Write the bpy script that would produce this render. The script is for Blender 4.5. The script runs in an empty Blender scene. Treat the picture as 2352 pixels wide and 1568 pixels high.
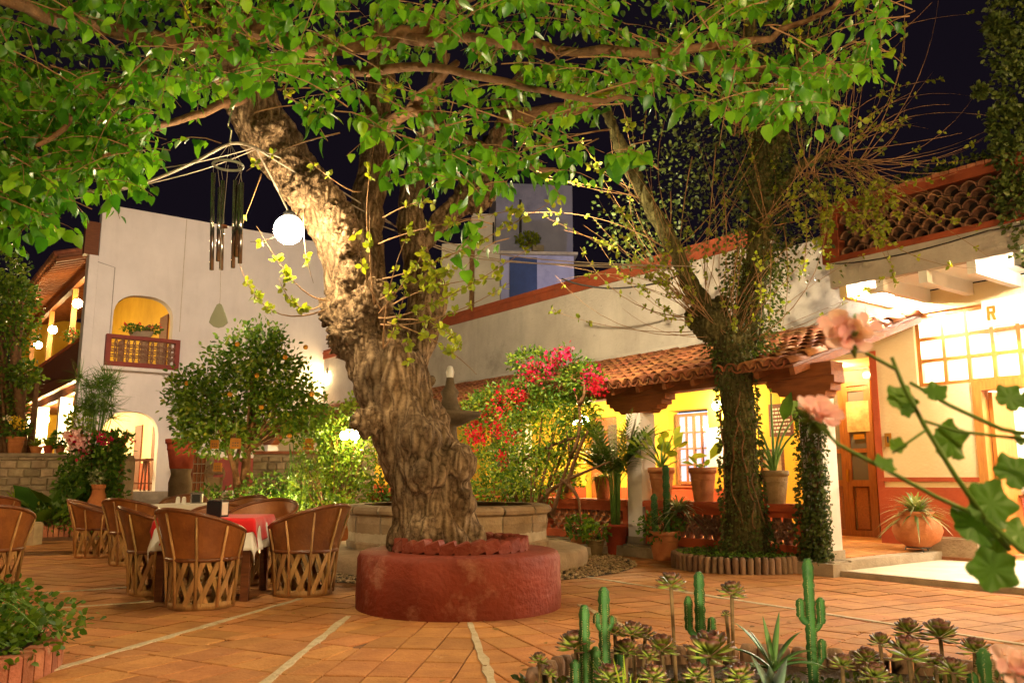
import bpy, math, random
import numpy as np
from mathutils import Vector, Matrix, noise
random.seed(7); rng = np.random.default_rng(7)
S = bpy.context.scene; COL = S.collection
PI = math.pi
# ---------------------------------------------------------------- camera
FPX, PITCH, CAMH = 1923.0, math.radians(9.3), 1.1
cd = bpy.data.cameras.new('camera'); cam = bpy.data.objects.new('camera', cd); COL.objects.link(cam)
cd.sensor_width = 36; cd.lens = FPX/2352*36; cd.clip_start = 0.05; cd.clip_end = 400
cam.location = (0, 0, CAMH); cam.rotation_euler = (PI/2+PITCH, 0, 0)
cd.dof.use_dof = True; cd.dof.focus_distance = 7.0; cd.dof.aperture_fstop = 8.0
S.camera = cam
# ---------------------------------------------------------------- night sky, exposure
W = bpy.data.worlds.new('World'); S.world = W; W.use_nodes = True
bg = W.node_tree.nodes['Background']; bg.inputs[0].default_value = (0.0036, 0.0025, 0.0045, 1); bg.inputs[1].default_value = 1.0
S.view_settings.view_transform = 'Standard'; S.view_settings.look = 'None'
S.view_settings.exposure = 0.8; S.view_settings.gamma = 1.0; S.view_settings.use_curve_mapping = False
S.render.engine = 'CYCLES'
cy = S.cycles
cy.use_denoising = True; cy.max_bounces = 6; cy.diffuse_bounces = 3; cy.glossy_bounces = 2; cy.transmission_bounces = 4
cy.sample_clamp_indirect = 4; cy.caustics_reflective = False; cy.caustics_refractive = False
try: cy.denoiser = 'OPENIMAGEDENOISE'
except Exception: pass
CP, SP = math.cos(PITCH), math.sin(PITCH)
def at(u, v, Y):            # point at world depth Y seen at u, v of the 2352 x 1568 picture
    x = (u-1176)/FPX; yv = (784-v)/FPX
    t = Y/(CP-yv*SP)
    return Vector((x*t, Y, CAMH+(SP+yv*CP)*t))
def gnd(u, v, z=0.0):
    x = (u-1176)/FPX; yv = (784-v)/FPX
    t = (z-CAMH)/(SP+yv*CP)
    return Vector((x*t, (CP-yv*SP)*t, z))
# ---------------------------------------------------------------- helpers
class MB:
    def __init__(s): s.v = []; s.f = []
    def add(s, vs, fs):
        k = len(s.v); s.v += [tuple(p) for p in vs]; s.f += [tuple(i+k for i in f) for f in fs]; return s
    def box(s, c, d, rot=None):
        x, y, z = d[0]/2, d[1]/2, d[2]/2
        vs = [Vector(p) for p in ((-x,-y,-z),(x,-y,-z),(x,y,-z),(-x,y,-z),(-x,-y,z),(x,-y,z),(x,y,z),(-x,y,z))]
        if rot is not None: vs = [rot @ p for p in vs]
        c = Vector(c)
        return s.add([p+c for p in vs], [(0,3,2,1),(4,5,6,7),(0,1,5,4),(1,2,6,5),(2,3,7,6),(3,0,4,7)])
    def b(s, x0, x1, y0, y1, z0, z1): return s.box(((x0+x1)/2,(y0+y1)/2,(z0+z1)/2),(abs(x1-x0),abs(y1-y0),abs(z1-z0)))
    def bev(s, c, d, k=0.008, rot=None):     # box with chamfered top and sides
        x, y, z = d[0]/2, d[1]/2, d[2]/2
        vs = [(-x,-y,-z),(x,-y,-z),(x,y,-z),(-x,y,-z),(-x,-y,z-k),(x,-y,z-k),(x,y,z-k),(-x,y,z-k),(-x+k,-y+k,z),(x-k,-y+k,z),(x-k,y-k,z),(-x+k,y-k,z)]
        vs = [Vector(p) for p in vs]
        if rot is not None: vs = [rot @ p for p in vs]
        c = Vector(c)
        return s.add([p+c for p in vs], [(0,3,2,1),(0,1,5,4),(1,2,6,5),(2,3,7,6),(3,0,4,7),(4,5,9,8),(5,6,10,9),(6,7,11,10),(7,4,8,11),(8,9,10,11)])
    def tube(s, pts, rads, n=8, caps=True):
        pts = [Vector(p) for p in pts]
        if not hasattr(rads, '__len__'): rads = [rads]*len(pts)
        vs = []; up = None
        for i, p in enumerate(pts):
            t = (pts[min(i+1, len(pts)-1)]-pts[max(i-1, 0)])
            t = t.normalized() if t.length > 1e-9 else Vector((0,0,1))
            if up is None: up = t.orthogonal().normalized()
            else:
                up = up-t*up.dot(t); up = up.normalized() if up.length > 1e-6 else t.orthogonal().normalized()
            w = t.cross(up)
            for k in range(n):
                a = 2*PI*k/n; vs.append(p+(up*math.cos(a)+w*math.sin(a))*rads[i])
        fs = []
        for i in range(len(pts)-1):
            for k in range(n):
                a, b_ = i*n+k, i*n+(k+1)%n; fs.append((a, b_, b_+n, a+n))
        if caps: fs += [tuple(range(n))[::-1], tuple(range((len(pts)-1)*n, len(pts)*n))]
        return s.add(vs, fs)
    def lathe(s, prof, n=24, c=(0,0,0), a0=0.0, a1=2*PI, sx=1, sy=1):
        full = abs(a1-a0-2*PI) < 1e-6; m = n if full else n+1
        vs = []
        for r, z in prof:
            for k in range(m):
                a = a0+(a1-a0)*k/n; vs.append((c[0]+r*math.cos(a)*sx, c[1]+r*math.sin(a)*sy, c[2]+z))
        fs = []
        for i in range(len(prof)-1):
            for k in range(n):
                k2 = (k+1) % m; fs.append((i*m+k, i*m+k2, (i+1)*m+k2, (i+1)*m+k))
        return s.add(vs, fs)
    def sphere(s, c, r, n=16, m=10, sc=(1,1,1)):
        return s.lathe_s(c, r, n, m, sc)
    def lathe_s(s, c, r, n, m, sc):
        vs = [(c[0], c[1], c[2]-r*sc[2])]
        for i in range(1, m):
            t = -PI/2+PI*i/m
            for k in range(n):
                a = 2*PI*k/n; vs.append((c[0]+r*sc[0]*math.cos(t)*math.cos(a), c[1]+r*sc[1]*math.cos(t)*math.sin(a), c[2]+r*sc[2]*math.sin(t)))
        vs.append((c[0], c[1], c[2]+r*sc[2])); L = len(vs)-1
        fs = [(0, 1+(k+1)%n, 1+k) for k in range(n)]
        for i in range(m-2):
            for k in range(n):
                a, b_ = 1+i*n+k, 1+i*n+(k+1)%n; fs.append((a, b_, b_+n, a+n))
        fs += [(L, 1+(m-2)*n+k, 1+(m-2)*n+(k+1)%n) for k in range(n)]
        return s.add(vs, fs)
    def prism(s, poly, y0, y1):      # polygon in x,z extruded along y
        n = len(poly); vs = [(p[0], y0, p[1]) for p in poly]+[(p[0], y1, p[1]) for p in poly]
        return s.add(vs, [tuple(range(n)), tuple(range(2*n-1, n-1, -1))]+[(i, i+n, (i+1)%n+n, (i+1)%n) for i in range(n)])
    def mesh(s, name, smooth=False):
        me = bpy.data.meshes.new(name); me.from_pydata(s.v, [], s.f); me.update()
        if smooth: me.polygons.foreach_set('use_smooth', [True]*len(me.polygons))
        return me
    def obj(s, name, mat, parent=None, smooth=False, **kw):
        return link(name, s.mesh(name, smooth), mat, parent, **kw)
def link(name, me, mat, parent=None, mw=None, kind=None, label=None):
    o = bpy.data.objects.new(name, me); COL.objects.link(o)
    if mat is not None and len(me.materials) == 0: me.materials.append(mat)
    if parent is not None: o.parent = parent
    if mw is not None: o.matrix_basis = mw
    if kind: o['kind'] = kind
    if label: o['label'] = label
    return o
def npmesh(name, V, F, smooth=False):
    me = bpy.data.meshes.new(name); V = np.asarray(V, np.float32); F = np.asarray(F, np.int32)
    me.vertices.add(len(V)); me.vertices.foreach_set('co', V.ravel())
    k = F.shape[1]; me.loops.add(F.size); me.loops.foreach_set('vertex_index', F.ravel())
    me.polygons.add(len(F)); me.polygons.foreach_set('loop_start', np.arange(0, F.size, k, dtype=np.int32))
    me.update(calc_edges=True)
    if smooth: me.polygons.foreach_set('use_smooth', [True]*len(F))
    return me
def tag(o, label=None, cat=None, group=None, kind=None):
    if label: o['label'] = label
    if cat: o['category'] = cat
    if group: o['group'] = group
    if kind: o['kind'] = kind
    return o
def thing(name, label, cat, loc=(0,0,0), rz=0.0, group=None):
    o = bpy.data.objects.new(name, None); COL.objects.link(o); o.empty_display_size = 0.1
    o.location = loc; o.rotation_euler = (0, 0, rz)
    return tag(o, label, cat, group)
def copy_tree(o, parent=None):
    c = o.copy(); COL.objects.link(c)
    if parent is not None: c.parent = parent
    for ch in list(o.children): copy_tree(ch, c)
    return c
def R(x): return math.radians(x)
def rz(a): return Matrix.Rotation(a, 3, 'Z')
def bez(a, b, c, n=8):
    a, b, c = Vector(a), Vector(b), Vector(c)
    return [a*(1-t)**2+b*2*t*(1-t)+c*t*t for t in [i/n for i in range(n+1)]]
# ---------------------------------------------------------------- materials
def nodes(name):
    m = bpy.data.materials.new(name); m.use_nodes = True; nt = m.node_tree
    return m, nt, nt.nodes['Principled BSDF'], nt.nodes, nt.links
def mat(name, c1, c2=None, rough=0.8, scale=6.0, bump=0.0, bscale=60.0, piece=0.0, stretch=(1,1,1), spec=0.3, spot=None, spotscale=2.0, spotcut=0.58, metal=0.0, coord='Object', sheen=0.0, detail=5.0, spot2=None, streak=None):
    m, nt, p, N, L = nodes(name)
    c2 = c2 or tuple(c*0.75 for c in c1)
    tc = N.new('ShaderNodeTexCoord'); mp = N.new('ShaderNodeMapping'); mp.inputs['Scale'].default_value = stretch
    oi = N.new('ShaderNodeObjectInfo')
    off = N.new('ShaderNodeVectorMath'); off.operation = 'MULTIPLY_ADD'; off.inputs[1].default_value = (37, 53, 71)
    cmb = N.new('ShaderNodeCombineXYZ')
    for i in range(3): L.new(oi.outputs['Random'], cmb.inputs[i])
    L.new(cmb.outputs[0], off.inputs[0]); L.new(tc.outputs[coord], off.inputs[2])
    L.new(off.outputs[0], mp.inputs['Vector'])
    nz = N.new('ShaderNodeTexNoise'); nz.inputs['Scale'].default_value = scale; nz.inputs['Detail'].default_value = detail; nz.inputs['Roughness'].default_value = 0.62
    L.new(mp.outputs[0], nz.inputs['Vector'])
    rp = N.new('ShaderNodeValToRGB'); rp.color_ramp.elements[0].position = 0.32; rp.color_ramp.elements[1].position = 0.68
    rp.color_ramp.elements[0].color = (*c2, 1); rp.color_ramp.elements[1].color = (*c1, 1)
    L.new(nz.outputs['Fac'], rp.inputs[0]); out = rp.outputs[0]
    for k, (sc_, cut, scl) in enumerate(((spot, spotcut, spotscale), (spot2, 0.6, 9.0))):
        if sc_:
            n2 = N.new('ShaderNodeTexNoise'); n2.inputs['Scale'].default_value = scl; n2.inputs['Detail'].default_value = 8; n2.inputs['Roughness'].default_value = 0.7
            L.new(mp.outputs[0], n2.inputs['Vector'])
            r2 = N.new('ShaderNodeMapRange'); r2.inputs[1].default_value = cut; r2.inputs[2].default_value = cut+0.12; L.new(n2.outputs['Fac'], r2.inputs[0])
            mx = N.new('ShaderNodeMixRGB'); mx.inputs[2].default_value = (*sc_, 1); L.new(r2.outputs[0], mx.inputs[0]); L.new(out, mx.inputs[1]); out = mx.outputs[0]
    if streak:
        mp4 = N.new('ShaderNodeMapping'); mp4.inputs['Scale'].default_value = (.9, .9, .16); L.new(tc.outputs[coord], mp4.inputs['Vector'])
        n4 = N.new('ShaderNodeTexNoise'); n4.inputs['Scale'].default_value = 1.6; n4.inputs['Detail'].default_value = 9; n4.inputs['Roughness'].default_value = .72; L.new(mp4.outputs[0], n4.inputs['Vector'])
        r4 = N.new('ShaderNodeMapRange'); r4.inputs[1].default_value = .50; r4.inputs[2].default_value = .74; r4.inputs[4].default_value = .42; L.new(n4.outputs['Fac'], r4.inputs[0])
        m4 = N.new('ShaderNodeMixRGB'); m4.inputs[2].default_value = (*streak, 1); L.new(r4.outputs[0], m4.inputs[0]); L.new(out, m4.inputs[1]); out = m4.outputs[0]
    if piece > 0:
        ge = N.new('ShaderNodeNewGeometry'); ad = N.new('ShaderNodeMath'); ad.operation = 'ADD'
        L.new(oi.outputs['Random'], ad.inputs[0]); L.new(ge.outputs['Random Per Island'], ad.inputs[1])
        fr = N.new('ShaderNodeMath'); fr.operation = 'FRACT'; L.new(ad.outputs[0], fr.inputs[0])
        mr = N.new('ShaderNodeMapRange'); mr.inputs[3].default_value = 1-piece; mr.inputs[4].default_value = 1+piece; L.new(fr.outputs[0], mr.inputs[0])
        hs = N.new('ShaderNodeHueSaturation'); L.new(mr.outputs[0], hs.inputs['Value']); L.new(out, hs.inputs['Color'])
        mh = N.new('ShaderNodeMapRange'); mh.inputs[3].default_value = 0.5-piece*0.04; mh.inputs[4].default_value = 0.5+piece*0.04
        f2 = N.new('ShaderNodeMath'); f2.operation = 'MULTIPLY'; f2.inputs[1].default_value = 7.3; L.new(fr.outputs[0], f2.inputs[0])
        f3 = N.new('ShaderNodeMath'); f3.operation = 'FRACT'; L.new(f2.outputs[0], f3.inputs[0]); L.new(f3.outputs[0], mh.inputs[0]); L.new(mh.outputs[0], hs.inputs['Hue'])
        out = hs.outputs[0]
    L.new(out, p.inputs['Base Color']); p.inputs['Roughness'].default_value = rough; p.inputs['Specular IOR Level'].default_value = spec; p.inputs['Metallic'].default_value = metal
    if sheen: p.inputs['Sheen Weight'].default_value = sheen
    if bump:
        nb = N.new('ShaderNodeTexNoise'); nb.inputs['Scale'].default_value = bscale; nb.inputs['Detail'].default_value = 6; L.new(mp.outputs[0], nb.inputs['Vector'])
        bp = N.new('ShaderNodeBump'); bp.inputs['Strength'].default_value = bump; bp.inputs['Distance'].default_value = 0.02; L.new(nb.outputs['Fac'], bp.inputs['Height']); L.new(bp.outputs[0], p.inputs['Normal'])
    return m
def leafmat(name, c1, c2, trans=0.35, rough=0.42, spec=0.4, c3=None):
    m, nt, p, N, L = nodes(name)
    oi = N.new('ShaderNodeObjectInfo'); ge = N.new('ShaderNodeNewGeometry'); ad = N.new('ShaderNodeMath'); ad.operation = 'ADD'
    L.new(oi.outputs['Random'], ad.inputs[0]); L.new(ge.outputs['Random Per Island'], ad.inputs[1])
    fr = N.new('ShaderNodeMath'); fr.operation = 'FRACT'; L.new(ad.outputs[0], fr.inputs[0])
    rp = N.new('ShaderNodeValToRGB'); rp.color_ramp.elements[0].color = (*c1, 1); rp.color_ramp.elements[1].color = (*c2, 1); L.new(fr.outputs[0], rp.inputs[0])
    if c3: e3 = rp.color_ramp.elements; e3[1].position = .86; k3 = e3.new(.985); k3.color = (*c3, 1)
    tc = N.new('ShaderNodeTexCoord'); nz = N.new('ShaderNodeTexNoise'); nz.inputs['Scale'].default_value = 25; nz.inputs['Detail'].default_value = 3; L.new(tc.outputs['Object'], nz.inputs['Vector'])
    mr = N.new('ShaderNodeMapRange'); mr.inputs[3].default_value = 0.7; mr.inputs[4].default_value = 1.3; L.new(nz.outputs['Fac'], mr.inputs[0])
    hs = N.new('ShaderNodeHueSaturation'); L.new(rp.outputs[0], hs.inputs['Color']); L.new(mr.outputs[0], hs.inputs['Value'])
    L.new(hs.outputs[0], p.inputs['Base Color']); p.inputs['Roughness'].default_value = rough; p.inputs['Specular IOR Level'].default_value = spec
    tr = N.new('ShaderNodeBsdfTranslucent'); g2 = N.new('ShaderNodeMixRGB'); g2.blend_type = 'MULTIPLY'; g2.inputs[0].default_value = 1; g2.inputs[2].default_value = (1.5, 1.35, 0.5, 1); L.new(hs.outputs[0], g2.inputs[1]); L.new(g2.outputs[0], tr.inputs['Color'])
    mx = N.new('ShaderNodeMixShader'); mx.inputs[0].default_value = trans; L.new(p.outputs[0], mx.inputs[1]); L.new(tr.outputs[0], mx.inputs[2])
    L.new(mx.outputs[0], N['Material Output'].inputs['Surface'])
    return m
def emis(name, col, s):
    m, nt, p, N, L = nodes(name)
    p.inputs['Base Color'].default_value = (*[min(c, 0.9) for c in col], 1); p.inputs['Emission Color'].default_value = (*col, 1); p.inputs['Emission Strength'].default_value = s
    return m
def glassmat(name, tint=(0.9,0.93,0.95), alpha=0.25):
    m, nt, p, N, L = nodes(name)
    p.inputs['Base Color'].default_value = (*tint, 1); p.inputs['Roughness'].default_value = 0.06; p.inputs['Specular IOR Level'].default_value = 0.6
    tr = N.new('ShaderNodeBsdfTransparent'); mx = N.new('ShaderNodeMixShader'); mx.inputs[0].default_value = alpha
    L.new(tr.outputs[0], mx.inputs[1]); L.new(p.outputs[0], mx.inputs[2]); L.new(mx.outputs[0], N['Material Output'].inputs['Surface'])
    return m
def barkmat(name, hi, mid, lo):
    """furrowed bark: cavity darkening painted into the colour along the furrow texture that drives the bump"""
    m, nt, p, N, L = nodes(name); tc = N.new('ShaderNodeTexCoord'); mp = N.new('ShaderNodeMapping'); mp.inputs['Scale'].default_value = (1, 1, .24); L.new(tc.outputs['Object'], mp.inputs['Vector'])
    nz0 = N.new('ShaderNodeTexNoise'); nz0.inputs['Scale'].default_value = 3; L.new(mp.outputs[0], nz0.inputs['Vector'])
    ws = N.new('ShaderNodeVectorMath'); ws.operation = 'MULTIPLY_ADD'; ws.inputs[1].default_value = (.22,.22,.22); L.new(nz0.outputs['Color'], ws.inputs[0]); L.new(mp.outputs[0], ws.inputs[2])
    vo = N.new('ShaderNodeTexVoronoi'); vo.feature = 'DISTANCE_TO_EDGE'; vo.inputs['Scale'].default_value = 15; L.new(ws.outputs[0], vo.inputs['Vector'])
    nz = N.new('ShaderNodeTexNoise'); nz.inputs['Scale'].default_value = 34; nz.inputs['Detail'].default_value = 7; nz.inputs['Roughness'].default_value = .7; L.new(tc.outputs['Object'], nz.inputs['Vector'])
    ml = N.new('ShaderNodeMath'); ml.operation = 'MULTIPLY_ADD'; ml.inputs[1].default_value = .72; L.new(nz.outputs['Fac'], ml.inputs[0]); L.new(vo.outputs['Distance'], ml.inputs[2])
    rp = N.new('ShaderNodeValToRGB'); e = rp.color_ramp.elements; e[0].position = .22; e[0].color = (*lo, 1); e[1].position = .86; e[1].color = (*hi, 1); k = e.new(.42); k.color = (*mid, 1); L.new(ml.outputs[0], rp.inputs[0])
    n3 = N.new('ShaderNodeTexNoise'); n3.inputs['Scale'].default_value = 2.3; n3.inputs['Detail'].default_value = 5; L.new(tc.outputs['Object'], n3.inputs['Vector'])
    mr = N.new('ShaderNodeMapRange'); mr.inputs[1].default_value = .35; mr.inputs[2].default_value = .65; mr.inputs[3].default_value = .62; mr.inputs[4].default_value = 1.2; L.new(n3.outputs['Fac'], mr.inputs[0])
    hs = N.new('ShaderNodeHueSaturation'); L.new(rp.outputs[0], hs.inputs['Color']); L.new(mr.outputs[0], hs.inputs['Value']); L.new(hs.outputs[0], p.inputs['Base Color'])
    p.inputs['Roughness'].default_value = .92; p.inputs['Specular IOR Level'].default_value = .12
    bp = N.new('ShaderNodeBump'); bp.inputs['Strength'].default_value = 1.0; bp.inputs['Distance'].default_value = .05; L.new(ml.outputs[0], bp.inputs['Height']); L.new(bp.outputs[0], p.inputs['Normal'])
    return m
M = {}
M['paver'] = mat('paver', (0.52,0.235,0.075), (0.37,0.15,0.045), 0.78, 5, 0.5, 45, 0.14, spot=(0.58,0.36,0.20), spotscale=3.5, spotcut=0.64, spot2=(0.27,0.10,0.032))
M['mortar'] = mat('mortar', (0.24,0.11,0.05), (0.13,0.06,0.03), 0.9, 8, 0.4, 60)
M['strip'] = mat('strip', (0.62,0.52,0.36), (0.42,0.33,0.2), 0.85, 14, 0.5, 70, spot=(0.4,0.17,0.07), spotscale=9, spotcut=0.6)
M['white'] = mat('white_plaster', (0.74,0.66,0.60), (0.66,0.585,0.53), 0.85, 1.2, 0.25, 18, spot=(0.56,0.48,0.42), spotscale=0.8, spotcut=0.66, streak=(0.50,0.43,0.37))
M['grey'] = mat('grey_plaster', (0.52,0.47,0.41), (0.38,0.335,0.29), 0.9, 0.9, 0.5, 22, spot=(0.28,0.25,0.215), spotscale=0.7, spotcut=0.6, spot2=(0.33,0.29,0.25), streak=(0.22,0.195,0.165))
M['cream'] = mat('cream_plaster', (0.86,0.70,0.40), (0.78,0.60,0.31), 0.85, 1.5, 0.3, 25)
M['yellow'] = mat('yellow_plaster', (0.80,0.49,0.05), (0.71,0.40,0.035), 0.85, 1.6, 0.3, 25)
M['red'] = mat('red_plaster', (0.47,0.095,0.03), (0.37,0.065,0.02), 0.75, 2.5, 0.3, 30)
M['coping'] = mat('coping_red', (0.31,0.068,0.024), (0.20,0.042,0.016), 0.8, 2.5, 0.4, 30, spot=(0.13,0.05,0.03), spotscale=3, spotcut=0.6)
M['maroon'] = mat('maroon_plaster', (0.26,0.055,0.035), (0.19,0.04,0.03), 0.8, 2.5, 0.3, 30, spot=(0.3,0.12,0.08), spotcut=0.66)
M['planter'] = mat('planter_red', (0.22,0.036,0.016), (0.15,0.023,0.010), 0.7, 3, 0.8, 20, spot=(0.32,0.13,0.085), spotscale=2.0, spotcut=0.55, spot2=(0.15,0.024,0.012), streak=(0.17,0.05,0.03))
M['wood'] = mat('dark_wood', (0.20,0.065,0.02), (0.11,0.034,0.011), 0.6, 4, 0.3, 50, stretch=(1,8,8))
M['beam'] = mat('beam_wood', (0.27,0.085,0.02), (0.17,0.048,0.012), 0.65, 3, 0.35, 40, stretch=(1,7,7))
M['owood'] = mat('orange_wood', (0.55,0.235,0.045), (0.42,0.15,0.025), 0.45, 4, 0.15, 50, stretch=(6,6,1), spec=0.5)
M['dwood'] = mat('door_wood', (0.33,0.115,0.028), (0.22,0.068,0.015), 0.45, 5, 0.2, 50, stretch=(7,7,1), spec=0.5)
M['leather'] = mat('leather', (0.28,0.095,0.02), (0.155,0.043,0.009), 0.5, 5, 0.25, 40, 0.2, spec=0.5, spot=(0.12,0.035,0.01), spotscale=3, spotcut=0.61)
M['rim'] = mat('leather_rim', (0.19,0.062,0.018), (0.10,0.03,0.01), 0.34, 8, 0.15, 40, spec=0.6)
M['cedar'] = mat('cedar', (0.52,0.30,0.11), (0.30,0.15,0.05), 0.65, 6, 0.3, 60, 0.22, stretch=(3,3,1))
M['stone'] = mat('cantera_stone', (0.43,0.315,0.20), (0.28,0.195,0.12), 0.85, 4, 0.6, 30, 0.10, spot=(0.14,0.105,0.065), spotscale=3, spotcut=0.62)
M['darkstone'] = mat('dark_stone', (0.17,0.125,0.075), (0.09,0.065,0.038), 0.9, 5, 0.6, 30)  # one darker stone tone for the fountain pedestal, bowl and finial
M['joint'] = mat('joint', (0.55,0.46,0.34), (0.42,0.34,0.24), 0.9, 10, 0.3, 60)
M['rubble'] = mat('rubble', (0.48,0.385,0.26), (0.31,0.235,0.15), 0.9, 6, 0.6, 30, 0.25)
M['concrete'] = mat('concrete', (0.42,0.345,0.25), (0.27,0.215,0.15), 0.9, 4, 0.5, 40, spot=(0.16,0.125,0.085), spotcut=0.6)
M['terrace'] = mat('terrace', (0.72,0.62,0.46), (0.55,0.46,0.32), 0.7, 3, 0.3, 40, spot=(0.42,0.34,0.22), spotcut=0.64)
M['brick'] = mat('brick', (0.42,0.165,0.085), (0.28,0.10,0.05), 0.9, 9, 0.6, 40, 0.2, spot=(0.42,0.3,0.2), spotscale=8, spotcut=0.62)
M['edging'] = mat('edging_log', (0.30,0.185,0.12), (0.17,0.105,0.07), 0.92, 9, 0.8, 35, 0.22, stretch=(1,1,0.4), spot=(0.09,0.06,0.045), spotscale=6)
M['tile'] = mat('roof_tile', (0.36,0.135,0.05), (0.18,0.06,0.024), 0.85, 6, 0.5, 40, 0.3, spot=(0.12,0.06,0.035), spotscale=5, spotcut=0.56)
M['scale'] = mat('scale_tile', (0.27,0.135,0.08), (0.17,0.08,0.048), 0.85, 8, 0.5, 40, 0.15)
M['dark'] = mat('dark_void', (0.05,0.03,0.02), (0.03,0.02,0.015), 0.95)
M['pot'] = mat('terracotta_pot', (0.50,0.19,0.065), (0.36,0.12,0.04), 0.8, 6, 0.3, 40, 0.08, spot=(0.5,0.32,0.2), spotscale=5, spotcut=0.64)
M['redpot'] = mat('red_pot', (0.45,0.085,0.03), (0.33,0.055,0.02), 0.7, 6, 0.2, 40, 0.08)
M['greypot'] = mat('stone_pot', (0.30,0.20,0.09), (0.18,0.115,0.05), 0.85, 6, 0.5, 30)
M['soil'] = mat('soil', (0.06,0.038,0.022), (0.03,0.018,0.01), 0.95, 20, 0.8, 50)
M['bark'] = barkmat('bark', (0.40,0.28,0.165), (0.15,0.095,0.052), (0.028,0.017,0.009))
M['bark2'] = barkmat('ivy_bark', (0.17,0.15,0.06), (0.075,0.066,0.024), (0.018,0.016,0.007))
M['limb'] = mat('limb_bark', (0.22,0.115,0.052), (0.12,0.06,0.027), 0.9, 10, 0.6, 40)
M['twig'] = mat('twig_bark', (0.30,0.17,0.075), (0.18,0.095,0.04), 0.8, 10, 0.2, 60)
M['mulb'] = leafmat('mulberry_leaf', (0.025,0.135,0.010), (0.12,0.32,0.016), 0.45, 0.36, 0.5, (0.19,0.36,0.02))
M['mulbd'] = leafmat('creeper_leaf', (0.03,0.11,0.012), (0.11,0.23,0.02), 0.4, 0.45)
M['young'] = leafmat('young_leaf', (0.15,0.22,0.015), (0.32,0.36,0.03), 0.45, 0.5)
M['ivy'] = leafmat('ivy_leaf', (0.03,0.058,0.012), (0.09,0.12,0.02), 0.25, 0.5)
M['citrus'] = leafmat('citrus_leaf', (0.04,0.115,0.01), (0.17,0.28,0.022), 0.3, 0.35, 0.5, (0.27,0.30,0.03))
M['bush'] = leafmat('bush_leaf', (0.03,0.10,0.012), (0.14,0.25,0.025), 0.3, 0.45)
M['lime'] = leafmat('lime_leaf', (0.16,0.27,0.02), (0.34,0.42,0.04), 0.4, 0.45)
M['dryleaf'] = leafmat('dry_leaf', (0.16,0.08,0.025), (0.30,0.19,0.05), 0.15, 0.8)
M['palm'] = leafmat('palm_leaf', (0.04,0.11,0.015), (0.13,0.22,0.02), 0.35, 0.4)
M['grey_leaf'] = leafmat('agave_leaf', (0.07,0.12,0.085), (0.10,0.16,0.11), 0.05, 0.5)
M['aloe'] = leafmat('aloe_leaf', (0.05,0.13,0.03), (0.09,0.19,0.04), 0.1, 0.4)
M['varieg'] = leafmat('pale_leaf', (0.10,0.15,0.05), (0.38,0.40,0.22), 0.3, 0.45)
M['gera'] = leafmat('geranium_leaf', (0.07,0.20,0.03), (0.12,0.27,0.035), 0.35, 0.55)
M['stem'] = mat('green_stem', (0.13,0.26,0.045), (0.10,0.20,0.03), 0.55, 10)
M['cactus'] = mat('cactus_skin', (0.05,0.155,0.03), (0.025,0.085,0.02), 0.6, 9, 0.25, 60, spec=0.3, spot=(0.16,0.15,0.06), spotscale=7, spotcut=0.66)
M['spine'] = mat('spine', (0.62,0.52,0.26), (0.45,0.34,0.15), 0.7)
M['aeostem'] = mat('succulent_stem', (0.20,0.12,0.05), (0.12,0.075,0.035), 0.85, 20, 0.4, 60)
M['pinkf'] = leafmat('pink_petal', (0.80,0.47,0.58), (0.88,0.66,0.72), 0.3, 0.7)
M['magenta'] = leafmat('magenta_petal', (0.42,0.01,0.07), (0.62,0.02,0.10), 0.3, 0.5)
M['crimson'] = leafmat('crimson_petal', (0.55,0.008,0.025), (0.75,0.02,0.06), 0.3, 0.5)
M['yellowf'] = leafmat('yellow_petal', (0.75,0.5,0.02), (0.85,0.62,0.05), 0.3, 0.5)
M['whitef'] = leafmat('white_petal', (0.75,0.72,0.6), (0.85,0.8,0.6), 0.3, 0.5)
M['orange'] = mat('orange_fruit', (0.52,0.24,0.02), (0.42,0.18,0.015), 0.5, 20)
M['cloth'] = mat('white_cloth', (0.78,0.74,0.68), (0.72,0.68,0.61), 0.9, 8, 0.15, 120, sheen=0.2)
M['redcloth'] = mat('red_cloth', (0.62,0.012,0.014), (0.52,0.008,0.01), 0.85, 8, 0.12, 120, sheen=0.2)
M['black'] = mat('black_plastic', (0.02,0.02,0.022), (0.012,0.012,0.014), 0.35, 8, spec=0.5)
M['steel'] = mat('steel', (0.55,0.53,0.50), (0.42,0.4,0.38), 0.25, 8, metal=0.9)
M['bronze'] = mat('chime_tube', (0.42,0.40,0.39), (0.32,0.30,0.29), 0.13, 8, metal=0.95)
M['paleWood'] = mat('pale_disc', (0.24,0.25,0.18), (0.19,0.20,0.14), 0.5, 6)
M['cable'] = mat('cable', (0.36,0.30,0.24), (0.25,0.2,0.15), 0.7)
M['blackcable'] = mat('black_cable', (0.025,0.02,0.018), (0.02,0.016,0.014), 0.6)
M['paper'] = mat('paper', (0.78,0.72,0.58), (0.7,0.62,0.46), 0.8)
M['bluelit'] = mat('blue_lit_wall', (0.33,0.32,0.44), (0.24,0.235,0.35), 0.9, 0.8, 0.4, 12, spot=(0.18,0.18,0.28), spotscale=0.6, spotcut=0.55, streak=(0.15,0.15,0.22))  # bluish light on white plaster painted into the wall colour
M['tealdoor'] = mat('blue_door', (0.03,0.05,0.13), (0.025,0.04,0.10), 0.7)
M['pebble'] = mat('pebble', (0.40,0.29,0.16), (0.25,0.17,0.09), 0.85, 15, piece=0.35)
M['water'] = mat('water', (0.05,0.05,0.035), (0.04,0.04,0.03), 0.08, 3, 0.05, 14, spec=0.6)
M['gold'] = mat('gold_letter', (0.36,0.15,0.006), (0.30,0.12,0.005), 0.5)
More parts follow.
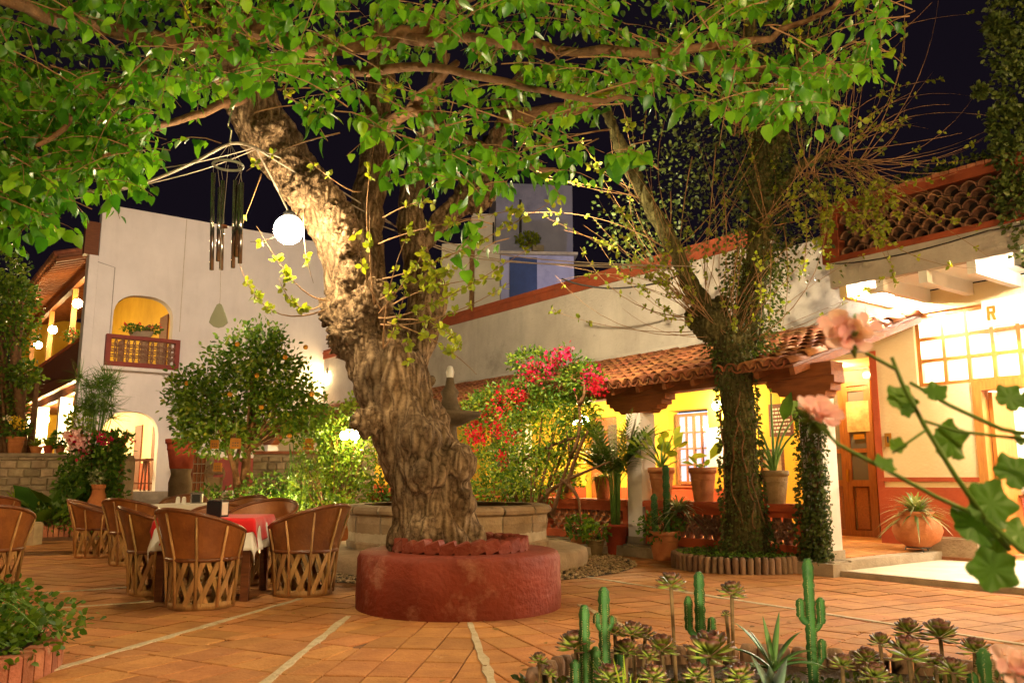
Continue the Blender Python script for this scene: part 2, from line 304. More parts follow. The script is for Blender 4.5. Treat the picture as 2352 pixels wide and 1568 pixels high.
M['greyletter'] = mat('grey_letter', (0.50,0.52,0.62), (0.46,0.48,0.58), 0.5)
M['signwhite'] = mat('sign_white', (0.84,0.83,0.80), (0.8,0.79,0.75), 0.5)
M['picture'] = mat('picture_print', (0.62,0.48,0.22), (0.36,0.25,0.1), 0.6, 9)
M['glass'] = glassmat('window_glass')
M['darkglass'] = glassmat('dark_glass', (0.16,0.14,0.12), 0.85)
M['window_backing'] = emis('glow_backing', (0.46,0.58,1.0), 0.8); M['window_backing'].node_tree.nodes['Principled BSDF'].inputs['Base Color'].default_value = (.06,.07,.09,1)  # self-glowing colour in place of the bluish lit room
GLOBE = (1.0, 0.80, 0.50)
M['globe'] = emis('globe_lamp', (1.0, 0.78, 0.46), 240)
M['globe_y'] = emis('gallery_lamp', (1.0, 0.72, 0.30), 200)
M['globe_p'] = emis('porch_lamp', (1.0, 0.74, 0.34), 640)
M['globe_w'] = emis('terrace_lamp', (1.0, 0.88, 0.68), 1900)
M['globe_c'] = emis('added_post_lamp', (1.0, 0.66, 0.29), 650)
# ---------------------------------------------------------------- leaf templates
def tmpl(pts, faces): return np.array(pts, float), np.array(faces, int)
HEART = tmpl([(0,0,0),(-.30,.02,.05),(-.43,.30,.10),(-.30,.66,.03),(0,1.05,-.12),(.30,.66,.03),(.43,.30,.10),(.30,.02,.05),(0,.34,0),(0,.70,-.02)],
             [(0,8,2),(0,2,1),(8,9,3),(8,3,2),(9,4,3),(9,9,4),(0,7,6),(0,6,8),(8,6,5),(8,5,9),(9,5,4)])
HEART = (HEART[0], np.array([f for f in HEART[1] if len(set(f)) == 3]))
OVAL = tmpl([(0,0,0),(-.22,.3,.05),(-.2,.65,.04),(0,1,-.06),(.2,.65,.04),(.22,.3,.05),(0,.5,-.02)], [(0,6,1),(1,6,2),(2,6,3),(3,6,4),(4,6,5),(5,6,0)])
DIAM = tmpl([(0,0,0),(-.28,.5,.06),(0,1,-.04),(.28,.5,.06)], [(0,2,1),(0,3,2)])
BLADE = tmpl([(-.5,0,0),(.5,0,0),(-.45,.35,.1),(.45,.35,.1),(-.3,.7,.05),(.3,.7,.05),(0,1,-.08)], [(0,1,3),(0,3,2),(2,3,5),(2,5,4),(4,5,6)])
def lobed():
    P = [(0, .40, -.05)]; n = 44
    for k in range(n+1):
        a = -PI/2+.16+(2*PI-.32)*k/n; r = .50*(1-.13*math.cos(5*(a-PI/2)+PI)*1.0)+.014*math.cos(22*a); q = a-PI/2
        P.append((r*math.cos(a)*1.08, .40+r*math.sin(a), .055*math.cos(5*q)+.03*math.cos(10*q)-.06*(abs(math.sin(q/2)))))
    P.append((0, .02, 0)); F = [(0, k, k+1) for k in range(1, n+1)]+[(0, n+1, n+2), (0, n+2, 1)]
    V = np.array(P, float); Vm = V[1:n+2]*.55+V[0]*.45; Vm[:,2] += .035*np.cos(5*np.linspace(0,2*PI,n+1)+.4)
    m = len(V); V2 = np.concatenate([V, Vm]); F2 = []
    for k in range(n):
        F2 += [(0, m+k, m+k+1), (m+k, 1+k, 2+k), (m+k, 2+k, m+k+1)]
    F2 += [(0, m+n, n+2), (m+n, n+1, n+2), (0, n+2, m), (m, n+2, 1)]
    return V2, np.array(F2)
LOBED = lobed()
def unit(a): return a/np.maximum(np.linalg.norm(a, axis=-1, keepdims=True), 1e-9)
def frames(D, Nn):
    D = unit(np.asarray(D, float)); X = np.cross(D, Nn); X = unit(X); Z = np.cross(X, D); return X, D, Z
def scatter(T, P, D, Nn, Sz, wid=1.0, jit=0.0):
    V, F = T; P = np.asarray(P, float); n = len(P); X, Y, Z = frames(D, Nn); Sz = np.broadcast_to(np.asarray(Sz, float), (n,)); wid = np.broadcast_to(np.asarray(wid, float), (n,))
    VV = P[:,None,:]+Sz[:,None,None]*(V[None,:,0,None]*wid[:,None,None]*X[:,None,:]+V[None,:,1,None]*Y[:,None,:]+V[None,:,2,None]*Z[:,None,:])
    FF = F[None]+(np.arange(n)*len(V))[:,None,None]
    return VV.reshape(-1,3), FF.reshape(-1,F.shape[1])
def leafmesh(name, T, P, D, Nn, Sz, wid=1.0, smooth=True):
    V, F = scatter(T, P, D, Nn, Sz, wid); return npmesh(name, V, F, smooth)
def tmesh(name, T, m, smooth=True, thick=0.0):
    me = npmesh(name, T[0], T[1], smooth); me.materials.append(m); return me
def basis(P, D, Nn, s):
    X, Y, Z = frames(np.array([D], float), np.array([Nn], float)); X, Y, Z = X[0]*s, Y[0]*s, Z[0]*s
    return Matrix(((X[0],Y[0],Z[0],P[0]),(X[1],Y[1],Z[1],P[1]),(X[2],Y[2],Z[2],P[2]),(0,0,0,1)))
def rdir(n):
    a = rng.normal(size=(n,3)); return unit(a)
# ================================================================ SETTING: ground and courtyard floor
def struct(o): o['kind'] = 'structure'; return o
struct(MB().b(-120, 120, -60, 160, -0.4, -0.05).obj('ground', M['soil']))
floor = struct(MB().b(-14, 12, -6, 22, -0.045, -0.012).obj('courtyard_floor', M['mortar']))
PC = Vector((-0.45, 7.75))
strips_px = [((690,1375),(150,1530)), ((800,1415),(610,1568)), ((1080,1430),(1130,1568)), ((1330,1388),(1560,1500)), ((1330,1322),(2352,1480))]
strips = []
for a, b in strips_px: strips.append((gnd(*a).xy, gnd(*b).xy))
ang = []
for a, b in strips: ang.append(math.atan2((b-PC).y, (b-PC).x))
def norm_a(x):      # measured clockwise-free from straight behind the planter
    return (x-PI/2) % (2*PI)
sec = sorted(norm_a(x) for x in ang); sec = [0.0]+sec+[2*PI]
def clip(poly, p, nrm):
    out = []
    for i in range(len(poly)):
        a, b = poly[i], poly[(i+1) % len(poly)]
        da, db = (a-p).dot(nrm), (b-p).dot(nrm)
        if da >= 0: out.append(a)
        if da*db < 0: out.append(a+(b-a)*(da/(da-db)))
    return out
tiles = []
TW, TL = 0.25, 0.40
for i in range(len(sec)-1):
    a0, a1 = sec[i], sec[i+1]
    if a1-a0 < 0.02: continue
    mid = {0: R(-22), len(sec)-2: R(28)}.get(i, (a0+a1)/2+PI/2)
    if i not in (0, len(sec)-2):
        mid = (a0+a1)/2+PI/2
    ax = Vector((math.cos(mid), math.sin(mid))); bx = Vector((-ax.y, ax.x))
    n0 = Vector((-math.sin(a0+PI/2), math.cos(a0+PI/2))); n1 = -Vector((-math.sin(a1+PI/2), math.cos(a1+PI/2)))
    for r in range(-32, 33):
        for c in range(-60, 60):
            o = PC+ax*((r+0.5)*TL)+bx*((c+(0.5 if r % 2 and i in (1, 4) else 0))*TW)
            if o.y < 3.2 or o.y > 15.5 or abs(o.x) > o.y*0.66+0.6: continue
            g = 0.0055
            poly = [o+ax*(s*(TL/2-g))+bx*(t*(TW/2-g)) for s, t in ((-1,-1),(1,-1),(1,1),(-1,1))]
            if not (i == 0): poly = clip(poly, PC, n0) if a1-a0 < PI else poly
            if not (i == len(sec)-2) and poly: poly = clip(poly, PC, n1) if a1-a0 < PI else poly
            if i == 0:
                poly = clip(poly, PC, n1) if (o-PC).dot(Vector((-1, 0.0))) > -0.3 or True else poly
            if i == len(sec)-2 and poly: poly = clip(poly, PC, n0)
            if i in (0, len(sec)-2) and poly:
                sgn = -1 if i == 0 else 1
                poly = clip(poly, PC, Vector((sgn, 0)))
            if len(poly) < 3: continue
            ar = 0.5*sum(poly[k].x*poly[(k+1)%len(poly)].y-poly[(k+1)%len(poly)].x*poly[k].y for k in range(len(poly)))
            if abs(ar) < 0.006: continue
            if ar < 0: poly = poly[::-1]
            tiles.append((o.length, poly))
tiles.sort(key=lambda t: t[0])
def tile_geo(mb, poly, c, h):
    n = len(poly); k = 0.006
    low = [(p.x-c.x, p.y-c.y, -0.03) for p in poly]; m_ = [(p.x-c.x, p.y-c.y, h-0.005) for p in poly]
    top = []
    for p in poly:
        d = (c-p); d = d.normalized()*k*1.4 if d.length > 0 else d
        top.append((p.x+d.x-c.x, p.y+d.y-c.y, h))
    mb.add(low+m_+top, [(i, (i+1)%n, (i+1)%n+n, i+n) for i in range(n)]+[(i+n, (i+1)%n+n, (i+1)%n+2*n, i+2*n) for i in range(n)]+[tuple(range(2*n, 3*n))])
far = MB()
for k, (dd, poly) in enumerate(tiles):
    c = sum(poly, Vector((0,0)))/len(poly); h = random.uniform(-0.0025, 0.0025)
    if k < 300:
        mb = MB(); tile_geo(mb, poly, c, h); o = mb.obj('paver', M['paver'], floor); o.location = (c.x, c.y, 0)
        o.rotation_euler = (random.uniform(-.006,.006), random.uniform(-.006,.006), 0)
    else: tile_geo(far, poly, Vector((0,0)), h)
far.obj('paver', M['paver'], floor, kind='stuff')
for a, b in strips+[(gnd(560,1366).xy, gnd(84,1400).xy), (gnd(560,1330).xy, gnd(84,1363).xy)]:     # pale cement strips between the sectors
    a, b = Vector(a), Vector(b); b = b+(b-a).normalized()*(1.2 if b.y < 6 else 0.0); d = (b-a); L_ = d.length; d.normalize(); nn = Vector((-d.y, d.x)); N_ = int(L_/0.16)
    vs = []
    for i in range(N_+1):
        w = 0.032+random.uniform(-0.009, 0.009); p = a+d*(L_*i/N_); j = nn*random.uniform(-.006,.006)
        for q, zz in ((p-nn*w+j, -0.02), (p-nn*(w-.006)+j, 0.0065), (p+nn*(w-.006)+j, 0.0065), (p+nn*w+j, -0.02)): vs.append((q.x, q.y, zz))
    fs = []
    for i in range(N_):
        for k in range(3): fs.append((i*4+k, i*4+4+k, i*4+5+k, i*4+1+k))
    MB().add(vs, fs).obj('cement_strip', M['strip'], floor)

# ================================================================ FRAMES OF THE BUILDINGS
WO = Vector((5.9, 11.92, 0)); WD = Vector((-.6, .8, 0)); WN = Vector((-.8, -.6, 0)); WA = math.atan2(.8, -.6)
FO = Vector((-12.2, 24.0, 0)); FE = Vector((.8, .6, 0)); FI = Vector((-.6, .8, 0)); FA = math.atan2(.6, .8)
def Wp(s, y, z): return WO+WD*s+WN*y+Vector((0,0,z))
def Fp(x, y, z): return FO+FE*x+FI*y+Vector((0,0,z))
def ray(u, v): return (at(u, v, 10)-Vector((0,0,CAMH)))
def hit(u, v, org, nrm):
    c = Vector((0,0,CAMH)); r = ray(u, v); t = (org-c).dot(nrm)/r.dot(nrm); return c+r*t
def hitW(u, v, y=0.0): p = hit(u, v, WO+WN*y, WN); return ((p-WO).dot(WD), p.z)
def hitF(u, v, y=0.0): p = hit(u, v, FO+FI*y, FI); return ((p-FO).dot(FE), p.z)
def hitFx(u, v, x=0.0): p = hit(u, v, FO+FE*x, FE); return ((p-FO).dot(FI), p.z)

def wall_open(mb, x0, x1, z0, z1, y0, y1, ops):
    """wall with openings (x0,x1,z0,z1,rise): rise > 0 arches the head"""
    ops = sorted(ops); x = x0
    for (a, b, c, d, rise) in ops:
        if a > x: mb.b(x, a, y0, y1, z0, z1)
        if c > z0: mb.b(a, b, y0, y1, z0, c)
        if rise <= 0:
            if d < z1: mb.b(a, b, y0, y1, d, z1)
        else:
            N_ = 18; w = (b-a)/2; m_ = (a+b)/2
            def zz(t): q = (t-m_)/w; return d-rise+rise*max(0, 1-abs(q)**2.6)**(1/2.6)
            for i in range(N_):
                u0 = m_-w*math.cos(PI*i/N_); u1 = m_-w*math.cos(PI*(i+1)/N_)
                mb.prism([(u0, zz(u0)), (u1, zz(u1)), (u1, z1), (u0, z1)], y0, y1)
        x = b
    if x < x1: mb.b(x, x1, y0, y1, z0, z1)
    return mb
def arc_piece(r, th, dep, n=7, full=False):
    mb = MB(); vs = []; m_ = n if full else n+1
    for k in range(m_):
        a = (2*PI*k/n) if full else PI*k/n
        for rr, yy in ((r, -dep/2), (r, dep/2), (r-th, dep/2), (r-th, -dep/2)): vs.append((rr*math.cos(a), yy, rr*math.sin(a)))
    fs = []
    for k in range(n):
        for q in range(4): fs.append((k*4+q, ((k+1)%m_)*4+q, ((k+1)%m_)*4+(q+1)%4, k*4+(q+1)%4))
    if not full: fs += [(0,1,2,3), ((m_-1)*4+3, (m_-1)*4+2, (m_-1)*4+1, (m_-1)*4)]
    return mb.add(vs, fs)
def window_part(par, s0, s1, z0, z1, y, cols, rows, m, name='window', leafs=1, bar=0.04, dep=0.06, pane=M['glass']):
    mb = MB(); fr = 0.055
    mb.b(s0, s1, y-dep, y, z0, z0+fr); mb.b(s0, s1, y-dep, y, z1-fr, z1); mb.b(s0, s0+fr, y-dep, y, z0+fr, z1-fr); mb.b(s1-fr, s1, y-dep, y, z0+fr, z1-fr)
    o = mb.obj(name, m, par); W_, H_ = (s1-s0-2*fr)/cols, (z1-z0-2*fr)/rows
    for i in range(1, cols):
        x = s0+fr+W_*i; w = bar*(1.6 if leafs == 2 and i == cols//2 else 1)
        MB().b(x-w/2, x+w/2, y-dep*.85, y-.006, z0+fr, z1-fr).obj('mullion', m, o)
    for j in range(1, rows):
        z = z0+fr+H_*j; MB().b(s0+fr, s1-fr, y-dep*.8, y-.009, z-bar/2, z+bar/2).obj('glazing_bar', m, o)
    pm = None
    for i in range(cols):
        for j in range(rows):
            if pm is None: pm = MB().box((0,0,0), (W_-.002, 0.006, H_-.002)).mesh('pane'); pm.materials.append(pane)
            q = link('pane', pm, None, o); q.location = (s0+fr+W_*(i+.5), y-dep*.5, z0+fr+H_*(j+.5))
    return o

# ================================================================ LONG WALL WITH THE TILED PORCH
pb = thing('porch_building', 'long plastered building with red coping and tiled porch along the courtyard', 'building', WO, WA)
PF = 0.17
sw0, _ = hitW(1622, 1000); sw1, _ = hitW(1541, 1000)
win = (sw0, sw1, 1.0, 2.3)
ops = [(sw0-.06, sw1+.06, 0.97, 2.36, 0), (6.3, 7.25, PF, 2.35, 0), (10.0, 10.9, PF, 2.35, 0), (13.2, 14.2, 1.0, 2.3, 0)]
wall_open(MB(), 2.42, 20.6, 0, 3.0, -.3, 0, ops).obj('wall', M['yellow'], pb, label='yellow porch wall behind the columns')
MB().b(2.42, 20.6, -.32, .01, 3.0, 5.12).obj('wall', M['grey'], pb, label='weathered grey plaster wall above the porch roof')
MB().b(.8, 2.42, -.32, .01, 3.0, 4.93).obj('wall', M['grey'], pb, label='weathered grey plaster wall above the porch roof')
MB().b(2.66, 20.6, -.36, .05, 5.12, 5.42).obj('coping', M['coping'], pb)
MB().b(2.66, 20.6, -.38, .075, 5.30, 5.345).obj('coping_lip', M['coping'], pb)
x = 2.425
wn = MB()
for a, b in ((2.425, 6.295), (7.255, 9.995), (10.905, 20.55)): wn.b(a, b, 0.001, .014, PF, 0.93)
wn.obj('wainscot', M['red'], pb)
# doorway recess at the end of the porch
rc = MB(); rc.b(1.36, 2.42, -1.2, -1.02, PF, 3.0); rc.obj('wall', M['cream'], pb, label='wall round the recessed door')
MB().add([(.8,0,0),(1.34,-1.03,0),(.6,-1.03,0),(.8,0,3.0),(1.34,-1.03,3.0),(.6,-1.03,3.0)], [(0,1,4,3),(1,2,5,4),(2,0,3,5),(3,4,5),(2,1,0)]).obj('door_jamb', M['yellow'], pb)
MB().b(2.42, 2.62, -1.02, -.3, PF, 3.0).obj('wall', M['yellow'], pb)
MB().b(.8, 2.42, -1.2, 0.0, 2.92, 3.0).obj('ceiling', M['cream'], pb)
d0, d1 = 1.37, 2.40; dz1 = 2.62; dy = -.98
dr = MB(); dr.b(d0, d1, dy-.03, dy+.04, dz1, dz1+.07); dr.b(d0, d0+.05, dy-.03, dy+.04, PF, dz1); dr.b(d1-.05, d1, dy-.03, dy+.04, PF, dz1); dr.b(d0, d1, dy-.03, dy+.04, 3.0-.12, 3.0-.06)
dr = dr.obj('door', M['dwood'], pb)
MB().b(d0, d1, dy-.02, dy+.01, dz1+.07, 2.88).obj('transom_glass', M['darkglass'], dr)
for a, b in ((d0+.05, 1.88), (1.885, d1-.05)):
    lf = MB(); y0, y1 = dy-.02, dy+.025
    lf.b(a, a+.085, y0, y1, PF+.01, dz1); lf.b(b-.085, b, y0, y1, PF+.01, dz1)
    for z in (PF+.01, .98, 1.52, 2.05, dz1-.09): lf.b(a+.085, b-.085, y0, y1, z, z+(.1 if z < 1 else .07))
    lf.obj('door_leaf', M['dwood'], dr)
    for z0, z1 in ((1.08, 1.52), (1.59, 2.05), (2.12, dz1-.09)): MB().b(a+.085, b-.085, y0+.012, y0+.02, z0, z1).obj('pane', M['darkglass'], dr)
    MB().bev(((a+b)/2, (PF+1.05)/2+.02, dy-.004), (b-a-.2, .72, .02), .03).obj('panel', M['dwood'], dr).matrix_basis = Matrix(((1,0,0,0),(0,0,1,0),(0,1,0,0),(0,0,0,1)))
MB().b(1.42, 1.82, dy+.027, dy+.034, 1.86, 2.36).obj('notice', M['picture'], dr, label='framed notice on the right leaf')
MB().b(1.53, 1.72, dy+.027, dy+.033, 1.74, 1.82).obj('notice', M['gold'], dr, label='small brass strip under the notice')
MB().b(1.845, 1.88, dy+.03, dy+.06, 1.05, 1.25).obj('handle', M['gold'], dr)
# porch floor
MB().b(-.32, 20.6, -1.2, 3.0, -.02, PF-.012).obj('porch_slab', M['concrete'], pb)
MB().b(-.36, 20.6, 2.72, 3.1, -.03, PF-.03).obj('kerb', M['concrete'], pb)
MB().b(-.36, -.16, -.05, 2.72, -.03, PF-.006).obj('kerb', M['concrete'], pb)
ft = MB(); 
for i in range(24):
    for j in range(14): ft.bev((-.02+i*.3, 2.55-j*.26, PF-.012+.008), (.29, .25, .024), .004)
ft.obj('porch_tile', M['paver'], pb, kind='stuff')
ledge = MB().b(3.3, 5.9, 3.12, 3.55, -.02, .12).obj('ledge', M['concrete'], pb)
# columns, brackets, beam
colm = MB(); colm.b(-.15,.15,-.15,.15,0,1.9); cmesh = colm.mesh('column'); cmesh.materials.append(M['white'])
fm = MB(); fm.b(-.17,.17,-.17,.17,0,.1); fmesh = fm.mesh('column_base'); fmesh.materials.append(M['concrete'])
br = MB(); br.prism([(-.62,.30),(-.62,.20),(-.55,.20),(-.55,.13),(-.47,.12),(-.44,.06),(-.34,.05),(-.30,0),(.30,0),(.34,.05),(.44,.06),(.47,.12),(.55,.13),(.55,.20),(.62,.20),(.62,.30)], -.11, .11); bmesh_ = br.mesh('bracket'); bmesh_.materials.append(M['beam'])
b0 = MB(); b0.prism([(-.34,.30),(-.34,.20),(-.29,.19),(-.28,.10),(-.22,.09),(-.2,.02),(-.16,0),(.30,0),(.34,.05),(.44,.06),(.47,.12),(.55,.13),(.55,.20),(.62,.20),(.62,.30)], -.11, .11); b0m = b0.mesh('bracket'); b0m.materials.append(M['beam'])
for k in range(7):
    o = link('column', cmesh, None, pb); o.location = (3.0*k, 2.7, PF)
    o = link('column_base', fmesh, None, pb); o.location = (3.0*k, 2.7, PF-.008)
    o = link('bracket', bmesh_ if k else b0m, None, pb); o.location = (3.0*k, 2.7, PF+1.9); o.scale = (1, 1, .88)
MB().b(-.32, 20.6, 2.57, 2.83, PF+2.165, PF+2.33).obj('beam', M['beam'], pb)
raf = MB()
for i in range(40):
    s = .0+i*.52
    a, b = Vector((s, 3.15, 2.415)), Vector((s, -.0, 3.405)); d = (b-a); L_ = d.length; rot = Matrix.Rotation(math.atan2(d.z, d.y)+0, 3, 'X')
    raf.box((a+b)/2-Vector((0,0,.035)), (.07, L_, .09), Matrix.Rotation(math.atan2(d.z, d.y)-PI, 3, 'X'))
raf.obj('rafter', M['beam'], pb, kind='stuff')
EA, RB = Vector((0, 3.22, 2.44)), Vector((0, 0.02, 3.45)); SL = (RB-EA); SLn = SL.length; SLd = SL.normalized()
rt = Matrix.Rotation(math.atan2(SLd.z, SLd.y)-PI, 3, 'X')
roof = MB().box(Vector((10.28, (EA.y+RB.y)/2, (EA.z+RB.z)/2-.005)), (20.7, SLn, .035), rt).obj('roof', M['wood'], pb)
# barrel tiles
def barrel(r0, r1, L_, up=1, n=6, th=.014):
    mb = MB(); vs = []
    for y, r in ((0, r0), (L_, r1)):
        for rr in (r, r-th):
            for k in range(n+1): a = PI*k/n; vs.append((rr*math.cos(a), y, up*rr*math.sin(a)))
    m_ = n+1; fs = []
    for k in range(n):
        fs += [(k, k+1, 2*m_+k+1, 2*m_+k), (m_+k+1, m_+k, 3*m_+k, 3*m_+k+1), (k+1, k, m_+k, m_+k+1), (2*m_+k, 2*m_+k+1, 3*m_+k+1, 3*m_+k)]
    fs += [(0, 2*m_, 3*m_, m_), (n, m_+n, 3*m_+n, 2*m_+n)]
    return mb.add(vs, fs)
bt = barrel(.098, .078, .44); btm = bt.mesh('roof_tile', True); btm.materials.append(M['tile'])
ty = SLd; tz = Vector((1,0,0)).cross(ty)*1.0
if tz.z < 0: tz = -tz
cells = []
ROWS = 9; CP_ = .205
for r in range(ROWS):
    for c in range(100): cells.append((c, r))
def tile_mat(c, r):
    p = Vector((.02+c*CP_+random.uniform(-.012,.012), 0, 0))+EA+SLd*(-.03+r*(SLn-.08)/ROWS)+tz*(.022+random.uniform(0,.012))
    yd = (ty+tz*(-.035)+Vector((random.uniform(-.05,.05),0,random.uniform(-.03,.03)))).normalized(); xd = yd.cross(tz).normalized(); zd = xd.cross(yd)
    return Matrix(((xd.x,yd.x,zd.x,p.x),(xd.y,yd.y,zd.y,p.y),(xd.z,yd.z,zd.z,p.z),(0,0,0,1)))
cells.sort(key=lambda c: c[0]*CP_+c[1]*.12)
rest = MB()
for k, (c, r) in enumerate(cells):
    m4 = tile_mat(c, r)
    if k < 290: link('roof_tile', btm, None, roof, m4)
    else: rest.add([m4 @ Vector(v) for v in bt.v], bt.f)
rest.obj('roof_tile', M['tile'], roof, kind='stuff')
chn = MB(); cb = barrel(.098, .085, SLn+.02, -1, 5)
for c in range(100):
    p = Vector((.02+(c+.5)*CP_, 0, 0))+EA+SLd*(-.02)+tz*.075; xd = ty.cross(tz)
    m4 = Matrix(((xd.x,ty.x,tz.x,p.x),(xd.y,ty.y,tz.y,p.y),(xd.z,ty.z,tz.z,p.z),(0,0,0,1))); chn.add([m4 @ Vector(v) for v in cb.v], cb.f)
chn.obj('channel_tile', M['tile'], roof, kind='stuff')
MB().b(2.42, 20.5, 0.012, .09, 3.46, 3.58).obj('flashing', M['grey'], pb)
# porch windows and doors
wo = window_part(pb, win[0], win[1], win[2], win[3], -.14, 4, 4, M['dwood'], leafs=2, bar=.03)
MB().b(win[0]-.05, win[1]+.05, -.29, -.25, win[2], win[3]+.03).obj('window_backing', M['window_backing'], wo)  # glowing sheet stands in for the lit room behind the panes
MB().b(win[0]-.1, win[1]+.1, .0, .05, win[2]-.06, win[2]-.02).obj('sill', M['red'], wo)
for (a, b) in ((6.3, 7.25), (10.0, 10.9)):
    d = MB(); d.b(a, b, -.22, -.15, PF, 2.35); d = d.obj('door', M['dwood'], pb)
    for k in range(2):
        x0 = a+(b-a)*(k*.5)+.06; x1 = a+(b-a)*(k*.5+.5)-.06
        MB().b(x0, x1, -.15, -.143, 1.35, 2.2).obj('pane', M['darkglass'], d)
        MB().b(x0, x1, -.15, -.13, .35, 1.15).obj('panel', M['dwood'], d)
w2 = window_part(pb, 13.2, 14.2, 1.0, 2.3, -.14, 4, 3, M['dwood'])
MB().b(13.1, 14.3, -.34, -.31, .95, 2.35).obj('window_backing', M['dark'], w2)  # dark sheet stands in for the unlit room behind the panes
# wooden board with carved text, and picture on the porch wall
s0, z1 = hitW(1822, 925); s1, z0 = hitW(1772, 1003)
bd = MB().b(s0, s1, .016, .045, z0, z1).obj('carved_board', M['wood']); bd.parent = None
bd.matrix_world = Matrix.Translation(WO) @ Matrix.Rotation(WA, 4, 'Z'); tag(bd, 'dark wooden board with rows of pale carved text on the yellow porch wall', 'sign')
tx = MB(); random.seed(3)
for r in range(7):
    z = z1-.07-r*(z1-z0-.1)/7; x = s0+.05
    while x < s1-.06:
        w = random.uniform(.025, .06); tx.b(x, min(x+w, s1-.04), .0455, .049, z-.03, z); x += w+.018
tx.obj('text', M['paper'], bd)
s0, z1 = hitW(1802, 1030); s1, z0 = hitW(1752, 1092)
pc = MB(); pc.b(s0, s1, .016, .05, z1-.04, z1); pc.b(s0, s1, .016, .05, z0, z0+.04); pc.b(s0, s0+.04, .016, .05, z0+.04, z1-.04); pc.b(s1-.04, s1, .016, .05, z0+.04, z1-.04)
pc = pc.obj('picture_frame', M['wood']); pc.matrix_world = bd.matrix_world.copy(); tag(pc, 'framed yellowish print low on the porch wall behind the tall potted plant', 'picture')
MB().b(s0+.04, s1-.04, .016, .03, z0+.04, z1-.04).obj('print', M['picture'], pc)
s0, z1 = hitW(1668, 980, .02); s1, z0 = hitW(1626, 1072, .02)
nb = MB().b(s0, s1, .016, .03, z0, z1).obj('notice_board', M['signwhite']); nb.matrix_world = bd.matrix_world.copy(); tag(nb, 'white paper notice on the porch wall right of the window', 'notice')

# balustrades between the porch columns
rng_s = random.Random(5)
arcm = arc_piece(.088, .016, .11, 7).mesh('lattice_tile'); arcm.materials.append(M['scale'])
rngm = arc_piece(.115, .016, .11, 10, True).mesh('lattice_ring'); rngm.materials.append(M['scale'])
def balustrade(s0, s1, kind, label, arcs=True):
    b = thing('balustrade', label, 'balustrade', Wp(s0, 2.7, 0), WA, 'balustrades between the porch columns'); L_ = s1-s0
    MB().bev((L_/2, 0, .745), (L_, .34, .09), .02).obj('cap_rail', M['red'], b)
    MB().b(0, L_, -.11, .11, .62, .70).obj('top_beam', M['red'], b)
    MB().b(0, L_, -.12, .12, PF, .29).obj('base_beam', M['red'], b)
    MB().b(0, .13, -.115, .115, .29, .62).obj('end_post', M['red'], b); MB().b(L_-.13, L_, -.115, .115, .29, .62).obj('end_post', M['red'], b)
    if not arcs: MB().b(.13, L_-.13, -.05, .05, .29, .62).obj('infill', M['scale'], b); return b
    if kind == 'scale':
        nr, px, pz = 4, .176, .083
        for r in range(nr):
            x = .13+.088+(px/2 if r % 2 else 0)
            while x < L_-.13-.08:
                o = link('lattice_tile', arcm, None, b); o.location = (x, 0, .29+r*pz); x += px
    else:
        nr, px, pz = 3, .16, .115
        for r in range(nr):
            x = .13+.11+(px/2 if r % 2 else 0)
            while x < L_-.13-.1:
                o = link('lattice_ring', rngm, None, b); o.location = (x, (r % 2)*.004, .29+.05+r*pz); x += px
    return b
balustrade(.17, 2.83, 'ring', 'red balustrade with ring lattice behind the ivy covered tree')
balustrade(3.17, 5.83, 'scale', 'red balustrade with scale lattice behind the red potted palm')
balustrade(6.17, 8.83, 'scale', 'red balustrade behind the bougainvillea trunk', True)
balustrade(9.17, 11.83, 'ring', 'red balustrade behind the leaning mulberry trunk', False)
# ================================================================ RESTAURANT BUILDING ON THE SAME WALL LINE
rb = thing('restaurant_building', 'yellow and red restaurant front with bright overhang and wooden window grid', 'building', WO, WA)
ws0, wz0 = hitW(2108, 893); wz0 = 2.40; wz1 = 3.46
ds0, _ = hitW(2243, 1000)
T0 = 0.06
wl = MB(); wl.b(ws0, .798, -.3, 0, 0, 3.76); wl.b(ds0, ws0, -.3, 0, 0, wz0); wl.b(-6, ws0, -.3, 0, wz1, 3.76); wl.b(-6, ds0-1.3, -.3, 0, 0, wz0); wl.b(-6, ws0-3.4, -.3, 0, wz0, wz1)
wl.obj('wall', M['cream'], rb)
wn = MB(); wn.b(ds0, .8, .002, .018, .12, .98); wn.b(-6, ds0-1.3, .002, .018, .12, .98); wn.obj('wainscot', M['red'], rb)
MB().b(ds0, .72, .002, .024, 1.06, 1.12).obj('dado_line', M['red'], rb)
MB().b(.70, .80, .002, .02, .98, 3.0).obj('corner_stripe', M['red'], rb)
MB().b(ds0, .8, .018, .06, .0, .12).obj('plinth', M['concrete'], rb)
window_part(rb, ws0-3.4, ws0, wz0, wz1, -.06, 10, 3, M['owood'], 'window_grid', bar=.05, dep=.08)
df = MB(); df.b(ds0-.12, ds0, -.2, .03, T0, wz0); df.b(ds0-1.3, ds0-1.18, -.2, .03, T0, wz0); df.b(ds0-1.18, ds0-.12, -.2, .03, wz0-.12, wz0); df = df.obj('door_frame', M['owood'], rb)
dl = MB().box((ds0-.16, -.45, 1.18), (.05, .62, 2.16)).obj('door_leaf', M['owood'], rb, label='open door leaf seen edge on')
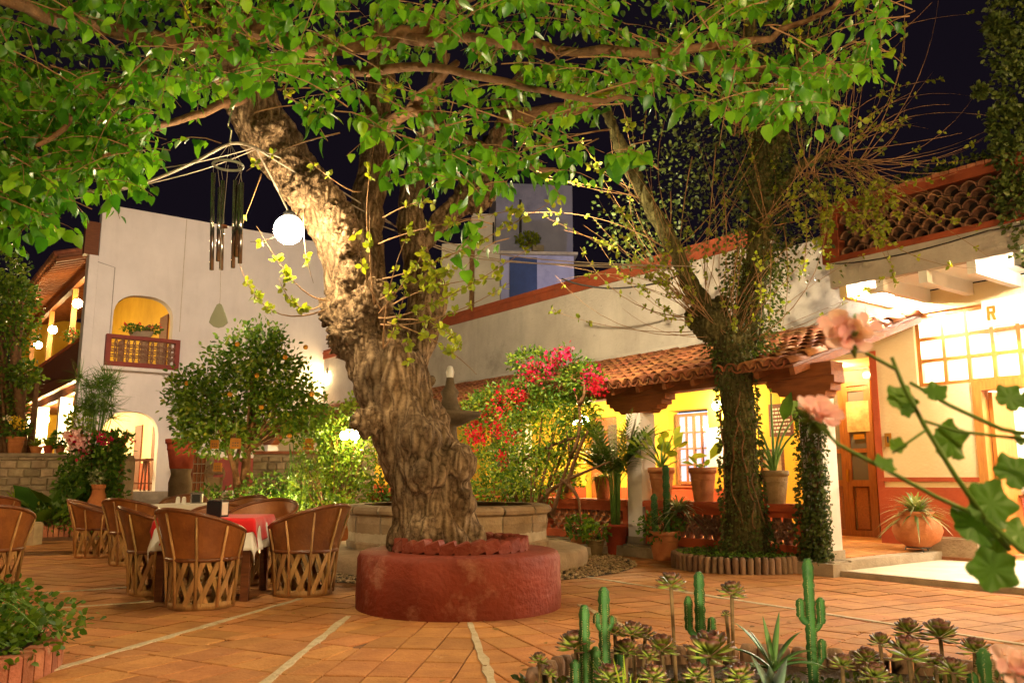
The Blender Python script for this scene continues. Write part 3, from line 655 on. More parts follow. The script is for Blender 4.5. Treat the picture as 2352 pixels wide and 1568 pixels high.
# room behind
room = MB(); room.b(-6, .8, -4.2, -4.0, 0, 3.7); room.b(-6.2, -6, -4.2, -.3, 0, 3.7); room.b(.6, .798, -4.0, -.3, 0, 3.7); room.obj('room_wall', M['signwhite'], rb)
MB().b(-6, .6, -4.0, -.3, 3.6, 3.7).obj('room_ceiling', M['signwhite'], rb); MB().b(-6, .6, -4.0, -.0, .0, T0).obj('room_floor', M['paver'], rb)
rw = MB(); rw.b(-6, .6, -3.998, -3.98, T0, 1.25); rw.b(.58, .598, -3.98, -.3, T0, 1.25); rw.obj('room_wainscot', M['maroon'], rb)
def on_wall(name, label, cat, s0, s1, z0, z1, y, mf, mp):
    o = MB(); k = .035; o.b(s0, s1, y, y+.03, z0, z0+k); o.b(s0, s1, y, y+.03, z1-k, z1); o.b(s0, s0+k, y, y+.03, z0+k, z1-k); o.b(s1-k, s1, y, y+.03, z0+k, z1-k)
    o = o.obj(name, mf); o.matrix_world = Matrix.Translation(WO) @ Matrix.Rotation(WA, 4, 'Z'); tag(o, label, cat)
    MB().b(s0+k, s1-k, y, y+.012, z0+k, z1-k).obj('print', mp, o); return o
on_wall('picture_frame', 'thin black picture frame on white wall inside the restaurant doorway', 'picture', *[hitW(2318, 945, -3.9)[0], hitW(2292, 945, -3.9)[0]], hitW(2300, 1015, -3.9)[1], hitW(2300, 905, -3.9)[1], -3.97, M['black'], M['signwhite'])
on_wall('picture_frame', 'brown framed print seen through the window grid', 'picture', hitW(2146, 800, -3.9)[0], hitW(2112, 800, -3.9)[0], hitW(2120, 868, -3.9)[1], hitW(2120, 782, -3.9)[1], -3.97, M['owood'], M['picture'])
# overhang with beams, fascia, parapet with scale tiles
OV = 1.3
MB().b(-6, .57, .0, OV-.12, 3.78, 4.12).obj('soffit_slab', M['signwhite'], rb)
MB().b(-6, .57, OV-.12, OV, 3.76, 4.12).obj('fascia', M['grey'], rb)
for u in (1935, 2019, 2120, 2234, 2345):
    s, z = hitW(u, 640, OV-.03)
    MB().b(s-.055, s+.055, .01, OV-.03, 3.60, 3.78).obj('viga', M['signwhite' if u != 1935 else 'cream'], rb)
for k in range(3): MB().b(-1.9-k*.5-.055, -1.9-k*.5+.055, .01, OV-.03, 3.60, 3.78).obj('viga', M['signwhite'], rb)
pp = MB(); pp.b(-6, .66, OV-.2, OV+.02, 4.12, 4.20); pp.b(-6, .66, OV-.2, OV+.02, 4.80, 4.93); pp.b(.40, .66, OV-.2, OV+.02, 4.20, 4.80); pp = pp.obj('parapet', M['coping'], rb)
MB().b(-6, .4, OV-.2, OV-.16, 4.20, 4.80).obj('shade_backing', M['dark'], pp)  # dark sheet put in for the shade inside the open tiles
sm = arc_piece(.102, .014, .15, 7).mesh('scale_tile'); sm.materials.append(M['scale'])
for r in range(5):
    x = .39-.12-(.105 if r % 2 else 0)
    while x > -3.9:
        o = link('scale_tile', sm, None, pp); o.location = (x, OV-.065, 4.20+r*.118); x -= .21
cap = MB()
for k in range(40): cap.bev((.62-k*.11, OV-.09, 4.955), (.1, .24, .05), .008)
cap.obj('cap_brick', M['brick'], pp, kind='stuff')
MB().tube(bez(Wp(.5,OV+.02,4.1), Wp(-.3,OV+.03,3.95), Wp(-1.6,OV+.03,4.08), 10)+bez(Wp(-1.6,OV+.03,4.08), Wp(-2.4,OV+.03,4.0), Wp(-4,OV+.03,4.1), 6)[1:], .009, 5).obj('wall_cable', M['blackcable']); tag(bpy.context.scene.objects['wall_cable'], 'black cable sagging along the plaster fascia under the tiled parapet', 'cable')
# sign
sg0 = hitW(2254, 700, .2)[0]; zt = hitW(2254, 691, .2)[1]; zb = hitW(2254, 752, .2)[1]
sg = MB().b(sg0-2.6, sg0, .14, .2, zb, zt).obj('restaurant_sign', M['signwhite']); sg.matrix_world = Matrix.Translation(WO) @ Matrix.Rotation(WA, 4, 'Z'); tag(sg, 'white signboard with gold letter R under the bright overhang', 'sign')
def letter(ch, s, z, h, m):
    w = h*.55; k = h*.17; y0, y1 = .2005, .212; mb = MB()
    mb.b(s-k, s, y0, y1, z, z+h)                       # reads left to right as s falls
    if ch == 'R':
        mb.b(s-w, s-k, y0, y1, z+h-k, z+h); mb.b(s-w*.95, s-k, y0, y1, z+h*.45, z+h*.45+k); mb.b(s-w-.001, s-w+k, y0, y1-.001, z+h*.45+k*.3, z+h-k*.3)
        mb.prism([(s-w*.45, z+h*.46), (s-w*.45-k*1.1, z+h*.46), (s-w-k*.2, z), (s-w+k*.9, z)], y0, y1-.001)
    elif ch == 'E':
        for q in (0, .42, .83): mb.b(s-w, s-k, y0, y1, z+h*q, z+h*q+k)
    elif ch == 'S':
        pass
    return mb.obj('letter', m, sg, label='letter '+ch)
lx = hitW(2267, 710, .2)[0]; lz = (zt+zb)/2-.1
letter('R', lx, lz, .19, M['gold']); letter('E', lx-.185, lz, .19, M['greyletter'])
# small sign plate
s_, z_ = hitW(2040, 1010, .03)
pl = MB().b(s_-.05, s_+.05, .021, .035, z_-.1, z_+.1).obj('sign_plate', M['gold']); pl.matrix_world = sg.matrix_world.copy(); tag(pl, 'small yellow plate on the red corner stripe', 'sign')
MB().b(s_-.012, s_+.012, .0352, .038, z_-.04, z_+.05).obj('mark', M['black'], pl)
# terrace in front
g0 = gnd(1912, 1320, .0); g1 = gnd(2352, 1366, 0.0); e = (g1-g0).normalized()
ts0 = (g0-WO).dot(WD); ty0 = (g0-WO).dot(WN); ty1 = (g1-WO).dot(WN)
te = struct(MB().b(-6, -.37, 0.0, ty0+.0, -.03, T0).obj('terrace', M['terrace'])); te.matrix_world = sg.matrix_world.copy()
ke = MB().b(-6, -.37, ty0, ty0+.07, -.03, T0+.006).obj('terrace_edge', M['concrete'], te)
# stone trough
p0 = gnd(2156, 1302, T0); 
tr = thing('stone_trough', 'low rectangular stone trough on the pale terrace under the red wainscot', 'trough', Wp(hitW(2206, 1270, .35)[0], .42, T0), WA)
MB().b(-.36, .36, -.2, .2, 0, .04).obj('foot', M['brick'], tr)
t_ = MB(); t_.b(-.34,.34,.13,.18,.04,.27); t_.b(-.34,.34,-.18,-.13,.04,.27); t_.b(-.34,-.29,-.13,.13,.04,.27); t_.b(.29,.34,-.13,.13,.04,.27); t_.b(-.29,.29,-.13,.13,.04,.10); t_.obj('basin', M['stone'], tr)

# ================================================================ WHITE TWO STOREY BUILDING
TZ = 0.74
hb = thing('white_building', 'white two storey building with arched openings and a yellow gallery', 'building', FO, FA)
bx0, bzb = hitF(250, 852); bx1, _ = hitF(390, 852); _, bzt = hitF(318, 678); bzb = hitF(236, 838)[1]
ax0, azt = hitF(236, 945); ax0 = hitF(232, 1000)[0]; ax1 = hitF(364, 1000)[0]; azt = hitF(300, 945)[1]
ztop = hitF(237, 468)[1]
lw = MB(); wall_open(lw, 0, 7.5, 0, bzb, 0, .35, [(ax0, ax1, TZ, azt, .85)]); wall_open(lw, 0, 7.5, bzb, ztop, 0, .35, [(bx0, bx1, bzb, bzt, .75)])
lw.obj('facade', M['white'], hb)
js, _ = hitF(420, 640); MB().b(js-.012, js+.012, -.004, -.001, bzb+1.2, ztop-.02).obj('render_joint', M['joint'], hb)
MB().tube([(-.02, -.03, 7.4), (.45, -.03, 7.3), (.45, -.03, bzb+.3), (.42, -.03, 1.5)], .012, 5).obj('cable', M['cable'], hb)
MB().b(ax1+.55, 5.2, -.016, -.001, TZ, 1.75).obj('wainscot', M['maroon'], hb)
MB().b(-.25, 0, .02, .5, bzb-.35, 7.6).obj('corner_pier', M['white'], hb); MB().b(-.25, 0, .02, .5, 0, bzb-.35).obj('corner_pier', M['white'], hb)
MB().b(-.4, -.02, .02, .3, 7.6, 8.6).obj('gutter_box', M['wood'], hb)
# gallery behind and beside
UF = bzb-.1
MB().b(-.3, 2.7, .36, 16, UF-.35, UF).obj('gallery_floor', M['wood'], hb)
MB().b(2.6, 2.8, .36, 16, UF, 8.2).obj('gallery_wall', M['yellow'], hb, label='yellow upper gallery wall')
MB().b(2.6, 2.8, .36, 16, 0, UF-.35).obj('gallery_wall', M['cream'], hb, label='cream lower gallery wall')
MB().b(-.2, 2.6, 15.8, 16, 0, 8.2).obj('end_wall', M['yellow'], hb)
MB().b(-8, 2.8, -.2, 16, -.1, TZ-.002).obj('gallery_base', M['concrete'], hb)
MB().b(2.58, 2.598, .4, 16, TZ, 1.62).obj('wainscot', M['red'], hb)
for y in (2.0, 4.4, 8.2):
    for z0, z1 in ((UF, UF+2.2), (TZ, TZ+2.2)):
        MB().b(2.55, 2.597, y, y+.95, z0, z1).obj('door', M['wood'], hb)
rfm = MB()
pr = [(-1.0, 7.45), (2.9, 8.75), (2.9, 8.83), (-1.0, 7.53)]
rfm.add([(p[0], .36, p[1]) for p in pr]+[(p[0], 16.2, p[1]) for p in pr], [(0,1,2,3),(7,6,5,4),(0,4,5,1),(1,5,6,2),(2,6,7,3),(3,7,4,0)])
grf = rfm.obj('gallery_roof', M['wood'], hb)
grb = MB()
for k in range(40):
    y = .5+k*.4; a, b = Vector((-1.05, y, 7.38)), Vector((2.6, y, 8.60)); d = b-a
    grb.box((a+b)/2, (d.length, .09, .1), Matrix.Rotation(-math.atan2(d.z, d.x), 3, 'Y'))
grb.obj('roof_beam', M['beam'], grf, kind='stuff')
gt = MB()
for k in range(74):
    y = .45+k*.212; gt.tube([(-1.12, y, 7.56), (2.9, y, 8.90)], .09, 7)
gt.obj('roof_tile', M['tile'], grf, kind='stuff')
MB().b(-.13, .03, .5, 16, 7.2, 7.42).obj('gallery_beam', M['wood'], hb); MB().b(-.13, .05, .5, 16, UF-.62, UF-.36).obj('gallery_beam', M['wood'], hb)
for k in range(3):
    y = 3.3+k*4.6
    MB().b(-.10, .06, y, y+.14, UF+.9, 7.2).obj('gallery_post', M['owood'], hb); MB().b(-.2, .16, y-.05, y+.3, TZ, UF-.62).obj('gallery_pillar', M['white'], hb)
gr = MB(); gr.b(-.16, -.02, .5, 16, UF+.92, UF+1.02); gr.b(-.14, -.03, .5, 16, UF-.35, UF+.1)
gr = gr.obj('gallery_rail', M['red'], hb)
for k in range(100): MB().b(-.13, -.05, .52+k*.155, .52+k*.155+.12, UF+.1, UF+.92).obj('board', M['wood'], gr)
# balcony balustrade in the arch
bl = thing('balcony_rail', 'red balcony balustrade with ring lattice in the upper arch', 'balustrade', Fp(bx0-.17, -.16, bzb-.04), FA)
Lb = bx1-bx0+.36; Hb = hitF(310, 776)[1]-bzb+.06
MB().b(0, Lb, -.1, .12, Hb-.11, Hb).obj('cap_rail', M['maroon'], bl); MB().b(0, Lb, -.09, .1, 0, .15).obj('base_rail', M['maroon'], bl)
MB().b(0, .13, -.095, .11, .15, Hb-.11).obj('end_post', M['maroon'], bl); MB().b(Lb-.13, Lb, -.095, .11, .15, Hb-.11).obj('end_post', M['maroon'], bl)
r2 = arc_piece(.125, .02, .1, 12, True).mesh('lattice_ring'); r2.materials.append(M['scale'])
nx = int((Lb-.26)/.18); nz = max(3, int((Hb-.26)/.18))
for i in range(nx+1):
    for j in range(nz+1):
        o = link('lattice_ring', r2, None, bl); o.location = (.13+.06+(Lb-.38)*i/nx, .002*((i+j) % 2), .15+.1+(Hb-.46)*j/nz)
MB().b(-.05, Lb+.05, -.2, .14, -.1, -.005).obj('balcony_ledge', M['white'], bl)
# stairs and terrace edge of the garden
st = thing('garden_steps', 'low stone steps leading up to the lower arch', 'steps', (0,0,0))
p = gnd(395, 1130, TZ)
for k in range(3):
    c_ = Fp((ax0+ax1)/2+.6, -1.0-k*.36, 0); MB().box((c_.x, c_.y, (TZ-.02-k*.22)/2), (4.2, .37, TZ-.02-k*.22), rz(FA)).obj('step', M['concrete'], st)
# ================================================================ BLUE-LIT TOWER BEHIND
tw0 = at(1085, 640, 26.0)
tw = thing('tower_block', 'tall plastered block with bluish light painted into its colour, rising behind the long wall', 'building', (tw0.x, tw0.y, 0), R(6))
w_ = at(1320, 640, 26).x-tw0.x; zt = at(1200, 418, 26).z
MB().b(.75, w_, 0, 3, 0, zt).obj('block', M['bluelit'], tw); MB().b(0, .748, .5, 3, 0, zt-.9).obj('block', M['white'], tw, label='paler side bay of the tower')
pz = at(1150, 545, 26).z
MB().tube([(.70, .44, zt-1.2), (.70, .44, zt-2.2), (.78, .1, zt-2.25), (.80, -.06, zt-4.0)], .03, 6).obj('pipe', M['blackcable'], tw)
MB().b(1.50, 1.58, -.05, -.003, pz-.2, pz+1.3).obj('pipe', M['blackcable'], tw, label='dark vertical drain pipe on the tower face')
MB().b(1.9, 2.25, -.4, -.003, pz-.5, pz-.3).obj('shelf', M['concrete'], tw)
sh0 = at(1150, 650, 23.5); she = at(1320, 650, 23.5)
shd = thing('rooftop_shed', 'low rooftop shed with blue door in front of the tower', 'shed', (sh0.x, sh0.y, 0), R(4))
wsh = she.x-sh0.x; zs = at(1200, 585, 23.5).z
MB().b(0, wsh, 0, 1.8, 0, zs).obj('shed_wall', M['bluelit'], shd); MB().b(.25, 1.05, -.04, -.003, zs-1.3, zs-.08).obj('door', M['tealdoor'], shd); MB().b(-.1, wsh+.1, -.15, 1.9, zs, zs+.08).obj('roof', M['concrete'], shd)
v0 = at(1055, 660, 22.6); v1 = at(1148, 660, 22.6)
vb = thing('rooftop_wall', 'tan rooftop wall with brown pipe left of the blue door', 'wall', (v0.x, v0.y, 0))
zs = at(1100, 560, 22.6).z
MB().b(-.5, v1.x-v0.x, 0, .8, 0, zs).obj('wall', M['grey'], vb); MB().tube([(.35, -.06, 3), (.35, -.06, zs)], .07, 8).obj('pipe', M['limb'], vb)
# ================================================================ TREES
def pxr(r, Y): return r*Y/FPX*1.02
def chain(pts):       # (u, v, Y, half width px) -> world points, radii, resampled smoothly
    P = [at(u, v, Y) for u, v, Y, r in pts]; Rr = [pxr(r, Y) for u, v, Y, r in pts]
    OP, OR = [], []
    for i in range(len(P)-1):
        p0, p1, p2, p3 = P[max(i-1,0)], P[i], P[i+1], P[min(i+2,len(P)-1)]
        for k in range(4):
            t = k/4; OP.append(0.5*((2*p1)+(p2-p0)*t+(2*p0-5*p1+4*p2-p3)*t*t+(3*p1-p0-3*p2+p3)*t**3)); OR.append(Rr[i]*(1-t)+Rr[i+1]*t)
    OP.append(P[-1]); OR.append(Rr[-1]); return OP, OR
def remesh(mb, voxel):
    me = mb.mesh('tmp'); o = bpy.data.objects.new('tmp', me); COL.objects.link(o)
    md = o.modifiers.new('r', 'REMESH'); md.mode = 'VOXEL'; md.voxel_size = voxel
    s_ = o.modifiers.new('s', 'SMOOTH'); s_.iterations = 3; s_.factor = 0.5
    dg = bpy.context.evaluated_depsgraph_get(); out = bpy.data.meshes.new_from_object(o.evaluated_get(dg))
    bpy.data.objects.remove(o); out.materials.clear(); return out
def bark(me, amp, freq, burls=(), bamp=.02):
    n = len(me.vertices); co = np.empty(n*3, np.float32); me.vertices.foreach_get('co', co); no = np.empty(n*3, np.float32); me.vertices.foreach_get('normal', no)
    co = co.reshape(-1,3); no = no.reshape(-1,3); d = np.zeros(n, np.float32)
    for i in range(n):
        x, y, z = co[i]; a = noise.noise((x*freq*.35+3, y*freq*.35, z*.9))*1.6
        q = noise.noise((x*freq+a, y*freq+a, z*freq*.20)); r_ = 1-abs(q)*2.3
        q2 = noise.noise((x*freq*2.6, y*freq*2.6, z*freq*.75+7))
        v = amp*(-.85*max(r_, 0)**2+.55*q2+.9*noise.noise((x*2.4, y*2.4, z*2.4)))
        for (bc, br_) in burls:
            dd = math.sqrt((x-bc[0])**2+(y-bc[1])**2+(z-bc[2])**2)/br_
            if dd < 1.45:
                w = min(1, (1.45-dd)/.35); v = v*(1-w)+w*bamp*(1.7*abs(noise.noise((x*17, y*17, z*17)))+1.3*noise.noise((x*34, y*34, z*34))-.3)
        d[i] = v
    co += no*d[:,None]; me.vertices.foreach_set('co', co.ravel()); me.update()
    me.polygons.foreach_set('use_smooth', [True]*len(me.polygons))
def wpart(name, me, m, par, **kw): return link(name, me, m, par, Matrix.Translation(-par.location), **kw)

# --- the red planter
PX = Vector((-0.47, 7.68, 0)); PR = .90
pl = thing('tree_planter', 'round oxide red plastered planter at the foot of the leaning mulberry', 'planter', PX)
pm = MB(); prof = [(PR, -.02), (PR+.005, .1), (PR, .25), (PR, .42), (PR-.02, .465), (PR-.05, .478), (.2, .48)]
pm.lathe(prof, 72); me = pm.mesh('planter_wall', True)
for v in me.vertices:
    r_ = math.hypot(v.co.x, v.co.y)
    if r_ > .5: k = 1+.008*noise.noise((v.co.x*2.2, v.co.y*2.2, v.co.z*3))+.004*noise.noise((v.co.x*7, v.co.y*7, v.co.z*7)); v.co.x *= k; v.co.y *= k
link('planter_wall', me, M['planter'], pl)
for k in range(30):       # slanting ring of red bricks round the trunk
    a = 2*PI*k/30; rr = .56
    MB().bev((0,0,0), (.15, .115, .10), .012, Matrix.Rotation(a+PI/2, 3, 'Z') @ Matrix.Rotation(R(-22), 3, 'Y')).obj('brick', M['planter'], pl).location = (rr*math.cos(a), rr*math.sin(a), .525+random.uniform(-.006,.012))
MB().lathe([(.5, .50), (0, .51)], 24).obj('soil', M['soil'], pl)
# --- mulberry
mt = thing('mulberry_tree', 'huge gnarled leaning mulberry with burls growing from the red planter', 'tree', (PX.x, PX.y, .47))
Y0 = 7.68
main = [(1015,1310,Y0,128),(1004,1255,Y0,103),(998,1180,Y0,95),(985,1100,Y0,93),(952,1020,Y0,88),(925,950,Y0,90),(903,890,Y0,88),(880,830,Y0,84)]
left = [(880,830,Y0,80),(845,770,Y0,78),(822,715,Y0,66),(806,650,Y0,60),(790,590,Y0,62),(770,530,Y0-.05,60),(735,470,Y0-.1,60),(690,410,Y0-.15,62),(640,350,Y0-.2,64),(595,280,Y0-.3,68),(560,200,Y0-.4,72),(530,120,Y0-.5,75),(505,30,Y0-.6,72),(490,-80,Y0-.8,60)]
left2 = [(850,700,Y0+.2,52),(838,600,Y0+.35,46),(842,500,Y0+.5,40),(852,420,Y0+.6,38),(862,330,Y0+.7,36),(872,200,Y0+.8,32),(880,40,Y0+.9,26)]
right = [(905,880,Y0+.15,58),(940,800,Y0+.25,50),(976,730,Y0+.35,46),(984,680,Y0+.45,43),(968,630,Y0+.5,40),(955,570,Y0+.55,35),(945,500,Y0+.6,31),(950,430,Y0+.7,28),(965,350,Y0+.8,25),(990,250,Y0+.9,21),(1020,120,Y0+1.0,17)]
right2 = [(958,580,Y0+.6,26),(1005,520,Y0+.75,25),(1055,470,Y0+.95,28),(1092,430,Y0+1.1,32),(1122,370,Y0+1.3,26),(1160,270,Y0+1.5,22),(1210,150,Y0+1.7,18)]
tb = MB()
for ch in (main, left, left2, right, right2): P, Rr = chain(ch); tb.tube(P, Rr, 16)
burl_px = [(838,735,Y0-.12,58),(800,770,Y0-.1,45),(775,715,Y0,40),(840,968,Y0-.33,29),(860,690,Y0-.25,45),(812,640,Y0-.22,34),(1046,1070,Y0-.18,50),(965,1010,Y0-.3,52),(985,1090,Y0-.33,50),(1000,960,Y0+.05,38),(700,430,Y0-.3,40),(775,500,Y0-.3,34),(655,370,Y0-.4,36),(800,555,Y0-.3,30),(905,800,Y0-.2,34),(985,880,Y0+.15,22),(1095,440,Y0+.95,42),(1060,1150,Y0-.2,36),(930,880,Y0-.2,36),(620,300,Y0-.5,34),(985,1225,Y0-.25,60),(925,1240,Y0-.15,40),(1075,1240,Y0-.1,40)]
burls = []
for u, v, Y, r in burl_px:
    c = at(u, v, Y); rr = pxr(r, Y); tb.sphere(c, rr, 14, 10, (1, 1, 1.05)); burls.append((c, rr))
rough_b = [b for b, q in zip(burls, burl_px) if q[1] < 780 or q[0] < 850]
tme = remesh(tb, .019); bark(tme, .046, 8.0, rough_b, .042)
wpart('trunk', tme, M['bark'], mt)
limbs = [[(520,110,Y0-.5,30),(430,100,6.6,22),(300,80,6.0,20),(180,55,5.4,18),(60,20,4.8,15),(-120,-40,4.2,10)],
         [(530,60,Y0-.6,30),(620,80,6.6,22),(720,110,6.3,20),(850,105,6.1,22),(930,85,6.0,20),(1000,45,5.8,15),(1080,-10,5.5,12),(1200,-90,5.0,8)],
         [(560,150,7.2,26),(680,140,6.6,15),(800,170,6.2,13),(960,150,5.8,11),(1120,180,5.4,9),(1300,220,5.0,7),(1450,230,4.7,5)],
         [(930,85,6.0,16),(1100,95,5.6,12),(1280,110,5.3,11),(1500,120,5.0,12),(1700,100,4.8,10),(1830,60,4.6,7),(1930,0,4.4,5)],
         [(1160,270,Y0+1.4,22),(1320,250,8.0,16),(1480,180,7.2,13),(1660,150,6.4,10),(1800,170,5.8,7),(1960,180,5.2,4)],
         [(940,250,6.6,14),(1010,290,6.4,12),(1080,330,6.2,11),(1180,370,6.0,7),(1300,400,5.7,4)],
         [(870,300,8.4,20),(940,250,6.8,14),(1050,140,6.0,8)],
         [(430,100,6.6,14),(330,160,5.9,10),(200,240,5.2,8),(90,330,4.7,5)],
         [(560,220,7.1,14),(430,270,6.3,9),(330,300,5.6,6),(240,360,5.0,4)]]
for ch in limbs:
    P, Rr = chain(ch); mb = MB(); 
    P = [p+Vector((random.uniform(-.02,.02), random.uniform(-.02,.02), random.uniform(-.02,.02))) for p in P]
    mb.tube(P, Rr, 9); wpart('limb', mb.mesh('limb', True), M['limb'], mt)
# leafy sprigs of the canopy
CAN = [(-200,560),(0,560),(90,520),(140,470),(200,430),(250,420),(330,470),(345,330),(420,270),(470,330),(505,250),(600,235),(680,230),(720,290),(800,320),(860,345),(900,420),(960,440),(1000,470),(1060,480),(1110,420),(1180,440),(1250,430),(1330,430),(1370,360),(1400,300),(1440,280),(1500,250),(1560,290),(1650,290),(1750,290),(1850,300),(1900,270),(1960,220),(2025,180),(2040,90),(1990,20),(1960,-60)]
cu = np.array([c[0] for c in CAN[:-3]]+[2045]); cv = np.array([c[1] for c in CAN[:-3]]+[60])
gaps = [(820,40,60,26),(1150,40,70,26),(1000,190,40,24),(1250,250,50,26),(80,300,40,30),(230,170,50,30),(1430,60,60,30),(700,60,40,24),(400,310,80,90),(300,470,20,60),(520,170,40,30),(1560,60,80,25),(600,110,90,35),(350,90,160,22),(1620,180,70,40),(1780,90,90,60),(1350,330,60,35),(1120,320,60,30),(1930,60,60,80),(500,300,60,40),(1500,330,60,30),(190,-40,1,1)]
sprigs = []
def add_sprig(u, v, Y, hang=.5, L=.42): sprigs.append((u, v, Y, hang, L))
rnd = random.Random(11)
while len(sprigs) < 1080:
    u = rnd.uniform(-260, 2040); lim = np.interp(u, cu, cv); v = rnd.uniform(-330, lim-35)
    if any(((u-a)/c)**2+((v-b)/d)**2 < 1 and rnd.random() < .96 for a, b, c, d in gaps): continue
    if v > 60 and rnd.random() < .12: continue
    Y = rnd.uniform(3.9, 7.2) if u > 420 else rnd.uniform(4.4, 7.6)
    add_sprig(u, v, Y)
for u, v, Y in [(265,395,5.2),(285,440,5.1),(290,400,5.3),(262,330,5.3),(280,350,5.2),(590,170,4.4),(600,210,4.4),(745,280,4.6),(830,290,4.6),(760,240,4.6),(905,390,4.8),(960,420,4.9),(1010,440,4.9),(1050,420,5),(1110,400,5),(1180,420,5.1),(1085,560,5.0),(1080,530,5.0),(1230,420,5.1),(1290,415,5.1),(1455,370,4.5),(1465,385,4.5),(1440,365,4.6),(330,370,5.2),(450,340,5.3),(700,275,4.7),(1700,270,4.9),(1830,270,5),(1880,255,5),(1960,175,5),(2000,160,5),(1930,200,5),(2010,130,5.2),(1110,450,5),(1040,380,5),(950,350,4.9),(900,330,4.9),(1260,360,5),(1330,370,5.1),(1150,360,5.1),(1210,340,5.1),(870,330,4.8),(1000,400,5),(1600,255,5),(1500,225,5),(1780,265,5),(255,370,5.2),(230,400,5.4),(1120,590,5.1)]: add_sprig(u, v, Y, .8, .3)
while len(sprigs) < 1400:
    u = rnd.uniform(-150, 345); lim = np.interp(u, [-150,20,110,180,260,345], [590,580,545,470,450,430]); v = rnd.uniform(180, lim-15)
    if ((u-300)/30)**2+((v-440)/30)**2 > .3: add_sprig(u, v, rnd.uniform(4.8, 6.6), .8, .34)
LP, LD, LN, LS = [], [], [], []; tw_ = MB()
for (u, v, Y, hang, L_) in sprigs:
    p = at(u, v-25, Y); a = rnd.uniform(0, 2*PI); d = Vector((math.cos(a), math.sin(a)*.7, rnd.uniform(-.5, .25)-hang*.25)).normalized()
    pts = [p+d*(L_*t)+Vector((0,0,-.16*t*t*hang)) for t in (-.55,-.2,.1,.4,.7)]
    tw_.tube(pts, [.0042,.0036,.003,.0024,.0015], 4)
    k = rnd.randint(8, 12) if hang < .7 else rnd.randint(7, 11)
    for j in range(k):
        t = -.3+1.0*j/k; q = p+d*(L_*t)+Vector((0,0,-.16*t*t*hang))
        s = (-1)**j; side = d.cross(Vector((0,0,1))).normalized()*s
        dl = (side*rnd.uniform(.4,1)+d*rnd.uniform(.1,.6)+Vector((0,0,-rnd.uniform(.35,1.5)))+Vector((rnd.uniform(-.3,.3), rnd.uniform(-.3,.3), 0))).normalized()
        nn = Vector((rnd.uniform(-.6,.6), rnd.uniform(-.9,.3), rnd.uniform(.3,1)))
        LP.append(q+dl*.03); LD.append(dl); LN.append(nn); LS.append(rnd.choice((.04,.05,.06,.07,.08,.09,.105))*(1.12 if hang > .7 else .95))
wpart('twig', tw_.mesh('twig'), M['twig'], mt, kind='stuff')
LP, LD, LN, LS = np.array(LP), np.array(LD), np.array(LN), np.array(LS)
order = np.argsort(LP[:,1]-LS*12); inv = -np.array(mt.location)
inview = [i for i in order if abs(LP[i,0]) < LP[i,1]*.6 and LP[i,2] < CAMH+LP[i,1]*.585][:290]
lm = tmesh('leaf', HEART, M['mulb'])
for i in inview: link('leaf', lm, None, mt, basis(LP[i]+inv, LD[i], LN[i], LS[i]) @ Matrix.Diagonal((rnd.uniform(.7,1.1), 1, rnd.uniform(.3,2.6), 1)))
rest_i = np.setdiff1d(np.arange(len(LP)), inview)
wpart('leaf', leafmesh('leaf', HEART, LP[rest_i], LD[rest_i], LN[rest_i], LS[rest_i], rng.uniform(.7,1.1,len(rest_i))), M['mulb'], mt, kind='stuff')
# denser dim foliage filling the upper left and the depth of the crown
n = 4200; u = rng.uniform(-300, 520, n); v = rng.uniform(-300, 1, n)*0; 
U, V_, YY = [], [], []
while len(U) < 4300:
    a = rnd.uniform(-300, 1990) if rnd.random() < .6 else rnd.uniform(-300, 420); lim = np.interp(a, cu, cv); b = rnd.uniform(-330, lim-40)
    if a < 400 or rnd.random() < .6:
        if any(((a-g[0])/g[2])**2+((b-g[1])/g[3])**2 < 1 and rnd.random() < .96 for g in gaps): continue
        U.append(a); V_.append(b); YY.append(rnd.uniform(5.2, 9.0))
P = np.array([at(a, b, y) for a, b, y in zip(U, V_, YY)]); D = rdir(len(P)); D[:,2] = -abs(D[:,2])-.3
wpart('leaf', leafmesh('leaf', HEART, P, D, rdir(len(P))+np.array([0,0,.8]), rng.uniform(.05,.115,len(P))), M['mulbd'], mt, kind='stuff')
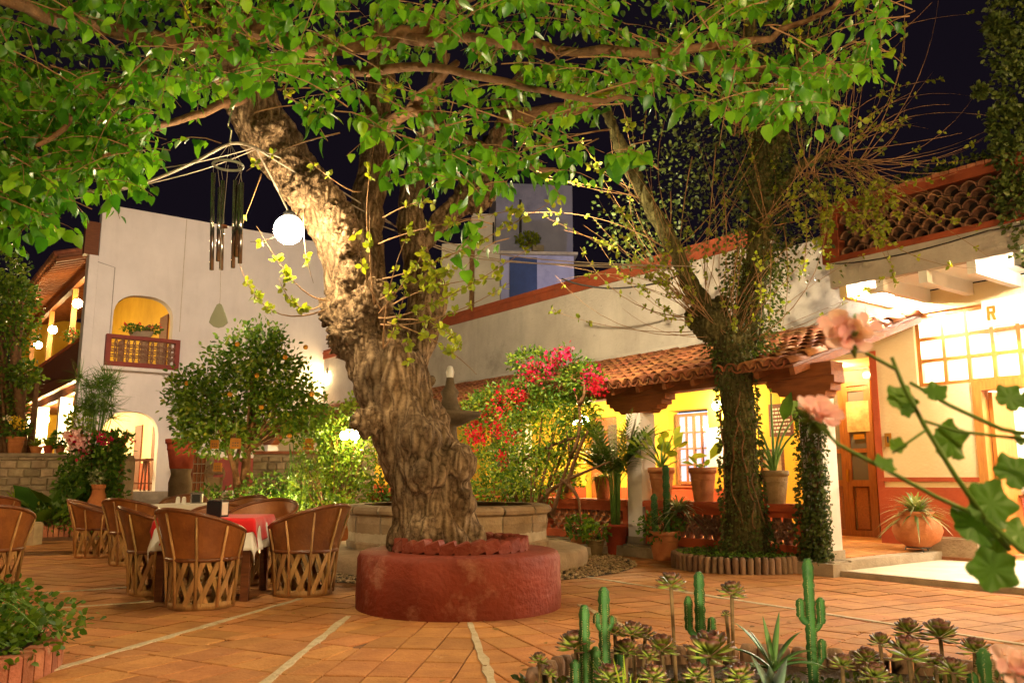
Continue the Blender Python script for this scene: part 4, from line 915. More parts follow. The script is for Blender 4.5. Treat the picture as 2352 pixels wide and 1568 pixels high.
# thin bare shoots with young leaves on the mulberry
sh = MB(); YL = []
def shoot(a, b, c, r=.006, leaves=6, n=10, mb=None, store=None, start=.35):
    pts = bez(a, b, c, n); (mb or sh).tube(pts, [r*(1-.75*i/n) for i in range(n+1)], 5)
    for k in range(leaves):
        t = rnd.uniform(start, 1.0); i = min(int(t*n), n-1); (store if store is not None else YL).append(pts[i].lerp(pts[i+1], t*n-i))
for a, b, c, l in [((745,712,7.3),(600,770,7.0),(548,600,6.9),8),((750,690,7.4),(680,690,7.0),(590,520,6.8),5),((740,700,7.3),(680,740,7.1),(640,640,7),8),((870,730,7.2),(960,740,6.8),(1215,570,6.4),14),((875,745,7.2),(1000,760,6.7),(1170,650,6.6),8),((880,800,7.2),(880,640,6.8),(955,500,6.6),8),((880,800,7.2),(905,780,7),(935,650,6.8),6),((860,700,7.2),(845,600,6.9),(850,470,6.6),3),((870,720,7.2),(940,640,6.6),(985,560,6.4),12),((900,735,7.2),(1010,720,6.8),(1060,800,6.6),10),((890,740,7.1),(1010,770,6.8),(1095,860,6.7),6),((880,720,7.2),(830,640,6.9),(820,540,6.7),2),((870,690,7.3),(950,640,6.6),(1045,620,6.4),14),((900,700,7.3),(1000,640,6.8),(1150,640,6.6),12),((940,860,7.5),(935,830,7.3),(938,760,7.2),5),((700,480,7.2),(690,560,6.9),(720,650,6.8),2),((690,480,7.2),(650,560,6.8),(575,555,6.6),2),((830,440,7.2),(800,450,6.9),(700,360,6.8),2),((880,500,7.2),(960,450,6.8),(1000,470,6.5),4),((870,560,7.2),(950,520,6.6),(1200,480,6.2),14),((880,640,7.2),(1000,620,6.6),(1290,450,6.2),16),((850,560,7.2),(830,500,6.9),(860,330,6.6),3),((600,400,7),(590,430,6.9),(555,520,6.8),1)]:
    shoot(at(*a), at(*b), at(*c), .008, l)
for k in range(34):
    a = at(rnd.uniform(500, 1900), rnd.uniform(-60, 330), rnd.uniform(5, 7)); q = Vector((rnd.uniform(-1,1), rnd.uniform(-.6,.4), rnd.uniform(-.25,.5)))
    shoot(a, a+q*.5+Vector((0,0,.1)), a+q*rnd.uniform(.7,1.4), .0065, 2)
wpart('shoot', sh.mesh('shoot', True), M['twig'], mt, kind='stuff')
def tuft(pts, k, size, mul=1):
    P = np.repeat(np.array(pts), k, 0); n = len(P); D = rdir(n); return P+D*size*.1, D, rdir(n), rng.uniform(.6,1.3,n)*size
wpart('young_leaf', leafmesh('young_leaf', OVAL, *tuft(YL, 5, .06), wid=1.5), M['young'], mt, kind='stuff')

# --- ivy clad tree in its edged ring
T2 = Vector((2.98, 10.85, 0)); 
g = gnd(1740, 1319); T2 = Vector((g.x+.0, g.y+.78, 0))
rg = thing('tree_ring', 'round bed edged with scalloped brick logs at the foot of the ivy clad tree', 'planter', T2)
lg = MB(); lg.lathe([(.046, 0), (.047, .17), (.035, .20), (0, .205)], 8, sx=1.0, sy=.8); lgm = lg.mesh('edging_brick', True); lgm.materials.append(M['edging'])
for k in range(60):
    a = 2*PI*k/60; o = link('edging_brick', lgm, None, rg); o.location = (.80*math.cos(a), .80*math.sin(a), -.01+random.uniform(-.008,.008)); o.rotation_euler = (random.uniform(-.05,.05), random.uniform(-.05,.05), a)
MB().lathe([(.78, .0), (.78, .15), (0, .18)], 40).obj('soil', M['soil'], rg)
n = 1500; a = rng.uniform(0, 2*PI, n); r_ = np.sqrt(rng.uniform(0, 1, n))*.76
P = np.stack([r_*np.cos(a), r_*np.sin(a), .17+rng.uniform(0,.04,n)], 1); D = rdir(n); D[:,2] = abs(D[:,2])*.6
link('ground_cover', leafmesh('ground_cover', OVAL, P, D, rdir(n)+[0,0,1], rng.uniform(.02,.05,n)), M['bush'], rg, kind='stuff')
t2 = thing('ivy_clad_tree', 'ivy clad tree with a pollarded head and many long bare shoots beside the porch', 'tree', (T2.x, T2.y, .15))
Yt = T2.y
stem2 = [(1722,1320,Yt,60),(1718,1260,Yt,50),(1710,1180,Yt,44),(1702,1080,Yt,40),(1697,980,Yt,38),(1692,880,Yt,39),(1686,810,Yt,42),(1668,770,Yt,38),(1640,740,Yt-.05,30)]
l2 = [(1650,760,Yt,34),(1612,700,Yt,26),(1580,640,Yt-.05,22),(1552,580,Yt-.1,20),(1520,520,Yt-.1,19),(1480,450,Yt-.2,18),(1430,350,Yt-.3,17),(1390,250,Yt-.4,14)]
r2_ = [(1700,800,Yt,40),(1722,700,Yt+.1,32),(1738,600,Yt+.1,30),(1748,500,Yt+.1,28),(1752,400,Yt,28),(1790,310,Yt,22),(1830,200,Yt,18),(1850,80,Yt,14)]
r3 = [(1752,420,Yt,24),(1745,300,Yt+.1,22),(1730,180,Yt+.2,20),(1720,20,Yt+.3,16)]
r4 = [(1775,480,Yt,16),(1800,420,Yt-.1,14),(1840,380,Yt-.2,12),(1910,362,Yt-.3,9),(1990,375,Yt-.4,6)]
tb = MB()
for ch in (stem2, l2, r2_, r3, r4): P, Rr = chain(ch); tb.tube(P, Rr, 14)
b2 = []
for u, v, Y, r in [(1630,745,Yt-.1,40),(1605,735,Yt-.05,28),(1680,790,Yt-.1,36),(1655,700,Yt,22),(1705,1290,Yt,56),(1590,720,Yt,20)]:
    c = at(u, v, Y); tb.sphere(c, pxr(r, Y), 12, 8); b2.append((c, pxr(r, Y)))
tme = remesh(tb, .026); bark(tme, .036, 9, b2[:3], .03); wpart('trunk', tme, M['bark2'], t2)
# creeping ivy stems on the trunk
iv = MB()
for k in range(13):
    ch = []; a = rnd.uniform(0, 2*PI); P, Rr = chain(stem2[:8]); i0 = rnd.randint(0, 8); i1 = rnd.randint(i0+6, len(P)-1)
    for i in range(i0, i1):
        a += rnd.uniform(-.22, .22); ch.append(P[i]+Vector((math.cos(a), math.sin(a), 0))*(Rr[i]*1.06+.012))
    if len(ch) > 2: iv.tube(ch, rnd.uniform(.005,.013), 5)
wpart('ivy_stem', iv.mesh('ivy_stem', True), M['limb'], t2, kind='stuff')
IP, ID = [], []
def ivy_on(ch, n, spread):
    P, Rr = chain(ch)
    for _ in range(n):
        i = rnd.randint(0, len(P)-1); a = rnd.uniform(0, 2*PI); o = Vector((math.cos(a), math.sin(a), rnd.uniform(-.3,.3))); IP.append(P[i]+o*(Rr[i]+rnd.uniform(0, spread))); ID.append(o+Vector((0,0,-.7)))
ivy_on(stem2[:7], 2600, .05); ivy_on(stem2[:2], 700, .12); ivy_on(r2_, 3600, .22); ivy_on(r3, 1500, .25); ivy_on(r2_[:3], 900, .3)
IP = np.array(IP); ID = np.array(ID)
wpart('ivy', leafmesh('ivy', OVAL, IP, ID, rdir(len(IP)), rng.uniform(.025,.06,len(IP)), 1.6), M['ivy'], t2, kind='stuff')
# bushy dark crown behind
cen = [(1650,330,.9),(1750,250,1.0),(1850,330,.8),(1560,420,.7),(1700,480,.8),(1790,560,.6),(1600,180,.9),(1780,120,.9),(1500,560,.55),(1870,420,.5),(1730,640,.35),(1450,520,.5)]
CPt, CD = [], []
for u, v, s in cen:
    c = at(u, v, Yt+rnd.uniform(.0,1.2))
    for _ in range(int(620*s)):
        q = Vector((rnd.gauss(0,.55), rnd.gauss(0,.5), rnd.gauss(0,.5)))*s; CPt.append(c+q); CD.append(q+Vector((rnd.uniform(-.5,.5),rnd.uniform(-.5,.5),-.2)))
wpart('foliage', leafmesh('foliage', OVAL, np.array(CPt), np.array(CD), rdir(len(CPt)), rng.uniform(.04,.085,len(CPt)), 1.4), M['ivy'], t2, kind='stuff')
# long bare shoots
s2 = MB(); Y2 = []
heads = [((1655,760,Yt-.1),30,(-PI*.97,-PI*.25)),((1690,790,Yt-.15),26,(-PI*.8,-PI*.1)),((1600,720,Yt-.1),14,(-PI*.98,-PI*.5)),((1560,590,Yt-.1),10,(-PI,-PI*.3)),((1755,520,Yt-.2),14,(-PI*.7,-PI*.02)),((1910,365,Yt-.35),26,(-PI*.55,PI*.2)),((1960,378,Yt-.35),22,(-PI*.5,PI*.22)),((1850,400,Yt-.3),14,(-PI*.6,PI*.1)),((1480,450,Yt-.2),10,(-PI,-PI*.4)),((1830,180,Yt-.1),12,(-PI*.6,-PI*.05)),((1700,300,Yt-.2),16,(-PI*.85,-PI*.15))]
for (h, n_, (a0, a1)) in heads:
    for _ in range(int(n_*.95)):
        a = rnd.uniform(a0, a1); L_ = rnd.uniform(160, 470); u0, v0, y0 = h; u0 += rnd.uniform(-18,18); v0 += rnd.uniform(-18,18); y1 = y0+rnd.uniform(-.9,.6)
        u1, v1 = u0+L_*math.cos(a), v0+L_*math.sin(a); bend = rnd.uniform(-.35,.35)
        um, vm = (u0+u1)/2-(v1-v0)*bend, (v0+v1)/2+(u1-u0)*bend
        shoot(at(u0,v0,y0), at(um,vm,(y0+y1)/2-.15), at(u1,v1,y1), rnd.uniform(.004,.008), rnd.choice((0,1,3,6,9)), 9, s2, Y2)
for k in range(40):   # drooping sprays towards the tiled parapet
    u0, v0 = rnd.uniform(1790,2010), rnd.uniform(370,470); shoot(at(u0,v0,Yt-.3), at(u0+rnd.uniform(0,60),v0+30,Yt-.5), at(u0+rnd.uniform(-20,90),v0+rnd.uniform(60,190),Yt-.6), .006, 7, 8, s2, Y2)
for u0, v0, u1, v1 in [(1800,520,1795,760),(1770,560,1765,770),(1730,600,1745,760),(1850,470,1840,640),(1600,700,1560,760),(1700,560,1690,760),(1660,420,1655,720),(1645,330,1620,700),(1590,360,1560,640),(1540,440,1520,620)]:
    shoot(at(u0,v0,Yt-.3), at((u0+u1)/2+rnd.uniform(-25,25),(v0+v1)/2,Yt-.55), at(u1,v1,Yt-.3), .009, 6, 9, s2, Y2)
wpart('shoot', s2.mesh('shoot', True), M['twig'], t2, kind='stuff')
wpart('young_leaf', leafmesh('young_leaf', OVAL, *tuft(Y2, 4, .06), wid=1.4), M['young'], t2, kind='stuff')

# --- generic bush and small plants
def cloud(c, rad, n, hollow=.55):
    d = rdir(n); r_ = (hollow+(1-hollow)*rng.uniform(0,1,n))[:,None]; k = 1+.32*np.array([noise.noise(Vector(q)*2.3+Vector(c)) for q in d])[:,None]
    P = np.array(c)+d*r_*k*np.array(rad); D = d+rng.normal(size=(n,3))*.7; return P, D
def bush(name, label, cat, base, clouds, m, size, T=OVAL, wid=1.3, stems=5, group=None, flowers=None, stem_r=.02, part='foliage'):
    o = thing(name, label, cat, base, 0, group); sb = MB(); P, D = [], []
    for (c, rad, n) in clouds:
        p, d = cloud(c, rad, n); P.append(p); D.append(d)
        for k in range(stems):
            e = Vector(c)+Vector((random.uniform(-.6,.6)*rad[0], random.uniform(-.6,.6)*rad[1], random.uniform(-.3,.6)*rad[2])); b0 = Vector((random.uniform(-.05,.05), random.uniform(-.05,.05), 0))
            sb.tube(bez(b0, b0.lerp(e, .5)+Vector((random.uniform(-.1,.1)*rad[0],0,.1*rad[2])), e, 6), [stem_r*(1-.12*i) for i in range(7)], 5)
    P = np.concatenate(P); D = np.concatenate(D); N_ = rdir(len(P))+np.array([0,0,.7])
    if stems: link('stem', sb.mesh('stem', True), M['limb'], o)
    link(part, leafmesh(part, T, P, D, N_, rng.uniform(.7,1.3,len(P))*size, wid), m, o, kind='stuff')
    if flowers:
        for (fm, cents, k, spread, fs) in flowers:
            for c in cents:
                q = np.repeat(np.array([c]), k, 0)+rng.normal(size=(k,3))*spread; link('flower_cluster', leafmesh('flower_cluster', DIAM, q, rdir(k), rdir(k), np.full(k, fs)*rng.uniform(.7,1.3,k), 1.6), fm, o, kind='stuff')
    return o
# orange tree
ob = at(562, 1180, 15.6); ob.z = 0.05
def rel(u, v, Y, b): return tuple(at(u, v, Y)-b)
og = thing('orange_tree', 'small round orange tree with ripe fruit in the garden bed', 'tree', ob)
tk = MB()
for pts in ([(556,1195,15.6,13),(560,1120,15.6,11),(566,1060,15.6,10),(570,1000,15.6,8),(600,930,15.4,5)],[(548,1195,15.6,9),(545,1110,15.5,8),(530,1050,15.4,6),(500,980,15.3,4)],[(552,1190,15.6,8),(540,1080,15.7,6),(560,1000,15.7,4)]):
    P, Rr = chain(pts); tk.tube([p-ob for p in P], Rr, 8)
link('trunk', tk.mesh('trunk', True), M['limb'], og)
P, D = [], []
for u, v, Y, rx, rz_, n in [(540,905,15.6,1.0,.85,1700),(470,920,15.5,.75,.75,1300),(620,870,15.6,.8,.75,1500),(660,930,15.5,.75,.65,1300),(560,820,15.7,.75,.6,1100),(450,980,15.4,.5,.5,700),(700,960,15.6,.55,.5,700),(520,1000,15.3,.7,.45,900),(610,780,15.8,.45,.4,500),(420,890,15.5,.35,.4,350)]:
    p, d = cloud(at(u,v,Y)-ob, (rx*1.02, rx, rz_*1.05), int(n*.85), .3); P.append(p); D.append(d)
P = np.concatenate(P); D = np.concatenate(D)
link('foliage', leafmesh('foliage', OVAL, P, D, rdir(len(P))+[0,0,.6], rng.uniform(.07,.13,len(P)), 1.15), M['citrus'], og, kind='stuff')
br_ = MB()
for k in range(40):
    e = Vector(P[rng.integers(len(P))]); s = at(566,1040,15.6)-ob; br_.tube(bez(s, s.lerp(e,.5)+Vector((0,0,.15)), e, 5), [.03,.024,.018,.012,.008,.004], 5)
link('branch', br_.mesh('branch', True), M['limb'], og, kind='stuff')
fr = MB().sphere((0,0,0), .045, 12, 8).mesh('fruit', True); fr.materials.append(M['orange'])
for u, v in [(702,797),(716,905),(528,905),(600,935),(545,790),(590,862),(430,880),(665,1000),(655,820)]:
    o = link('fruit', fr, None, og); o.location = at(u, v, 14.75+random.uniform(0,.2))-ob
# ================================================================ LAMPS
def globe(name, label, p, r, m, group=None, wire=None, bracket=None):
    o = thing(name, label, 'lamp', p, 0, group)
    MB().sphere((0,0,0), r, 24, 16).obj('globe', M[m], o, True)
    MB().lathe([(r*.42, r*.88), (r*.46, r*1.12), (r*.3, r*1.3), (0, r*1.32)], 14).obj('cap', M['black'], o, True)
    if wire: MB().tube([(0,0,r*1.3)]+[tuple(Vector(w)-Vector(p)) for w in wire], .008, 6).obj('cord', M['cable'], o)
    return o
lp = at(663, 528, 6.95)
globe('globe_lamp', 'big blazing globe lamp hung against the leaning mulberry trunk', lp, .125, 'globe', wire=[at(660,480,7.0), at(640,440,7.05), at(590,345,6.9)])
for k, (u, v, y, dm) in enumerate([(178,697,2.9,'upper gallery, nearest the white facade'),(121,757,7.6,'upper gallery, farther from the white facade'),(158,940,2.9,'lower arcade, nearest the tall papyrus'),(103,963,7.6,'lower arcade, second from the papyrus'),(72,972,12.2,'lower arcade, farthest and half hidden'),(88,792,12.2,'upper gallery, farthest from the facade')]):
    z = hitFx(u, v, -.1)
    globe('gallery_lamp', 'glowing globe lamp in the '+dm, Fp(-.1, z[0], z[1]), .14, 'globe_y' if k in (0,1,5) else 'globe_p', 'globe lamps along the yellow gallery', [Fp(-.1, z[0], z[1]+.5)])
def lantern(label, p, m='globe_p', two=False):
    o = thing('wall_lantern', label, 'lamp', p, 0, 'lanterns under the porch')
    for k in ((-1, 1) if two else (0,)):
        MB().sphere((k*.085, 0, 0), .075, 16, 10).obj('bulb', M[m], o, True)
    MB().tube([(0,0,.1),(0,0,.3),(.1,.1,.42)], .014, 6).obj('arm', M['black'], o); MB().lathe([(.05,.08),(.07,.10),(0,.14)], 12).obj('cap', M['black'], o)
    return o
a = hitW(1646, 932, .25); lantern('porch lantern half hidden behind the ivy clad trunk', Wp(a[0], .25, a[1]))
a = hitW(1332, 965, 1.6); lantern('double globe lantern glowing beside the bougainvillea', Wp(a[0], 1.6, a[1]), two=True)
lantern('garden lantern glowing in the shrubs left of the mulberry trunk', at(803, 1000, 14.1), 'globe_y', two=True)
a = hitW(1219, 965, 1.4); lantern('small porch lantern glowing through the red bougainvillea flowers', Wp(a[0], 1.4, a[1]))
lantern('added wall lamp at the right end of the white facade behind the orange tree', Fp(*[hitF(742, 868)[0], -.3, hitF(742, 868)[1]]))  # added lamp that brightens the wall behind the orange tree
lantern('added unseen lantern low among the plants left of the orange tree', at(600, 1188, 14.4))  # added hidden lamp that brightens the garden plants
a = hitW(845, 1000, .8); lantern('porch lantern at the far end behind the mulberry trunk', Wp(a[0], 1.2, 2.1))
def tube_lamp(label, p, L_, m='globe_w'):
    o = thing('ceiling_lamp', label, 'lamp', p, WA, 'lamps of the restaurant front'); MB().b(-L_/2, L_/2, -.06, .06, 0, .04).obj('housing', M['signwhite'], o); MB().tube([(-L_/2+.03,0,-.03),(L_/2-.03,0,-.03)], .022, 8).obj('tube', M[m], o); return o
tube_lamp('bright tube lamp under the overhang above the signboard', Wp(.16, .62, 3.70), .7)
tube_lamp('bright tube lamp under the overhang past the frame edge', Wp(-2.1, .95, 3.70), .7)
tube_lamp('tube lamp on the restaurant ceiling behind the window grid', Wp(-1.0, -2.0, 3.55), 1.2)
tube_lamp('tube lamp deep in the restaurant room', Wp(-3.4, -2.0, 3.55), 1.2)
o = globe('added_doorway_lamp', 'added small lamp in the ceiling of the recessed doorway', Wp(1.7, -.5, 2.84), .05, 'globe_p')  # added lamp that brightens the doorway recess
q_ = lp; br_l = MB().tube([at(700,520,7.35)-lp, at(690,505,7.15)-lp, Vector((0,0,.17))], .012, 6).obj('bracket', M['black'], [o_ for o_ in COL.objects if o_.name == 'globe_lamp'][0])
# added lamps on posts outside the view, brightening the foreground and left garden
for k, (x, y, z, r) in enumerate([(-5.2, -1.8, 4.4, .14), (3.6, -2.6, 4.6, .21), (8.4, 3.6, 4.4, .22), (-9.6, 11.4, 3.0, .13)]):
    o = thing('added_lamp_post', ('added globe lamp post on the left side of the court behind the chairs', 'added globe lamp post behind the cactus bed', 'added globe lamp post by the restaurant terrace', 'added short globe lamp post left of the stone wall of flower pots')[k], 'lamp', (x, y, 0), 0, 'added globe lamp posts outside the frame')
    MB().lathe([(.11,0),(.11,.15),(.05,.3),(.04,z-r-.05),(.09,z-r-.02),(.09,z-r+.03),(0,z-r+.03)], 12).obj('post', M['black'], o, True); MB().sphere((0,0,z), r, 20, 14).obj('globe', M['globe_c'], o, True)
# added unseen spot lamps that brighten the facade, long wall, tower and leaves
def added_flood(label, p, target, power, col, size=R(62), group='added floodlights'):
    o = thing('added_floodlight', label, 'lamp', p, 0, group); d = (Vector(target)-Vector(p)).normalized(); q = d.to_track_quat('-Z', 'Y')
    h = MB().b(-.09,.09,-.07,.07,-.03,.09).obj('housing', M['black'], o); h.rotation_euler = q.to_euler()
    e = MB().b(-.075,.075,-.055,.055,-.036,-.031).obj('lens', M['lens'], o); e.rotation_euler = q.to_euler()
    ld = bpy.data.lights.new('added_flood', 'SPOT'); ld.energy = power; ld.color = col; ld.spot_size = size; ld.spot_blend = .8; ld.shadow_soft_size = .06
    l = bpy.data.objects.new('added_flood', ld); COL.objects.link(l); l.parent = o; l.location = d*.08; l.rotation_euler = q.to_euler()
M['lens'] = emis('added_flood_lens', (1, .9, .75), 8)
added_flood('added unseen spotlight high in the mulberry crown turned to the white building', at(430, 80, 8.6), Fp(3.5, 0, 5.5), 5000, (1, .80, .60), R(44))
added_flood('added unseen spotlight among the mulberry branches turned to the long wall', at(1130, 330, 9.4), Wp(6.5, 0, 4.4), 1900, (1, .80, .48), R(105))
added_flood('added unseen spotlight on the roof turned to the tower block', (2.0, 20.5, 5.6), (1.6, 26, 8.5), 130, (.78, .74, 1.0), R(90))

added_flood('added unseen spotlight in the foreground bed turned up into the mulberry leaves', (.9, 1.5, .12), (.2, 6.0, 5.0), 420, (1, .84, .50), R(120), 'added floodlights')
# ================================================================ FOUNTAIN
FC = Vector((-.86, 11.55, 0))
ft_ = thing('fountain', 'round stone fountain basin with central bowl behind the red planter', 'fountain', FC)
MB().lathe([(1.86,-.02),(1.88,.1),(1.86,.19),(1.80,.215),(1.2,.22)], 56).obj('platform', M['stone'], ft_, True)
prof = [(1.26,.21),(1.34,.24),(1.35,.30),(1.30,.34),(1.33,.45),(1.345,.55),(1.33,.64)]
for k in range(16):
    a0 = 2*PI*(k+.5)/16+.012/1.3; a1 = 2*PI*(k+1.5)/16-.012/1.3
    m_ = MB(); m_.lathe(prof+[(1.15,.64),(1.15,.21)], 4, (0,0,0), a0, a1); m_.obj('stone_panel', M['stone'], ft_)
    m_ = MB(); rp = [(1.13,.645),(1.34,.645),(1.385,.67),(1.395,.71),(1.37,.75),(1.32,.765),(1.13,.765)]; m_.lathe(rp, 4, (0,0,0), a0-.0, a1+.0); m_.obj('rim_stone', M['stone'], ft_)
MB().lathe([(1.325,.215),(1.325,.64),(1.14,.70),(1.14,.3),(0,.3)], 48).obj('joint', M['joint'], ft_)
MB().lathe([(1.14,.66),(0,.66)], 40).obj('water', M['water'], ft_)
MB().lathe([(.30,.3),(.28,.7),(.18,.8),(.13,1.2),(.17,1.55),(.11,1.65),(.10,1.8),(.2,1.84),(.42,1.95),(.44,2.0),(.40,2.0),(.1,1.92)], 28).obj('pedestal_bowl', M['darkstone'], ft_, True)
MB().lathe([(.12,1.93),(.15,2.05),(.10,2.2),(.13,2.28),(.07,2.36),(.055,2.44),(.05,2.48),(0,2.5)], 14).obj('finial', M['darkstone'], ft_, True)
MB().lathe([(.045,2.48),(.06,2.56),(.035,2.64),(0,2.65)], 10).obj('spout', M['signwhite'], ft_, True)
struct(MB().lathe([(2.5,.004),(1.7,.006)], 56, tuple(FC)).obj('gravel_bed', M['soil']))
pb_ = MB(); rnd2 = random.Random(4)
def octa(mb, p, s): mb.add([(p[0]+s,p[1],p[2]),(p[0],p[1]+s*.8,p[2]),(p[0]-s,p[1],p[2]),(p[0],p[1]-s*.8,p[2]),(p[0],p[1],p[2]+s*.6),(p[0],p[1],p[2]-s*.6)], [(0,1,4),(1,2,4),(2,3,4),(3,0,4),(1,0,5),(2,1,5),(3,2,5),(0,3,5)])
for k in range(4200):
    a = rnd2.uniform(0, 2*PI); r = rnd2.uniform(1.86, 2.5); octa(pb_, (FC.x+r*math.cos(a), FC.y+r*math.sin(a), .012), rnd2.uniform(.012,.026))
tag(pb_.obj('gravel', M['pebble']), 'ring of brown gravel round the fountain platform', 'gravel', None, 'stuff')

# ================================================================ EQUIPAL CHAIRS AND TABLES
def ring_tube(r, z, rad, n=36, m=6, a0=0, a1=2*PI, zf=None, rf=None):
    pts = []; full = abs(a1-a0-2*PI) < 1e-6; k_ = n+1
    for k in range(k_):
        a = a0+(a1-a0)*k/n; rr = rf(a) if rf else r; zz = zf(a) if zf else z; pts.append((rr*math.cos(a), rr*math.sin(a), zz))
    return MB().tube(pts, rad, m)
CB = -PI/2        # back centre of a chair is at -y, it opens to +y
def top_z(a): p = (a-CB+PI) % (2*PI)-PI; return .60+.20*((1+math.cos(p*1.25))/2 if abs(p) < 2.5 else 0)
def top_r(a): p = (a-CB+PI) % (2*PI)-PI; return .325+.075*max(0, math.cos(p*.75))
def make_chair(label, group):
    t = thing('barrel_chair', label, 'chair', (0,0,0), 0, group)
    MB().lathe([(.235,0),(.265,.0),(.268,.052),(.238,.055)], 32).obj('base_hoop', M['cedar'], t, True)
    for k in range(14):
        for s in (1, -1):
            a = 2*PI*k/14+random.uniform(-.05,.05)+(.1 if s > 0 else .3); da = s*.52; r0, r1 = (.262 if s > 0 else .250), (.290 if s > 0 else .276)
            p0 = Vector((r0*math.cos(a), r0*math.sin(a), .035)); p1 = Vector((r1*math.cos(a+da), r1*math.sin(a+da), .385)); pm = (p0+p1)/2; pm2 = Vector((pm.x, pm.y, 0)).normalized()*((r0+r1)/2); pm.x, pm.y = pm2.x, pm2.y
            vs, fs = [], []
            for j, p in enumerate((p0, pm, p1)):
                out = Vector((p.x, p.y, 0)).normalized(); tan = Vector((-out.y, out.x, 0)); d = (p1-p0).normalized(); w = (tan-d*tan.dot(d)).normalized()*(.021 if s > 0 else .017)
                for q in (p-w-out*.004, p+w-out*.004, p+w+out*.004, p-w+out*.004): vs.append(q)
            for j in range(2):
                for q in range(4): fs.append((j*4+q, j*4+(q+1)%4, j*4+4+(q+1)%4, j*4+4+q))
            fs += [(3,2,1,0), (8,9,10,11)]
            MB().add(vs, fs).obj('slat', M['cedar'], t)
    ring_tube(.292, .395, .019, 32).obj('seat_hoop', M['rim'], t, True)
    MB().lathe([(.285,.40),(.27,.425),(.15,.43),(0,.425)], 28).obj('seat', M['leather'], t, True)
    A = 2.15; n = 30; vs, fs = [], []
    rows = (0, .25, .5, .75, 1)
    for off in (0, .009):
        for k in range(n+1):
            a = CB-A+2*A*k/n
            for q in rows:
                zz = .395+(top_z(a)-.395)*q; rr = .290+(top_r(a)-.290)*(q**1.25)+off; vs.append((rr*math.cos(a), rr*math.sin(a), zz))
    m_ = len(rows); N2 = (n+1)*m_
    for k in range(n):
        for j in range(m_-1):
            i = k*m_+j; fs += [(i, i+1, i+m_+1, i+m_), (N2+i, N2+i+m_, N2+i+m_+1, N2+i+1)]
    for j in range(m_-1): fs += [(j, N2+j, N2+j+1, j+1), (n*m_+j, n*m_+j+1, N2+n*m_+j+1, N2+n*m_+j)]
    MB().add(vs, fs).obj('back', M['leather'], t, True)
    pts = [(top_r(a)*math.cos(a)*1.005, top_r(a)*math.sin(a)*1.005, top_z(a)) for a in [CB-A+2*A*k/32 for k in range(33)]]
    e0 = CB-A; e1 = CB+A
    pts = [(.295*math.cos(e0), .295*math.sin(e0), .41)]+pts+[(.295*math.cos(e1), .295*math.sin(e1), .41)]
    MB().tube(pts, .0175, 7).obj('rim', M['rim'], t, True)
    for k in range(7):
        a = CB-1.95+3.9*k/6
        pts = [(.268*math.cos(a), .268*math.sin(a), .02), (.30*math.cos(a), .30*math.sin(a), .40), ((top_r(a)+.012)*math.cos(a), (top_r(a)+.012)*math.sin(a), top_z(a)-.03)]
        MB().tube(pts, [.014,.013,.009], 6).obj('stave', M['cedar'], t, True)
    return t
def place(t, u, v, ang, label=None, Y=None, copy=True, s=1.0):
    p = gnd(u, v) if Y is None else Vector((0,0,0)); c = copy_tree(t) if copy else t
    if Y is not None: x = (u-1176)/FPX*Y*1.02; p = Vector((x, Y, 0))
    c.location = (p.x, p.y+.25, 0.003); c.rotation_euler = (0, 0, R(ang)); c.scale = (s, s, s)
    if label: c['label'] = label
    return c
GC = 'barrel chairs round the nearest table'; GD = 'barrel chairs round the farther tables'
c0 = make_chair('leather barrel chair nearest the viewer with its back turned, left of the red cloth', GC)
place(c0, 437, 1402, -28, copy=False, s=1.05)
place(c0, 340, 1370, -62, 'leather barrel chair half hidden behind the nearest chair, left side of the red table', s=1.03)
place(c0, 680, 1372, 62, 'leather barrel chair with its back to the planter, right of the red cloth', s=1.06)
def placeg(u, Y, ang, label, group=None, s=1.0):
    c = place(c0, u, 0, ang, label, Y-.25, True, s)
    if group: c['group'] = group
placeg(600, 9.3, 165, 'leather barrel chair on the far side of the red table, its front rim showing', s=1.08)
placeg(545, 11.2, 150, 'leather barrel chair seen just above the napkin box behind the red table', GD, 1.08)
placeg(510, 9.6, 190, 'leather barrel chair tucked behind the napkin box at the red table', s=1.0)
placeg(243, 12.3, -75, 'leather barrel chair with its back to the brick edged bed, left of the second table', GD)
placeg(328, 11.2, -15, 'leather barrel chair with its back turned at the second white table', GD, 1.05)
placeg(432, 13.9, 180, 'dark rimmed barrel chair on the far side of the second white table', GD, 1.04)
placeg(-8, 8.5, 30, 'leather barrel chair cut by the frame above the green planter', GD, 1.05)
placeg(-2, 12.6, 40, 'leather barrel chair cut by the frame farther back by the stone wall', GD, 1.05)
def make_table(label, loc, ang, L_=.86):
    t = thing('square_table', label, 'table', loc, ang, 'square dining tables')
    MB().b(-L_/2, L_/2, -L_/2, L_/2, .695, .725).obj('top', M['wood'], t)
    for sx in (-1, 1):
        for sy in (-1, 1): MB().b(sx*(L_/2-.05)-.035, sx*(L_/2-.05)+.035, sy*(L_/2-.05)-.035, sy*(L_/2-.05)+.035, 0, .695).obj('leg', M['wood'], t)
    a = MB(); h = L_/2-.05
    for sx in (-1, 1): a.b(sx*h-.012, sx*h+.012, -h, h, .60, .69); a.b(-h, h, sx*h-.012, sx*h+.012, .60, .69)
    a.obj('apron', M['wood'], t); return t
